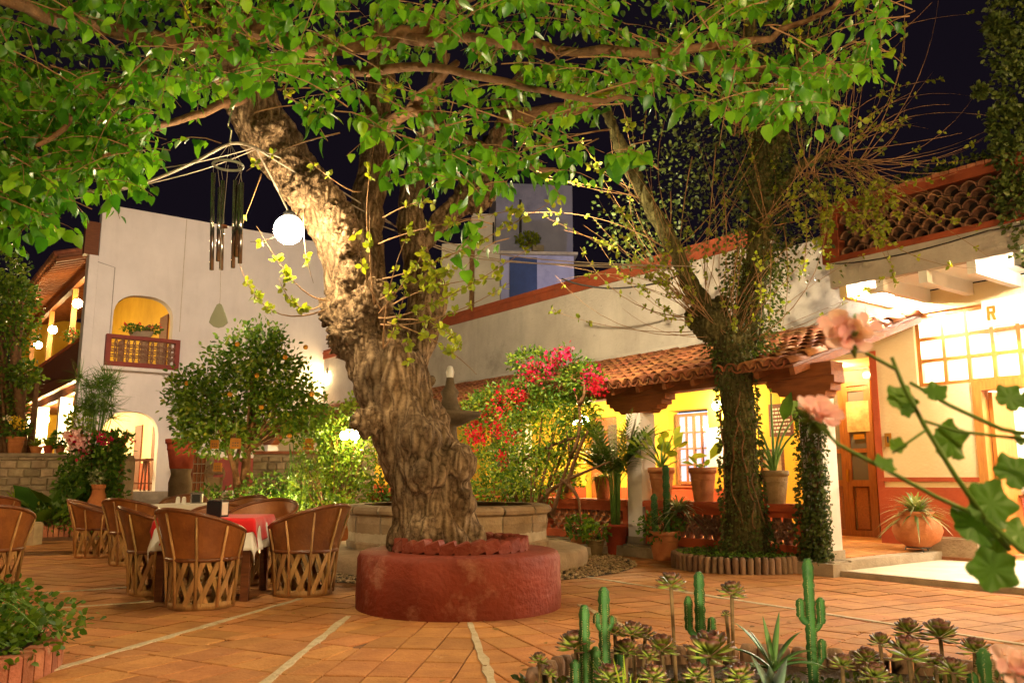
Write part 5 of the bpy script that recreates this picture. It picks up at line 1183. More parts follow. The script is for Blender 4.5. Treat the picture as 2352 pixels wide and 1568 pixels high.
def cloth(name, label, cat, loc, ang, L_, C, z, m, seed=0, rot=0, off=0.0):
    n = 48; vs = []; rr = random.Random(seed); ph = [rr.uniform(0,6) for _ in range(6)]
    for i in range(n+1):
        for j in range(n+1):
            a, b = -C+2*C*i/n, -C+2*C*j/n
            if rot: a, b = a*math.cos(rot)-b*math.sin(rot), a*math.sin(rot)+b*math.cos(rot)
            h = L_/2+off; ca, cb = max(-h, min(h, a)), max(-h, min(h, b)); da, db = a-ca, b-cb; d = math.hypot(da, db)
            if d < 1e-6: vs.append((a, b, z+off)); continue
            ux, uy = da/d, db/d; s = (ca*abs(uy)*math.copysign(1, -1)+cb*abs(ux)) 
            arc = math.atan2(cb+db*.8, ca+da*.8); f = math.sin(arc*11+ph[0])*.5+math.sin(arc*19+ph[1])*.35
            w = min(d/.28, 1.0); k = .02*min(d/.05, 1)+.045*w*w+.032*w*f
            corner = min(abs(da), abs(db)) > 1e-6
            vs.append((ca+ux*k, cb+uy*k, z+off-max(0, d-.012)*(.985 if not corner else .97)))
    fs = [(i*(n+1)+j, (i+1)*(n+1)+j, (i+1)*(n+1)+j+1, i*(n+1)+j+1) for i in range(n) for j in range(n)]
    o = MB().add(vs, fs).obj(name, m, None, True); o.location = loc; o.rotation_euler = (0,0,ang); sd = o.modifiers.new('t', 'SOLIDIFY'); sd.thickness = .003; sd.offset = 1
    return tag(o, label, cat)
tl = Vector((-2.85, 8.28, .003)); ta = R(4)
make_table('dark wooden table under the red topped white cloth', tl, ta)
cloth('tablecloth', 'white tablecloth with hanging corners under the red cloth', 'tablecloth', tl, ta, .86, .72, .728, M['cloth'], 1)
cloth('table_topper', 'bright red square cloth laid over the white tablecloth', 'tablecloth', tl, ta+R(0), .868, .63, .734, M['redcloth'], 5, R(8), .004)
tl2 = Vector((-4.75, 12.75, .003)); make_table('dark wooden table under the plain pale cloth, second from the viewer', tl2, R(-12))
cloth('tablecloth', 'plain pale tablecloth with one hanging corner on the second table', 'tablecloth', tl2, R(-12), .86, .70, .728, M['cloth'], 3)
tl3 = Vector((-5.35, 7.55, .003)); make_table('dark wooden table just past the frame edge beside the green planter', tl3, R(10))
cloth('tablecloth', 'white cloth corner showing at the picture edge above the green planter', 'tablecloth', tl3, R(10), .86, .70, .728, M['cloth'], 9)
def napkin(label, loc, ang, m):
    t = thing('napkin_box', label, 'napkin dispenser', loc, ang, 'napkin boxes on the tables')
    MB().bev((0,0,.078), (.16,.12,.15), .008).obj('case', M[m], t); MB().b(-.055,.055,-.0625,-.0605,.015,.135).obj('face_plate', M['black'], t)
    MB().b(.0805,.083,-.045,.045,.02,.14).obj('napkins', M['paper'], t); MB().bev((0,0,.156), (.165,.125,.012), .003).obj('lid', M['steel'], t)
p = at(503, 1190, 8.15); napkin('black napkin box with white napkins on the red cloth', (p.x, 8.1, .741), R(-18), 'black')
napkin('steel napkin box on the pale cloth of the second table', (-4.72, 12.75, .735), R(10), 'steel')
t = thing('salt_shakers', 'small white shaker set beside the steel napkin box', 'shakers', (-4.98, 12.7, .735), 0); 
for k in range(2): MB().lathe([(.035,0),(.03,.08),(.02,.10),(0,.105)], 10, (k*.09,0,0)).obj('shaker', M['signwhite'], t, True)
# stools and dark table in the lower arch
def stool(label, x, y, w, h):
    t = thing('bar_stool', label, 'stool', Fp(x, y, TZ), FA, 'dark stools in the lower arch')
    MB().bev((0,0,h-.03), (w,w,.06), .01).obj('seat', M['wood'], t)
    for sx in (-1,1):
        for sy in (-1,1): MB().tube([(sx*w*.38,sy*w*.38,h-.05),(sx*w*.46,sy*w*.46,0)], .028, 6).obj('leg', M['wood'], t)
    MB().b(-w*.42,w*.42,-.015,.015,.2,.24).obj('stretcher', M['wood'], t)
xa = hitF(318, 1100, .9)[0]; stool('dark wooden stool standing left in the lower arch', xa, .9, .55, .95); xb = hitF(346, 1100, 1.2)[0]; stool('dark wooden stool standing right in the lower arch', xb, 1.2, .5, .98)

# ================================================================ WALLS AND BEDS OF THE GARDEN
def stones(par, L_, H, y, n, m, seed, mesh_parts=True, name='stone'):
    rr = random.Random(seed); z = 0.0; out = 0
    while z < H-.03:
        h = min(rr.uniform(.11,.2), H-z); x = 0
        while x < L_:
            w = min(rr.uniform(.16,.38), L_-x)
            if w > .05: MB().bev((0,0,0), (w-.02, h-.02, .09), .022).obj(name, m, par, label=None).matrix_basis = Matrix.Translation((x+w/2, y-.02+rr.uniform(-.015,.01), z+h/2)) @ Matrix.Rotation(R(90), 4, 'X') @ Matrix.Rotation(rr.uniform(-.07,.07), 4, 'Z'); out += 1
            x += w
        z += h
    return out
wx0 = at(-40,1100,18.2).x; wx1 = at(250,1100,18.2).x; zt_ = at(100,1043,18.2).z
rw_ = thing('retaining_wall', 'old mixed stone retaining wall carrying a row of flower pots', 'wall', (wx0, 18.2, 0)); L_ = wx1-wx0
MB().b(0, L_, .0, .55, 0, zt_-.03).obj('core', M['joint'], rw_); stones(rw_, L_, zt_-.06, 0, 0, M['rubble'], 8); MB().bev((L_/2, .24, zt_-.01), (L_+.04, .66, .07), .015).obj('coping', M['concrete'], rw_)
def pier(label, u0, u1, vt, Y, rnd_top=False):
    a, b = at(u0,1100,Y), at(u1,1100,Y); zt = at(u0,vt,Y).z; t = thing('stone_pier', label, 'pier', ((a.x+b.x)/2, Y, 0), 0, 'carved piers at the garden steps'); w = b.x-a.x
    MB().prism([(-w*.52,0),(w*.52,0),(w*.44,zt*.45),(w*.46,zt-.12),(w*.36,zt),(-w*.36,zt),(-w*.44,zt-.1),(-w*.42,zt*.5)], -.22, .25).obj('core', M['joint'], t)
    r = 0; z = .02
    while z < zt-.1:
        h = .2; k = 3 if z > zt*.42 else 2
        for i in range(k):
            ww = w*.84/k; MB().bev((0,0,0), (ww-.025, h-.025, .06), .012).obj('stone', M['brick' if k == 3 else 'stone'], t).matrix_basis = Matrix.Translation((-w*.42+ww*(i+.5), -.225, z+h/2)) @ Matrix.Rotation(R(90), 4, 'X')
        z += h
pier('brick and stone pier ending the wall of flower pots', 252, 298, 1045, 18.0)
pier('stone pier at the steps right of the lower arch', 448, 482, 1046, 18.8)
ux0, ux1 = at(580,1100,19.5).x, at(852,1100,19.5).x; zt_ = at(700,1042,19.5).z
ru = thing('rubble_wall', 'cream rubble stone wall behind the orange tree trunk', 'wall', (ux0, 19.5, 0)); L_ = ux1-ux0
MB().b(0, L_, 0, .45, 0, zt_).obj('core', M['joint'], ru); stones(ru, L_, zt_-.05, 0, 0, M['rubble'], 21); MB().bev((L_/2, .2, zt_+.03), (L_, .6, .07), .015).obj('coping', M['brick'], ru)
# shell topped stone stele
sp = at(492, 1130, 17.6); ss = thing('shell_stele', 'pale carved stone with a fluted shell top beside the orange tree', 'carved stone', (sp.x, 17.6, 0)); zt_ = at(490,1062,17.6).z
MB().b(-.13,.13,-.08,.1,0,zt_-.3).obj('shaft', M['stone'], ss)
for k in range(11):
    a = PI*(k+.5)/11; MB().tube([(0,-.1,zt_-.24),(.10*math.cos(a),-.13,zt_-.24+.10*math.sin(a)),(.20*math.cos(a),-.09,zt_-.24+.21*math.sin(a))], [.012,.03,.026], 6).obj('flute', M['stone'], ss, True)
MB().lathe([(.19,-.06),(.19,.06)], 20).obj('shell_back', M['stone'], ss).matrix_basis = Matrix.Translation((0,.0,zt_-.23)) @ Matrix.Rotation(R(90),4,'X')
# stone urn column under the red potted papyrus
up = at(413, 1130, 20.0); uz = at(413, 1062+14, 20.0).z
ur = thing('stone_pedestal', 'squat stone pedestal under the red pot with papyrus', 'pedestal', (up.x, 20.0, TZ-.05)); h = uz-TZ+.05
MB().lathe([(.26,0),(.27,h*.5),(.22,h*.8),(.25,h),(0,h)], 20).obj('pedestal', M['stone'], ur, True)
# brick edged beds
brm = MB().bev((0,0,.0), (.075,.12,.24), .01).mesh('edging_brick'); brm.materials.append(M['brick'])
def brick_edge(par, pts, step=.088, m=None, zc=.09, h=1.0):
    pts = [Vector(p) for p in pts]; 
    for a, b in zip(pts[:-1], pts[1:]):
        d = b-a; n = max(1, int(d.length/step))
        for k in range(n):
            q = a+d*((k+.5)/n); o = link('edging_brick', m or brm, None, par); o.location = (q.x-par.location.x, q.y-par.location.y, zc+random.uniform(-.012,.012)); o.rotation_euler = (random.uniform(-.04,.04), random.uniform(-.04,.04), math.atan2(d.y, d.x)); o.scale = (1,1,h*random.uniform(.95,1.05))
def soil_slab(par, poly, z=.12):
    n = len(poly); vs = [(p[0]-par.location.x, p[1]-par.location.y, -.02) for p in poly]+[(p[0]-par.location.x, p[1]-par.location.y, z) for p in poly]
    MB().add(vs, [tuple(range(n, 2*n))]+[(i,(i+1)%n,(i+1)%n+n,i+n) for i in range(n)]).obj('soil', M['soil'], par)
fb = thing('garden_bed', 'far brick edged bed of dark plants below the stone retaining wall', 'garden bed', (-9.5, 16.6, 0)); e = [gnd(-30,1236), gnd(60,1232), gnd(160,1230), gnd(268,1228), gnd(292,1205)]
brick_edge(fb, e); soil_slab(fb, [(p.x,p.y) for p in e]+[(e[-1].x, 18.1), (e[0].x, 18.1)])
ob_ = thing('garden_bed', 'planted bed round the orange tree behind the tables', 'garden bed', (-4.6, 15.5, 0)); e = [gnd(455,1222), gnd(560,1216), gnd(700,1216), gnd(800,1222)]
brick_edge(ob_, e); soil_slab(ob_, [(p.x,p.y) for p in e]+[(e[-1].x-.3, 19.4), (e[0].x-.6, 19.4)])
# near planter at the lower left
NC = Vector((-3.68, 4.90, 0)); NR = .98
np_ = thing('brick_planter', 'low round brick edged planter at the lower left corner', 'planter', NC)
bm2 = MB().bev((0,0,.0), (.088,.13,.22), .012).mesh('edging_brick'); bm2.materials.append(M['brick'])
for k in range(66):
    a = 2*PI*k/66; o = link('edging_brick', bm2, None, np_); o.location = (NR*math.cos(a), NR*math.sin(a), .05+random.uniform(-.012,.012)); o.rotation_euler = (random.uniform(-.04,.04), random.uniform(-.05,.05), a+PI/2)
MB().lathe([(.95,.02),(.95,.10),(0,.16)], 40).obj('soil', M['soil'], np_)
n = 9500; P, D = cloud((0,0,.18), (1.03,1.03,.38), n, .6); k = P[:,2] > .09; P, D = P[k], D[k]; D[:,2] += .2
bp_ = thing('creeping_plant', 'bright green creeping plant spilling over the near brick planter', 'plant', NC)
link('foliage', leafmesh('foliage', OVAL, P, D, rdir(len(P))+[0,0,.9], rng.uniform(.03,.058,len(P)), 1.7), M['bush'], bp_, kind='stuff')
sm_ = MB(); 
for k in range(60):
    a = random.uniform(0,2*PI); sm_.tube(bez((0,0,.25),(.6*math.cos(a),.6*math.sin(a),.7),(random.uniform(.8,1.12)*math.cos(a),random.uniform(.8,1.12)*math.sin(a),random.uniform(.1,.42)),6), .004, 4)
link('stem', sm_.mesh('stem'), M['stem'], bp_, kind='stuff')
# near cactus bed
CE = [gnd(1215,1640,.0), gnd(1310,1590,.0), gnd(1500,1568,.0), gnd(1700,1562,.0), gnd(1900,1575,.0), gnd(2100,1592,0), gnd(2360,1620,.0)]
cb_ = thing('cactus_bed', 'foreground bed edged with rounded brick logs full of cacti and succulents', 'garden bed', (CE[3].x, CE[3].y, 0))
brick_edge(cb_, CE, .085, lgm, .005, .95); soil_slab(cb_, [(p.x,p.y-.03) for p in CE]+[(3.4,2.6),(.2,2.2)], .10)

# fallen leaves on the paving
n = 170; P = np.stack([rng.uniform(-4.5,4.5,n), rng.uniform(4.2,11,n), np.full(n,.008)],1); D = rdir(n); D[:,2] *= .1
fl_ = link('fallen_leaves', leafmesh('fallen_leaves', OVAL, P, D, np.array([[0,0,1.]])+rdir(n)*.25, rng.uniform(.03,.06,n), 1.5), M['dryleaf'], None); tag(fl_, 'scattered dry brown leaves on the terracotta paving', 'leaves', None, 'stuff')
# ================================================================ POTS AND PLANTS
def pot(label, p, r, h, m='pot', cat='pot', kind='taper', group=None, name='plant_pot', lugs=False):
    o = thing(name, label, cat, p, 0, group)
    if kind == 'taper': prof = [(r*.72,0),(r*.98,h*.80),(r*1.0,h*.84),(r*1.08,h*.84),(r*1.09,h*.99),(r*1.0,h),(r*.92,h),(r*.9,h*.86),(0,h*.86)]
    elif kind == 'belly': prof = [(r*.45,0),(r*.85,h*.18),(r,h*.45),(r*.9,h*.72),(r*.62,h*.85),(r*.62,h*.9),(r*.74,h*.99),(r*.66,h),(r*.55,h*.9),(0,h*.88)]
    elif kind == 'tall': prof = [(r*.8,0),(r,h*.9),(r*1.03,h*.9),(r*1.03,h),(r*.92,h),(r*.9,h*.9),(0,h*.9)]
    else: prof = [(r*.5,0),(r*.95,h*.22),(r*.98,h*.34),(r*.5,h*.72),(r*.38,h*.86),(r*.46,h),(r*.36,h),(.3*r,h*.9),(0,h*.88)]
    MB().lathe(prof, 28).obj('body', M[m], o, True)
    MB().lathe([(r*.88,h*.88),(0,h*.9)] if kind in ('taper','tall') else [(r*.5,h*.9),(0,h*.92)], 16).obj('soil', M['soil'], o)
    if kind == 'taper': MB().lathe([(r*.93,h*.62),(r*.965,h*.64),(r*.955,h*.68)], 28).obj('band', M[m], o, True)
    return o
def frond(mb_l, base, d, L_, droop, n=16, w=.16, ang=.9):
    """returns leaflet arrays and rachis points of a feather leaf"""
    d = Vector(d).normalized(); pts = []
    for i in range(n+1): t = i/n; pts.append(Vector(base)+d*(L_*t)+Vector((0,0,-droop*L_*t*t)))
    P, D, N_, S_ = [], [], [], []
    for i in range(3, n+1):
        tg = (pts[i]-pts[i-1]).normalized(); sd = tg.cross(Vector((0,0,1))); sd = sd.normalized() if sd.length > 1e-4 else Vector((1,0,0))
        ll = L_*w*2.0*math.sin(PI*min(.97, .18+.8*i/n))**.7
        for s in (1,-1):
            P.append(pts[i]); D.append(sd*s*math.sin(ang)+tg*math.cos(ang)+Vector((0,0,-.25))); N_.append(Vector((0,0,1))+tg*.3); S_.append(ll)
    return pts, P, D, N_, S_
def palm(label, base, n, L_, m='palm', name='palm_plant', cat='palm', spread=.55, droop=.35, stemh=.35, w=.14, width=.14, group=None, up=1.0, stems=6):
    o = thing(name, label, cat, base, 0, group); sb = MB()
    for k in range(stems):
        a = random.uniform(0,2*PI); sb.tube([(.05*math.cos(a),.05*math.sin(a),0),(.07*math.cos(a),.07*math.sin(a),stemh*.6),(.1*math.cos(a),.1*math.sin(a),stemh)], [.016,.014,.011], 6)
    link('stem', sb.mesh('stem', True), M['stem'], o)
    for k in range(n):
        a = 2*PI*k/n*2.4+random.uniform(-.3,.3); e = random.uniform(.25,1.0)*spread; d = (math.cos(a)*e, math.sin(a)*e, up)
        b0 = (.08*math.cos(a), .08*math.sin(a), stemh*random.uniform(.6,1)); pts, P, D, N_, S_ = frond(None, b0, d, L_*random.uniform(.7,1.1), droop*random.uniform(.5,1.3)*e/spread, w=w)
        V1, F1 = scatter(BLADE, np.array(P), np.array(D), np.array(N_), np.array(S_), width)
        me = npmesh('frond', V1, F1, True); o2 = link('frond', me, M[m], o); link('midrib', MB().tube(pts, [.006*(1-.7*i/16)+.001 for i in range(17)], 4).mesh('midrib'), M['stem'], o2)
    return o
def grassy(label, base, n, L_, m, w=.022, name='grassy_plant', cat='plant', spread=1.0, droop=.6, group=None, up=(.5,1.2), part='blade', mass=True):
    """arching strap leaves"""
    o = thing(name, label, cat, base, 0, group); vs, fs = [], []
    for k in range(n):
        a = random.uniform(0,2*PI); d = Vector((math.cos(a)*spread*random.uniform(.3,1), math.sin(a)*spread*random.uniform(.3,1), random.uniform(*up))).normalized(); l = L_*random.uniform(.6,1.1); sd = d.cross(Vector((0,0,1))); sd = sd.normalized() if sd.length > 1e-3 else Vector((1,0,0)); k0 = len(vs) if mass else 0; q = [] 
        for i in range(7):
            t = i/6; p = d*(l*t)+Vector((0,0,-droop*l*t*t)); ww = w*(1-t**2.2)*.5+.0008; nn = sd.cross(d)
            q += [p-sd*ww+nn*ww*.25, p+sd*ww+nn*ww*.25]
        f = [(k0+2*i,k0+2*i+1,k0+2*i+3,k0+2*i+2) for i in range(6)]
        if mass: vs += q; fs += f
        else: MB().add(q, f).obj(part, M[m], o, True)
    if mass: MB().add(vs, fs).obj(part, M[m], o, True, kind='stuff')
    return o
def paddle(label, base, specs, m='bush', name='broad_leaf_plant', cat='plant', stem_r=.012, T=OVAL):
    """few large leaves on stalks: specs = (azimuth, elevation, stalk, leaf length, width)"""
    o = thing(name, label, cat, base); lmsh = tmesh('leaf', T, M[m])
    for az, el, st, ll, ww in specs:
        d = Vector((math.cos(az)*math.cos(el), math.sin(az)*math.cos(el), math.sin(el))); e = d*st
        link('stalk', MB().tube(bez((0,0,0),(e.x*.25,e.y*.25,e.z*.7),e,6), [stem_r*(1-.08*i) for i in range(7)], 6).mesh('stalk', True), M['stem'], o)
        dl = (d+Vector((0,0,random.uniform(-.5,.1)))).normalized(); m4 = basis(e, dl, Vector((random.uniform(-.3,.3),-.5,.8)), ll); sc = Matrix.Diagonal((ww,1,1,1)); link('leaf', lmsh, None, o, m4 @ sc)
    return o
CAPZ = .79
def on_cap(u, v): s, _ = hitW(u, v, 2.7); return Wp(s, 2.7, CAPZ)
GP = 'pots standing on the porch balustrade'
def cap_pot(u, w_px, h_px, label, m='pot'):
    p = on_cap(u, 1120); sc = (p.y)/FPX*1.02; return pot(label, p, w_px*sc/2/1.06, h_px*sc, m, group=GP), p, h_px*sc
_, p, h = cap_pot(1615, 60, 74, 'wide terracotta pot on the balustrade left of the ivy clad trunk')
paddle('young plant with one big curled leaf in the wide terracotta pot', p+Vector((0,0,h*.9)), [(.3,.9,.2,.38,.8),(2.4,.8,.12,.2,1),(3.4,.6,.15,.2,1),(5,.7,.1,.16,1),(1.5,.5,.1,.16,1)], 'lime')
_, p, h = cap_pot(1520, 58, 72, 'terracotta pot on the balustrade in front of the white column')
sp_ = [(random.uniform(0,2*PI), random.uniform(.3,1.3), random.uniform(.25,.62), random.uniform(.17,.26), 1.35) for _ in range(24)]
paddle('bushy plant with round glossy leaves on the balustrade beside the window', p+Vector((0,0,h*.9)), sp_, 'lime', stem_r=.009)
_, p, h = cap_pot(1780, 62, 72, 'mossy stone pot on the balustrade right of the ivy clad trunk', 'greypot')
paddle('tall plant with upright paddle leaves on a bare stem, right of the ivy clad trunk', p+Vector((0,0,h*.9)), [(1.2,1.45,1.05,.55,.75),(2.9,1.2,.8,.42,1.1),(.2,1.15,.75,.45,1.0),(3.4,1.0,.62,.4,1.0),(5.8,1.05,.6,.4,1.1),(2.6,.85,.5,.36,.9),(3.0,.55,.42,.34,.9),(5,1.2,.7,.4,.9)], 'bush', stem_r=.02)
_, p, h = cap_pot(1300, 50, 50, 'terracotta pot with spidery grass on the balustrade under the bougainvillea'); grassy('yellow green spider grass spilling from a pot on the balustrade', p+Vector((0,0,h*.85)), 120, .55, 'lime', .016, droop=.7, spread=.9)
_, p, h = cap_pot(1385, 40, 48, 'small terracotta pot on the balustrade behind the palm'); grassy('drooping pale spider grass in the small pot behind the palm', p+Vector((0,0,h*.85)), 90, .5, 'lime', .015, droop=1.0, spread=1.0)
# pots on the ground before the balustrade
GG = 'pots on the ground in front of the porch'
def gpot(u, vb, w_px, h_px, label, m='pot', kind='taper'):
    p = gnd(u, vb); p.y += w_px*p.y/FPX/2*.8; sc = p.y/FPX*1.03; h = h_px*sc; pot(label, p, w_px*sc/2/1.06, h, m, kind=kind, group=GG); return p+Vector((0,0,h*.88)), sc
q, sc = gpot(1418, 1274, 50, 64, 'tall red pot holding the areca palm', 'redpot', 'tall')
palm('tall feathery areca palm in the red pot before the porch', q, 44, 1.15, spread=.85, droop=.6, stemh=1.0, w=.15, width=.12, stems=12, up=.85)
q, sc = gpot(1532, 1288, 70, 62, 'wide terracotta pot holding the cactus and striped dracaena')
def cactus_column(par, p, h, r, name='column', ribs=6, lean=(0,0), n=10, tip=True):
    """ribbed cactus column with bumpy edges"""
    vs, fs = [], []; m_ = ribs*2; tt = max(.5, 1-r*1.1/h); ribs_t = [i/n for i in range(n)]+[1-(1-tt)*.1, 1.0]; ribs_t.sort(); n = len(ribs_t)-1
    for i in range(n+1):
        t = ribs_t[i]; rr = r*(1.0 if t < tt else max(.15, math.sqrt(max(0, 1-((t-tt)/(1.005-tt))**2))))*(.82+.18*min(1, t*6))*(1+.06*math.sin(t*h/r*2.2+1))
        for k in range(m_):
            a = 2*PI*k/m_; q = rr*((1.0+.17*((i) % 2)) if k % 2 == 0 else .60); vs.append((p[0]+lean[0]*t+q*math.cos(a), p[1]+lean[1]*t+q*math.sin(a), p[2]+h*t))
    for i in range(n):
        for k in range(m_): fs.append((i*m_+k, i*m_+(k+1)%m_, (i+1)*m_+(k+1)%m_, (i+1)*m_+k))
    fs.append(tuple(range(n*m_, (n+1)*m_))); o = MB().add(vs, fs).obj(name, M['cactus'], par, True)
    sp = MB()
    for i in range(1, n*2):
        t = i/(n*2)
        for k in range(0, m_, 2):
            a = 2*PI*k/m_; rr = r*1.0*(1 if t < .85 else .5); b = Vector((p[0]+lean[0]*t+rr*math.cos(a), p[1]+lean[1]*t+rr*math.sin(a), p[2]+h*t))
            for j in range(4):
                d = Vector((math.cos(a)+random.uniform(-.5,.5), math.sin(a)+random.uniform(-.5,.5), random.uniform(-.5,.5)))*r*.5; w_ = Vector((-math.sin(a), math.cos(a), 0))*.0016; sp.add([b-w_, b+w_, b+d], [(0,1,2)])
    sp.obj('spine', M['spine'], o, kind='stuff'); return o
cp = thing('column_cactus', 'pair of slim green columns of cactus in the wide terracotta pot', 'cactus', q); cactus_column(cp, (.05,0,0), .95, .045, n=16); cactus_column(cp, (-.12,.02,0), .55, .042, n=10)
grassy('pale striped dracaena beside the potted cactus', q+Vector((.2,-.05,.3)), 130, .55, 'varieg', .024, droop=.55, spread=1.0, up=(-.1,1.1)); bush('leafy_shrub', 'low dark shrub at the foot of the potted cactus', 'shrub', q, [((-.05,0,.1),(.34,.3,.22),420)], M['bush'], .06)
grassy('arching corn plant with long leaves between the palm and the potted cactus', gnd(1478,1262)+Vector((0,0,.25)), 60, 1.05, 'palm', .05, droop=.8, spread=.8, up=(.9,1.7))
q, sc = gpot(1330, 1268, 38, 38, 'small clay pot with a leafy green plant at the porch foot'); bush('leafy_plant', 'round leafy green plant in the small clay pot', 'plant', q, [((0,0,.14),(.22,.22,.18),260)], M['bush'], .07)
q, sc = gpot(1370, 1276, 40, 34, 'small dark pot beside the small clay pot', 'greypot'); bush('leafy_plant', 'low dark leafy plant in the small dark pot', 'plant', q, [((0,0,.12),(.22,.2,.16),220)], M['citrus'], .06)
q, sc = gpot(1268, 1252, 56, 58, 'red pot right of the fountain rim', 'redpot'); grassy('strap leaved plant in the red pot right of the fountain', q, 50, .42, 'palm', .03, droop=.5)
# bougainvillea
bb = Wp(hitW(1215, 1150, 3.5)[0], 3.5, 0)
def brel(u, v, o=3.4): s, z = hitW(u, v, o); return tuple(Wp(s, o, z)-bb)
cl = [(brel(1290,870),(.62,.5,.42),1100),(brel(1180,930),(.75,.55,.4),1300),(brel(1260,980),(.7,.55,.5),1500),(brel(1120,1000),(.5,.45,.45),900),(brel(1180,1080),(.6,.5,.5),1100),(brel(1340,870),(.35,.35,.22),420),(brel(1220,830),(.4,.4,.2),420),(brel(1110,940),(.4,.4,.3),450),(brel(1150,1130),(.6,.45,.35),900),(brel(1250,1090),(.6,.5,.35),800),(brel(1320,960),(.4,.4,.35),500)]
flm = [brel(u,v,3.75) for u,v in [(1290,822),(1270,832),(1240,845),(1215,855),(1258,846),(1355,868),(1362,880),(1300,815),(1228,850)]]
flc = [brel(u,v,3.8) for u,v in [(1120,950),(1100,975),(1112,985),(1090,995),(1140,980),(1080,1005),(1160,940),(1200,912),(1130,935),(1150,990),(1230,862),(1175,905),(1370,885),(1375,895),(1195,918),(1155,1045),(1150,915),(1090,960),(1145,960),(1100,1010),(1190,1000),(1165,1003)]]
bush('bougainvillea', 'flowering bougainvillea with crimson and magenta clusters behind the fountain', 'shrub', bb, [(c_, (r_[0]*1.08, r_[1]*1.05, r_[2]*1.12), int(n_*1.0)) for c_, r_, n_ in cl], M['bush'], .07, wid=1.0, stems=1, stem_r=.03, flowers=[(M['magenta'], flm, 50, .085, .055), (M['crimson'], flc, 40, .07, .05)])
bo = [o_ for o_ in COL.objects if o_.name == 'bougainvillea'][0]; P, D = zip(*[cloud(c_, (r_[0]*1.1, r_[1]*1.15, r_[2]*1.15), int(n_*.55), .5) for c_, r_, n_ in cl[1:]]); P = np.concatenate(P); D = np.concatenate(D)
link('foliage', leafmesh('foliage', OVAL, P, D, rdir(len(P))+[0,0,.6], rng.uniform(.05,.085,len(P)), 1.0), M['lime'], bo, kind='stuff', label='yellow green leaves, yellowish light put in their colour')  # lime leaf colour carries the yellowish light on the shrub
o = thing('bare_shrub', 'twisted bare branches leaning over the balustrade right of the bougainvillea', 'shrub', bb); mb = MB()
for pts in ([(1240,1150),(1275,1110),(1340,1085),(1400,1060)],[(1270,1180),(1285,1120),(1310,1050),(1300,980)],[(1310,1050),(1340,1000),(1330,930),(1320,900)],[(1330,930),(1350,900),(1340,880),(1290,860)],[(1290,1100),(1320,1120),(1330,1150),(1335,1200)],[(1190,1060),(1260,1020),(1320,1005)],[(1300,1130),(1320,1040),(1350,990)]):
    P = [Vector(brel(u,v,3.55)) for u,v in pts]; mb.tube(bez(P[0],P[1],P[2],5)+bez(P[2],(P[2]+P[-1])/2,P[-1],4)[1:], [.034*(1-.075*i) for i in range(10)], 6)
link('branch', mb.mesh('branch', True), M['limb'], o)
# ivy on the end column
ic = thing('climbing_ivy', 'small leaved ivy climbing the end column of the porch', 'ivy', Wp(0, 2.7, 0)); n = 2600
zz = rng.uniform(0,1,n)**1.35*1.85+.1; side = rng.uniform(0,1,n); xx = np.where(side < .75, rng.uniform(-.16,.2,n), -.16-rng.uniform(0,.08,n)); k_ = np.clip(1-zz/2.2, .12, 1); off = .155+rng.uniform(0,1,n)**2*.22*k_
dl = np.array([WD.x,WD.y,0]); nl = np.array([WN.x,WN.y,0]); P = dl[None]*xx[:,None]+nl[None]*off[:,None]+np.array([0,0,1])[None]*zz[:,None]; D = nl[None]+rng.normal(size=(n,3))*.6+[0,0,-.4]
link('foliage', leafmesh('foliage', OVAL, P, D, rdir(n), rng.uniform(.03,.065,n), 1.6), M['ivy'], ic, kind='stuff')
mb = MB()
for k in range(18):
    x = random.uniform(-.14,.14); mb.tube([tuple(WD*(x+random.uniform(-.04,.04))+WN*.165+Vector((0,0,z))) for z in (.1,.5,.9,1.3,random.uniform(1.4,1.85))], .006, 4)
link('stem', mb.mesh('stem'), M['limb'], ic, kind='stuff')
bush('ivy_shrub', 'leafy clump of ivy at the foot of the end column', 'shrub', gnd(1858,1296), [((0,0,.25),(.3,.28,.3),620)], M['ivy'], .06)
# belly pot with spiky plant on the terrace
p = gnd(2112, 1300, T0); p = Wp(hitW(2112,1280,.85)[0], .85, T0)
sd = thing('pot_stand', 'thin iron stand under the round terracotta pot', 'stand', p)
for k in range(3): a = 2*PI*k/3+.4; MB().tube([(.15*math.cos(a),.15*math.sin(a),.16),(.2*math.cos(a),.2*math.sin(a),0)], .009, 5).obj('leg', M['black'], sd)
MB().lathe([(.14,.15),(.16,.15),(.16,.165),(.14,.165),(.14,.15)], 18).obj('ring', M['black'], sd)
bpz = p+Vector((0,0,.16)); pot('round bellied terracotta pot on the iron stand by the red wall', bpz, .31, .46, 'pot', kind='belly')
grassy('spiky plant with pale edged leaves in the round terracotta pot', bpz+Vector((0,0,.42)), 130, .62, 'varieg', .034, droop=.45, spread=1.1, up=(-.15,1.3))
grassy('darker inner tuft of the spiky plant in the round pot', bpz+Vector((0,0,.40)), 80, .5, 'palm', .03, droop=.4, spread=.9, up=(.1,1.5))
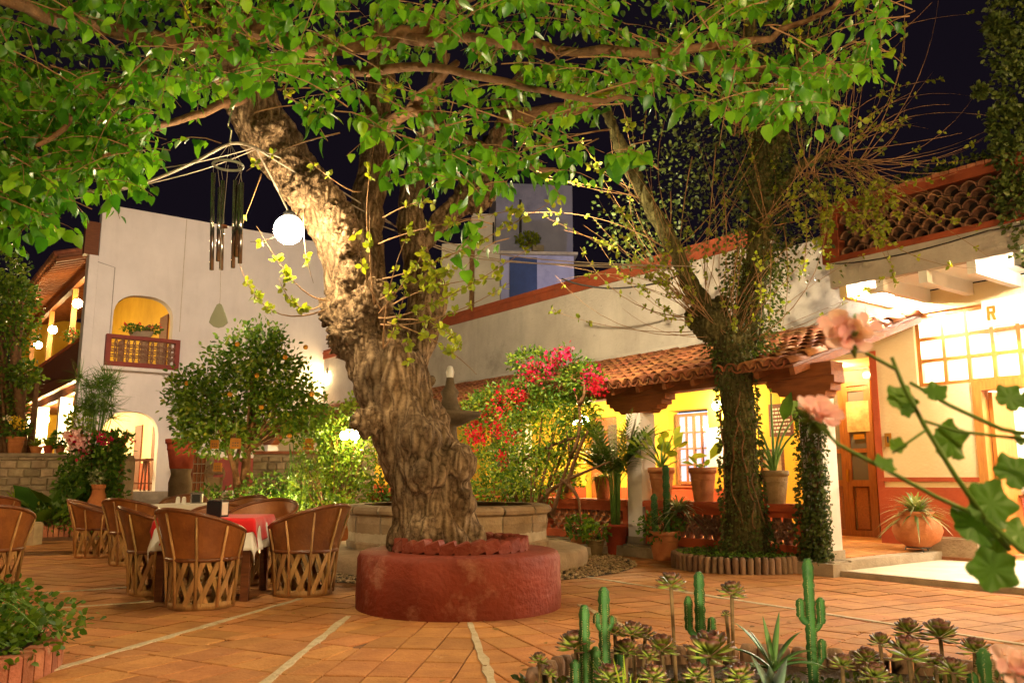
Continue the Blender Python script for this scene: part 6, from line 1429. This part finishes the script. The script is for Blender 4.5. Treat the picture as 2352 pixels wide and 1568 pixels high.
# flowers inside the restaurant doorway
fv = Wp(hitW(2338,1040,-.9)[0], -.9, 0); vt = thing('side_table', 'small dark table inside the restaurant doorway', 'table', (fv.x,fv.y,T0), WA); MB().b(-.3,.3,-.25,.25,.78,.82).obj('top', M['wood'], vt)
for sx in (-1,1):
    for sy in (-1,1): MB().b(sx*.26-.02,sx*.26+.02,sy*.2-.02,sy*.2+.02,0,.78).obj('leg', M['wood'], vt)
pot('pale vase on the small table in the doorway', (fv.x,fv.y,T0+.82), .09, .22, 'signwhite', 'vase', 'belly', name='flower_vase')
bush('flower_bouquet', 'white and green bouquet in the doorway vase', 'flowers', (fv.x,fv.y,T0+1.02), [((0,0,.12),(.2,.2,.18),260)], M['bush'], .06, stems=4, stem_r=.006, flowers=[(M['whitef'], [(random.uniform(-.15,.15),random.uniform(-.15,.15),random.uniform(.12,.3)) for _ in range(9)], 16, .025, .04)])

# garden at the left: papyrus, pots on the wall, shrubs
def papyrus(label, base, h, n=26, Ls=.5, head=46, group=None):
    o = thing('papyrus', label, 'plant', base, 0, group); mb = MB(); P, D, S_ = [], [], []
    for k in range(n):
        a = random.uniform(0,2*PI); e = random.uniform(.05,.3); tip = Vector((math.cos(a)*e*h*.45, math.sin(a)*e*h*.45, h*random.uniform(.72,1)))
        mb.tube(bez((.05*math.cos(a),.05*math.sin(a),0),(tip.x*.3,tip.y*.3,tip.z*.6),tip,5), .008, 4)
        for j in range(head):
            d = Vector((random.gauss(0,1),random.gauss(0,1),random.gauss(.35,.7))).normalized(); P.append(tip); D.append(d); S_.append(Ls*random.uniform(.5,1))
    link('stem', mb.mesh('stem', True), M['stem'], o); link('head', leafmesh('head', BLADE, np.array(P), np.array(D), rdir(len(P)), np.array(S_), .028), M['palm'], o, kind='stuff'); return o
zt_ = at(100,1043,18.2).z
b = at(205, 1120, 17.6); papyrus('tall papyrus clump before the wall of flower pots', Vector((b.x, 17.6, .1)), at(215,862,17.6).z-.1, 26, .5)
pr_ = pot('red pot with papyrus on the stone pedestal', (up.x, 20.0, uz), .36, at(413,1008,20).z-uz, 'redpot'); papyrus('drooping papyrus in the red pot by the lower arch', Vector((up.x, 20.0, at(413,1012,20).z-.05)), 1.0, 22, .42)
def wall_pot(u, w_px, h_px, label, m='pot', kind='taper'):
    p = at(u, 1043, 18.4); p.z = zt_+.025; sc = 18.4/FPX*1.0; h = h_px*sc; pot(label, p, w_px*sc/2/1.06, h, m, kind=kind, group='pots along the stone wall'); return p+Vector((0,0,h*.85))
q = wall_pot(33, 38, 38, 'large terracotta pot with yellow flowers on the stone wall'); bush('flowering_plant', 'plant with yellow and white flowers in the large terracotta pot', 'plant', q, [((0,0,.22),(.3,.25,.22),260)], M['bush'], .09, flowers=[(M['yellowf'],[(.12,-.2,.36),(.2,-.2,.28),(.05,-.2,.4)],26,.05,.06),(M['whitef'],[(-.08,-.2,.42)],20,.04,.06)])
q = wall_pot(82, 28, 16, 'low clay bowl with lime grass on the stone wall'); grassy('lime spiky grass in the low clay bowl', q, 60, .42, 'lime', .04, droop=.4)
q = wall_pot(110, 22, 18, 'small dark red pot on the stone wall', 'redpot'); grassy('lime spiky grass in the small dark red pot', q, 60, .45, 'lime', .04, droop=.35)
q = wall_pot(137, 22, 18, 'small pale clay pot on the stone wall', 'pot'); bush('leafy_plant', 'dark leafy plant in the small pale clay pot', 'plant', q, [((0,0,.15),(.2,.2,.18),150)], M['bush'], .09)
q = wall_pot(178, 34, 44, 'bright orange cylinder pot on the stone wall', 'pot', 'tall'); bush('leafy_plant', 'tall lime leafed plant in the bright orange cylinder pot', 'plant', q, [((0,0,.3),(.28,.28,.3),260)], M['lime'], .1)
q = wall_pot(270, 36, 34, 'salmon red pot with a red flowering plant on the brick pier', 'redpot'); bush('flowering_plant', 'sparse red flowering plant in the salmon red pot', 'plant', q, [((0,0,.1),(.3,.2,.14),120)], M['bush'], .09, flowers=[(M['crimson'],[(.2,-.1,.1),(-.2,-.1,.15),(.28,0,.0)],16,.04,.05)])
b = at(225, 1130, 17.3); b.z = .1
bush('garden_shrub', 'green shrub with pink and magenta blossoms over the stone wall', 'shrub', b, [(rel(215,1070,17.3,b),(.65,.5,.55),900),(rel(180,1120,17.2,b),(.5,.4,.45),600),(rel(240,1030,17.4,b),(.45,.35,.35),500),(rel(235,1130,17.2,b),(.4,.35,.4),500)], M['bush'], .10, flowers=[(M['pinkf'],[rel(u,v,16.9,b) for u,v in [(170,1000),(185,1010),(195,1025),(178,1020),(160,1005)]],30,.07,.09),(M['magenta'],[rel(u,v,16.9,b) for u,v in [(230,1000),(192,1032),(165,1015),(240,1010)]],22,.06,.08)])
b = at(120, 1160, 16.9); b.z = .1
sp_ = [(rnd.uniform(0,2*PI), rnd.uniform(.3,1.2), rnd.uniform(.3,.7), rnd.uniform(.45,.65), .9) for _ in range(16)]; paddle('big leaved green plant in the far brick edged bed', b, sp_, 'bush', T=HEART)
b = at(160, 1215, 16.75); b.z = .1
bush('low_shrub', 'dark reddish low shrubs along the far brick edging', 'shrub', b, [(rel(u,1195,16.8,b),(.45,.3,.28),330) for u in (70,120,170,220,262)], M['citrus'], .07)
grassy('spiky grass clump in front of the stone wall near the frame edge', at(35,1170,17.2), 80, .9, 'lime', .035, droop=.5)
jr = gnd(222, 1222); pot('slender necked clay jar with a pale succulent in the far bed', (at(222,1180,16.9).x, 16.9, .1), .30, at(222,1112,16.9).z-.1, 'pot', kind='jar', name='clay_jar')
b = at(222,1106,16.9); bush('succulent', 'pale succulent growing from the slender clay jar', 'plant', b, [((0,0,.08),(.15,.13,.13),130)], M['varieg'], .08, stems=2)
pr2 = gnd(55, 1252); t = thing('stone_block', 'small stone block beside the barrel chair cut by the frame', 'stone', (pr2.x, pr2.y+.15, 0)); MB().bev((0,0,.19), (.28,.28,.38), .03).obj('block', M['stone'], t)
# big shrub tree at the far left
b = at(40, 1120, 19.6); b.z = TZ
lt = bush('leafy_tree', 'dense leafy tree growing before the yellow gallery', 'tree', b, [(rel(u,v,19.6+d,b),(1.0*s,.9*s,.95*s),int(1150*s)) for u,v,s,d in [(0,700,.9,0),(30,760,.6,0),(-20,820,.9,.3),(5,880,.7,0),(40,680,.5,.3),(-20,620,.9,.5),(0,950,.6,0),(60,860,.35,-.2),(-60,700,1.2,.4)]], M['citrus'], .10, stems=3, stem_r=.08)
tk = MB()
for pts in ([(55,1120,19.5,12),(50,1000,19.5,11),(42,900,19.5,10),(30,760,19.5,7)],[(62,1120,19.5,8),(72,1000,19.4,7),(85,880,19.4,5)],[(35,1120,19.5,8),(20,960,19.5,7),(0,820,19.5,5)]):
    P, Rr = chain(pts); tk.tube([p-b for p in P], Rr, 8)
link('trunk', tk.mesh('trunk', True), M['limb'], lt)
# undergrowth round the orange tree, bamboo-like reeds, shrubs to the right
b = at(640,1190,15.2); b.z = .1
bush('garden_shrub', 'mixed green undergrowth at the foot of the orange tree', 'shrub', b, [(rel(u,v,15.2,b),(.5,.4,.3),420) for u,v in [(500,1150),(590,1150),(660,1150),(720,1160),(780,1180),(620,1120)]], M['bush'], .07)
b = at(770,1190,14.6); b.z = .1
bush('garden_shrub', 'loose olive green shrub between the orange tree and the mulberry trunk', 'shrub', b, [(rel(u,v,14.6,b),(.5,.45,.5),620) for u,v in [(740,1040),(790,1010),(780,1090),(720,1110),(820,1060),(800,1140)]], M['citrus'], .065)
b = at(800,1100,17.0); bush('garden_shrub', 'lime foliage lit by the garden lantern', 'shrub', Vector((b.x,17.0,.1)), [(tuple(at(u,v,16.9)-Vector((b.x,17,.1))),(.42,.4,.42),230) for u,v in [(800,960),(770,1000),(820,1020),(830,940)]], M['lime'], .09)
rd = thing('reed_clump', 'clump of thin dark green reeds right of the orange tree trunk', 'reeds', at(705,1190,14.8)*1.0); rd.location.z = .08; mb = MB()
for k in range(38):
    x = random.uniform(-.3,.3); mb.tube(bez((x,random.uniform(-.15,.15),0),(x*1.1,0,.8),(x*1.5+random.uniform(-.1,.1),random.uniform(-.15,.15),random.uniform(1.0,1.75)),5), .008, 4)
link('reed', mb.mesh('reed', True), M['stem'], rd, kind='stuff')
b = gnd(768,1262); pot('terracotta pot with dark foliage left of the fountain', (b.x,b.y+.25,0), .21, .36, 'pot'); bush('leafy_plant', 'dark purple brown plant in the pot left of the fountain', 'plant', (b.x,b.y+.25,.32), [((0,0,.25),(.28,.26,.28),420)], M['citrus'], .08)
b = Wp(hitW(868,1150,3.2)[0],3.2,0); bush('climbing_plant', 'green climber on the white far column left of the mulberry trunk', 'plant', b, [((0,0,.75),(.25,.25,.45),420),((0,0,.3),(.3,.25,.3),250)], M['bush'], .08)
# hanging tags in the orange tree
for k, (u, v, w_) in enumerate([(541,1018,24),(493,1020,20),(500,1072,20),(708,1020,26)]):
    p = at(u, v, 14.5); s = w_*14.5/FPX; o = thing('hanging_tag', ('yellow card hanging lowest left of the orange tree trunk' if k == 2 else 'yellow card with dark marks hanging beside the orange tree trunk' if k == 0 else 'small yellow card at the left edge of the orange tree' if k == 1 else 'yellow card hanging by the reeds right of the orange tree'), 'card', p, R(random.uniform(-25,25)), 'yellow cards hung in the orange tree')
    MB().b(-s/2,s/2,-.004,.004,-s/2,s/2).obj('card', M['gold'], o); m = MB()
    for r in range(2):
        for c in range(3): m.b(-s*.3+c*s*.22,-s*.3+c*s*.22+s*.13,-.0065,-.0042,-s*.25+r*s*.26,-s*.25+r*s*.26+s*.09)
    m.obj('print', M['black'], o); MB().tube([(0,0,s/2),(0,0,s/2+.4)], .003, 4).obj('string', M['cable'], o)
# pot plants on the balcony
q = Fp((bx0+bx1)/2-.05, -.02, bzb+Hb-.02); pot('long pale flower trough on the balcony rail', q, .2, .16, 'stone', kind='tall', name='flower_trough').scale = (1.9,.8,1); bush('flowering_plant', 'red flowered geraniums on the balcony rail', 'plant', q+Vector((0,0,.14)), [((-.2,-.15,.1),(.35,.15,.14),150),((.25,.15,.1),(.3,.15,.13),130)], M['bush'], .09, flowers=[(M['crimson'],[(-.35,-.25,.22),(-.05,-.05,.25),(.25,.1,.2),(.4,.25,.24)],16,.04,.05)])
q = Fp(-.1, 1.6, hitF(180,770)[1]); bush('flowering_plant', 'red flowered pot plant hung on the gallery rail', 'plant', Fp(-.2,1.9,UF+1.02), [((0,0,.15),(.3,.3,.2),160)], M['bush'], .1, flowers=[(M['crimson'],[(.1,-.2,.25),(-.15,-.1,.2)],16,.05,.06)])
# plants on the tower roof
b = at(1213,575,24.8); o = bush('potted_bush', 'small yellow green bush on a ledge of the bluish tower', 'plant', at(1213,560,25.7), [((0,0,.15),(.38,.3,.22),260)], M['young'], .10)
# climbing vine at the right edge
vb_ = Wp(-1.6, 1.42, 4.0)
cl = []
for u, v, s in [(2330,30,.7),(2320,120,.55),(2345,200,.6),(2300,270,.28),(2335,300,.55),(2345,390,.6),(2330,440,.45),(2360,470,.6),(2380,560,.5),(2350,-60,.8),(2250,210,.12),(2400,100,.9),(2420,300,.9),(2310,350,.3),(2290,60,.25)]:
    cl.append((tuple(at(u,v,9.6)-vb_),(.55*s,.5*s,.6*s),int(760*s)+60))
bush('climbing_vine', 'dark hanging vine over the right end of the tiled parapet', 'vine', vb_, cl, M['ivy'], .07, stems=0)
n = 240; P = np.array([np.array(Wp(-.2-1.6*t+random.uniform(-.1,.1), 1.2+random.uniform(-.15,.15), 4.98+random.uniform(0,.14))) for t in rng.uniform(0,1,n)]); o = thing('wall_creeper', 'thin leafy creeper running along the top of the tiled parapet', 'creeper', Wp(-1,1.2,4.95)); link('foliage', leafmesh('foliage', OVAL, P-np.array(o.location), rdir(n), rdir(n), rng.uniform(.05,.09,n), 1.4), M['ivy'], o, kind='stuff')
# ================================================================ WIND CHIME AND CABLES
cy_ = at(524, 380, 5.2); wc = thing('wind_chime', 'wind chime of long dark tubes hanging from a ring under the mulberry limb', 'wind chime', cy_)
k_ = 5.2/FPX*1.02; ringr = 34*k_
MB().tube([(ringr*math.cos(a), ringr*math.sin(a), 0) for a in [2*PI*i/28 for i in range(29)]], .0085, 8).obj('ring', M['paleWood'], wc, True)
tops = [(490,398,620),(512,415,620),(505,430,600),(540,415,615),(556,420,605),(548,425,590)]
for i, (u, v0, v1) in enumerate(tops):
    a = at(u, v0, 5.2+(.04 if i % 2 else -.05))-cy_; b = at(u-(4 if u < 530 else 5), v1, 5.2+(.04 if i % 2 else -.05))-cy_
    MB().tube([a, b], .0135, 10).obj('tube', M['bronze'], wc, True)
    q = Vector((a.x, a.y, 0)); q = q.normalized()*ringr; MB().tube([(q.x,q.y,0), tuple(a)], .0012, 3).obj('string', M['cable'], wc)
top = at(528, 328, 5.2)-cy_
for a in range(6): MB().tube([(ringr*math.cos(a*PI/3),ringr*math.sin(a*PI/3),0), tuple(top)], .0012, 3).obj('string', M['cable'], wc)
ch = [tuple(at(u,v,5.2)-cy_) for u, v in [(528,328),(532,300),(524,290),(530,265),(540,235)]]; MB().tube(ch, .006, 5).obj('chain', M['steel'], wc)
sl = at(503, 725, 5.2)-cy_; MB().tube([(0,0,0), tuple(at(508,560,5.2)-cy_), tuple(at(506,680,5.2)-cy_), tuple(sl+Vector((0,0,.07)))], .0015, 3).obj('string', M['cable'], wc)
r_ = 24*k_; pts = [(0,.078),(.016,.07),(.05,-.01),(.058,-.045),(.03,-.07),(0,-.078)]
poly = [(x, z) for x, z in pts]+[(-x, z) for x, z in pts[::-1]][1:-1]; MB().prism(poly, -.008, .008).obj('sail', M['paleWood'], wc).location = sl
MB().lathe([(.03,-.006),(.03,.006),(0,.006)], 14).obj('striker', M['wood'], wc).location = at(512,520,5.2)-cy_
def cable(label, pts, r, m='cable'):
    P = [at(*p) for p in pts]; Q = []
    for i in range(len(P)-1):
        p0, p1, p2, p3 = P[max(i-1,0)], P[i], P[i+1], P[min(i+2,len(P)-1)]
        for k in range(5):
            t = k/5; Q.append(.5*((2*p1)+(p2-p0)*t+(2*p0-5*p1+4*p2-p3)*t*t+(3*p1-p0-3*p2+p3)*t**3))
    Q.append(P[-1]); tag(MB().tube(Q, r, 5).obj('cable', M[m], None, True), label, 'cable', 'cables strung through the trees')
cable('thick pale cable bundle from the mulberry to the upper left foliage', [(585,338,6.9),(530,330,6.8),(440,375,6.6),(330,420,6.4),(210,440,6.2),(40,455,6)], .014)
cable('thin cable above the wind chime running left into the foliage', [(590,338,6.9),(500,362,6.7),(380,385,6.5),(200,400,6.3),(0,410,6)], .005)
cable('thin cable just below the thick bundle left of the chime', [(590,342,6.9),(480,385,6.7),(350,420,6.5),(200,452,6.3),(0,470,6)], .005)
cable('thin cable from the mulberry trunk down towards the tower', [(590,340,6.9),(700,390,7.4),(850,480,8.2),(980,560,9.5),(1150,600,10),(1540,612,Yt-.2)], .008)
cable('second thin cable from the mulberry trunk to the ivy clad tree', [(590,342,6.9),(720,420,7.4),(900,515,8.4),(1100,575,9.8),(1300,600,10),(1600,612,Yt-.2)], .007)
cable('third thin pale cable between the two trees', [(880,520,8.0),(1060,580,9.4),(1250,606,10),(1560,620,Yt-.2)], .007)
cable('black cable sagging in front of the red coping', [(1290,640,14.5),(1340,655,14.4),(1420,662,14.2),(1530,645,13.8),(1590,610,13.4)], .016, 'blackcable')
# ================================================================ CACTUS BED PLANTS
def bedp(u, vb, Y): p = at(u, vb, Y); p.z = .10; return p
def cactus(label, u, Y, vt, w_px, arms=(), extra=()):
    p = bedp(u, 1500, Y); sc = Y/FPX*1.01; h = at(u, vt, Y).z-.10; o = thing('column_cactus', label, 'cactus', p, 0, 'column cacti in the foreground bed')
    cactus_column(o, (0,0,0), h, w_px*sc/2*.88, n=max(16, int(h/.02)))
    for (du, v0, v1) in arms:
        x = du*sc; z0 = at(u, v0, Y).z-.10; z1 = at(u, v1, Y).z-.10
        MB().tube(bez((0,0,z0-.01),(x*.9,0,z0-.01),(x,0,z0+.05),5), w_px*sc*.3, 7).obj('arm_joint', M['cactus'], o, True); cactus_column(o, (x,-.01,z0+.02), z1-z0-.02, w_px*sc*.36, 'arm', 6, n=max(8,int((z1-z0)/.02)))
    for (du, vt2, k) in extra: cactus_column(o, (du*sc,-.03,0), at(u,vt2,Y).z-.10, w_px*sc*.42, 'arm', 6, n=10)
cactus('cactus column with short arms rising in the left part of the foreground bed', 1389, 4.15, 1347, 26, [(-15,1440,1405),(16,1440,1412)], [(30,1490,1)])
cactus('shorter armless cactus column left of the tallest left cactus', 1343, 3.95, 1388, 24, [], [(-22,1510,1),(22,1480,1)])
cactus('three armed cactus between the two tall aeonium stalks', 1611, 4.35, 1312, 24, [(-26,1455,1367),(24,1455,1415)])
cactus('tallest cactus column with stubby arms in the right part of the foreground bed', 1866, 4.1, 1282, 26, [(-22,1425,1372),(22,1440,1370),(20,1520,1465)])
cactus('short cactus column near the lower right corner', 2258, 3.6, 1488, 34, [(-30,1580,1540)])
AL = tmpl([(0,0,0),(-.10,.3,.03),(-.27,.70,.06),(-.24,.90,.09),(0,1,.10),(.24,.90,.09),(.27,.70,.06),(.10,.3,.03),(0,.7,-.03),(0,.7,.10)], [(0,1,8),(1,2,8),(2,3,8),(3,4,8),(4,5,8),(5,6,8),(6,7,8),(7,0,8),(1,0,9),(2,1,9),(3,2,9),(4,3,9),(5,4,9),(6,5,9),(7,6,9),(0,7,9)])
def aeomat():
    m, nt, p, N, L = nodes('aeonium_leaf'); tc = N.new('ShaderNodeTexCoord'); sp = N.new('ShaderNodeSeparateXYZ'); L.new(tc.outputs['Object'], sp.inputs[0])
    rp = N.new('ShaderNodeValToRGB'); rp.color_ramp.elements[0].position = .50; rp.color_ramp.elements[0].color = (.24,.32,.035,1); rp.color_ramp.elements[1].position = .88; rp.color_ramp.elements[1].color = (.10,.03,.022,1); L.new(sp.outputs['Y'], rp.inputs[0])
    oi = N.new('ShaderNodeObjectInfo'); mr = N.new('ShaderNodeMapRange'); mr.inputs[3].default_value = .7; mr.inputs[4].default_value = 1.35; L.new(oi.outputs['Random'], mr.inputs[0]); hs = N.new('ShaderNodeHueSaturation'); L.new(rp.outputs[0], hs.inputs['Color']); L.new(mr.outputs[0], hs.inputs['Value']); L.new(hs.outputs[0], p.inputs['Base Color']); p.inputs['Roughness'].default_value = .55
    return m
M['aeo'] = aeomat(); aem = tmesh('leaf', AL, M['aeo'], True)
def aeonium(label, u, v, Y, w_px, lean=0.0, n=34, cup=.6, stem=True, base_du=0):
    p = bedp(u+base_du, 1500, Y); top = at(u, v, Y)-p; o = thing('aeonium', label, 'succulent', p, 0, 'aeoniums in the foreground bed'); r = w_px*Y/FPX*.5
    MB().tube(bez((0,0,-.02),(top.x*.25,.01,top.z*.5),tuple(top),7), [.011,.0105,.01,.0095,.009,.009,.009,.010], 7).obj('stem', M['aeostem'], o, True)
    for k in range(n):
        t = k/(n-1); a = k*2.39996; el = -.35+1.55*(1-t)**1.2 if False else (-.25+1.75*t); l = r*(1.05-.35*t**2); d = Vector((math.cos(a)*math.cos(el), math.sin(a)*math.cos(el), math.sin(el)))
        nn = Vector((-math.cos(a)*math.sin(el), -math.sin(a)*math.sin(el), math.cos(el))); link('leaf', aem, None, o, basis(top+d*r*.05+Vector((0,0,t*r*.15)), d+Vector((random.uniform(-.08,.08),)*3), nn, l*random.uniform(.92,1.06)))
for a in [('tall single aeonium rosette on a long bare stalk left of the three armed cactus',1541,1348,4.3,64,10),('tall aeonium rosette on a thin stalk right of the three armed cactus',1681,1366,4.3,60,4),('tiny aeonium rosette on a side stalk below the second tall stalk',1668,1412,4.35,22,12),
          ('dark aeonium rosette at the left end of the bed',1238,1520,3.9,42,6),('small low dark aeonium right of the leftmost rosette',1262,1548,3.8,34,4),('big green aeonium behind the short left cactus',1322,1490,4.0,80,10),('dark aeonium rosette right of the tall left cactus',1452,1458,4.25,58,6),('dark aeonium rosette beside the left cactus, second of the dark group',1412,1455,4.2,44,4),('upper dark aeonium of the group left of the first tall stalk',1482,1462,4.3,48,-6),('lower dark aeonium of the group left of the first tall stalk',1440,1500,4.1,62,-4),('shiny dark aeonium under the first tall stalk',1520,1495,4.1,70,8),('small dark aeonium tucked between the dark group and the stalk',1490,1510,4.0,48,0),
          ('large yellow green aeonium at the foot of the three armed cactus',1632,1510,3.85,110,6),('low dark aeonium at the lower frame edge below the yellow green one',1600,1556,3.6,62,0),('low dark aeonium below the aloe',1700,1560,3.5,70,0),('upright aeonium nearest the tall right cactus',2022,1480,4.2,52,6),('aeonium with the highest rosette at the right of the bed',2088,1455,4.25,66,4),('dark topped aeonium on a thick stalk right of the highest rosette',2160,1465,4.15,78,8),('large red and yellow aeonium below the highest right rosette',2088,1512,3.8,92,4),('small shiny aeonium low at the foot of the tall right cactus',1935,1530,3.9,56,0),('green aeonium low between the tall right cactus and the large red one',1990,1520,3.95,62,4),('dark aeonium half behind the short right cactus',2240,1500,3.75,66,-6),('small silvery aeonium under the thick stalked one',2150,1530,3.8,56,0),('low aeonium at the frame edge left of the short right cactus',2190,1545,3.6,64,0),('low dark aeonium below the large red and yellow one',2010,1556,3.6,64,0),('low dark aeonium at the frame edge under the dark group',1400,1560,3.6,66,0),('low green aeonium at the frame edge beneath the first stalk',1500,1560,3.6,64,0)]:
    aeonium(a[0], a[1], a[2], a[3], a[4]*1.1, base_du=a[5])
def rosette(label, name, cat, p, specs, m, w, thick=.3, droop=.5, n=9):
    o = thing(name, label, cat, p)
    for az, el, l in specs:
        d = Vector((math.cos(az)*math.cos(el), math.sin(az)*math.cos(el), math.sin(el))); sd = d.cross(Vector((0,0,1))).normalized(); vs = []
        for i in range(n+1):
            t = i/n; q = d*(l*t)+Vector((0,0,-droop*l*t*t*math.cos(el))); ww = w*(.75+.5*t if t < .35 else .93*(1-((t-.35)/.66)**1.6))*.5+.0005; up_ = sd.cross(d).normalized()
            vs += [q-sd*ww+up_*ww*.35, q-up_*ww*thick, q+sd*ww+up_*ww*.35, q+up_*ww*.05]
        fs = []
        for i in range(n):
            for k in range(4): fs.append((i*4+k, i*4+(k+1)%4, i*4+4+(k+1)%4, i*4+4+k))
        MB().add(vs, fs+[(0,3,2,1)]).obj('leaf', M[m], o, True)
    return o
p = bedp(1775, 1500, 3.95); p.z = .25
rosette('arching green aloe with long curved leaves between the tall cacti', 'aloe', 'succulent', p, [(2.35,1.0,.36),(2.9,.75,.33),(3.1,.45,.32),(.9,1.25,.32),(.5,.95,.33),(.25,.7,.34),(.1,.5,.30),(5.4,.8,.25),(4.4,.75,.24),(1.8,1.3,.28),(3.6,.5,.28),(5.9,.6,.3),(2.7,1.15,.26)], 'aloe', .032, .35, .6)
p = bedp(1775, 1540, 3.6); p.z = .2
rosette('broad grey green agave in front of the aloe', 'agave', 'succulent', p, [(2.3,1.1,.22),(.6,1.1,.21),(2.9,.8,.21),(4.6,.8,.19),(5.5,.7,.19),(3.6,.7,.19),(0,.5,.22),(1.4,.9,.19)], 'grey_leaf', .062, .2, .25)
grassy('thin yellow green blades at the foot of the left cacti', bedp(1440,1560,3.6), 14, .36, 'lime', .012, droop=.2, spread=.5)
n = 2600; a0, b0 = gnd(1230,1560), gnd(2340,1600); P = np.stack([rng.uniform(a0.x-.1,b0.x+.2,n), rng.uniform(3.0,4.35,n), .10+rng.uniform(0,.05,n)],1); D = rdir(n); D[:,2] = abs(D[:,2])
tag(npmesh_o := link('ground_cover', leafmesh('ground_cover', OVAL, P, D, rdir(n)+[0,0,.5], rng.uniform(.025,.06,n), 1.2), M['ivy'], None), 'low leafy ground cover between the foreground cacti', 'ground cover', None, 'stuff')
# ================================================================ GERANIUM IN THE NEAR RIGHT CORNER
gy = .86
gp = Vector((.66, .72, .62)); 
stn = thing('plant_stand', 'slim stand carrying the near pot of geraniums outside the frame', 'stand', (gp.x, gp.y, 0)); MB().lathe([(.14,0),(.14,.03),(.03,.05),(.03,.57),(.14,.60),(.14,.62),(0,.62)], 18).obj('stand', M['black'], stn, True)
pot('terracotta pot of the near geraniums outside the frame', gp, .13, .20, 'pot'); gbase = gp+Vector((0,0,.18))
ge = thing('geranium', 'pink geranium leaning into the picture from the right, out of focus', 'flower', gbase)
def gp_(u, v, Y=gy): return at(u, v, Y)-gbase
def gstem(pts, r): MB().tube([Vector(p) for p in pts], r, 7).obj('stem', M['stem'], ge, True)
node = gp_(2262, 1190)
gstem([(0,0,0), gp_(2420,1300,.82), gp_(2345,1262,.84), node], [.0034,.0032,.003,.0028]); gstem([node, gp_(2190,1085), gp_(2125,980), gp_(2072,880), gp_(2048,820)], [.0029,.0027,.0025,.0023,.002])
gstem([gp_(2062,850), gp_(2040,838), gp_(1985,808), gp_(1955,790)], [.002,.0019,.0018,.0018]); gstem([node, gp_(2150,1140), gp_(2030,1075), gp_(1925,1020), gp_(1890,985)], [.0022,.0021,.002,.0019,.0018])
gstem([(0,0,0), gp_(2440,1010,.84), gp_(2300,985), gp_(2180,930), gp_(2090,878)], [.003,.0026,.0024,.002,.0018]); gstem([gp_(2440,1022,.84), gp_(2330,1005), gp_(2200,990), gp_(2120,965)], [.0019,.0018,.0017,.0015]); gstem([node, gp_(2290,1230), gp_(2320,1262)], [.0035,.003,.0025]); gstem([gp_(2130,985), gp_(2080,1020), gp_(2050,1040)], [.0015,.0014,.0013])
glm = tmesh('leaf', LOBED, M['gera']); 
for u, v, w_, (dx, dz), nn in [(2095,905,95,(-.9,-.3),(.2,-.9,.5)),(2130,905,70,(.9,.35),(-.2,-.8,.6)),(2188,1048,130,(0,1),(.3,-.85,.3)),(2310,1100,120,(.9,.6),(-.3,-.9,.3)),(2270,1195,150,(.4,.9),(.2,-.9,.35)),(2270,1185,140,(-.75,-.35),(0,-.85,.55)),(2310,1215,120,(.9,-.2),(.1,-.7,.7)),(2300,1240,150,(-.25,-1),(.5,-.85,.1)),(2052,1065,70,(-.8,.1),(.2,-.7,.7)),(2058,1035,50,(.3,.8),(0,-.9,.4)),(2310,930,90,(.5,.6),(.1,-.9,.5)),(2345,925,80,(.9,.1),(0,-.8,.6)),(2290,1270,130,(-.35,-.9),(-.4,-.9,.2)),(2330,1000,50,(.9,-.4),(0,-.9,.5)),(2082,930,45,(.2,-.9),(0,-1,.3))]:
    link('leaf', glm, None, ge, basis(gp_(u, v, gy+random.uniform(-.015,.015)), Vector((dx, random.uniform(-.25,.25), dz)), Vector(nn), w_*gy/FPX*.70))
PET = tmpl([(0,0,0),(-.12,.3,.02),(-.36,.72,.06),(-.28,.97,.03),(0,1.04,0),(.28,.97,.03),(.36,.72,.06),(.12,.3,.02),(0,.6,-.05)], [(0,8,1),(1,8,2),(2,8,3),(3,8,4),(4,8,5),(5,8,6),(6,8,7),(7,8,0)])
ptm = tmesh('petal', PET, M['pinkf']); scal = .9*gy/FPX
def blossom(u, v, n_fl, spread, pet):
    c = gp_(u, v)
    for k in range(n_fl):
        e = Vector((rnd.uniform(-1,1)*spread, rnd.uniform(-.5,.5)*spread, rnd.uniform(-.3,1)*spread*.8))*scal*1.0; f = c+e
        MB().tube([c-Vector((0,0,.012)), f], [.0012,.0010], 5).obj('flower_stalk', M['stem'], ge, True); d0 = (e+Vector((rnd.uniform(-.01,.01),-.02,.01))).normalized()
        for j in range(5):
            a = 2*PI*j/5+rnd.uniform(-.2,.2); x = d0.orthogonal().normalized(); y = d0.cross(x); d = (x*math.cos(a)+y*math.sin(a))*.95+d0*.55; link('petal', ptm, None, ge, basis(f, d, d0*1.0-d*.2, pet*scal*rnd.uniform(.85,1.1)))
    for k in range(6):
        d = Vector((rnd.uniform(-1,.6), rnd.uniform(-.4,.3), rnd.uniform(-1,.3))).normalized(); l = rnd.uniform(35,70)*scal; MB().tube([c, c+d*l*.6, c+d*l], [.0012,.0034,.0008], 7).obj('bud', M['stem'], ge, True)
blossom(1952, 772, 6, 48, 52); blossom(1872, 968, 5, 38, 48)
ptm2 = blossom(2335, 1552, 5, 34, 46)
gstem([(0,0,0), gp_(2420,1500,.8), gp_(2338,1572,.86)], [.002,.0018,.0016])

n = 700; P = np.stack([rng.uniform(.2,2.9,n), rng.uniform(3.2,4.4,n), .105+rng.uniform(0,.03,n)],1); D = rdir(n); D[:,2] *= .3
tag(link('leaf_litter', leafmesh('leaf_litter', OVAL, P, D, rdir(n)+[0,0,1.2], rng.uniform(.03,.06,n), 1.3), M['dryleaf'], None), 'dry leaf litter on the soil of the foreground cactus bed', 'litter', None, 'stuff')
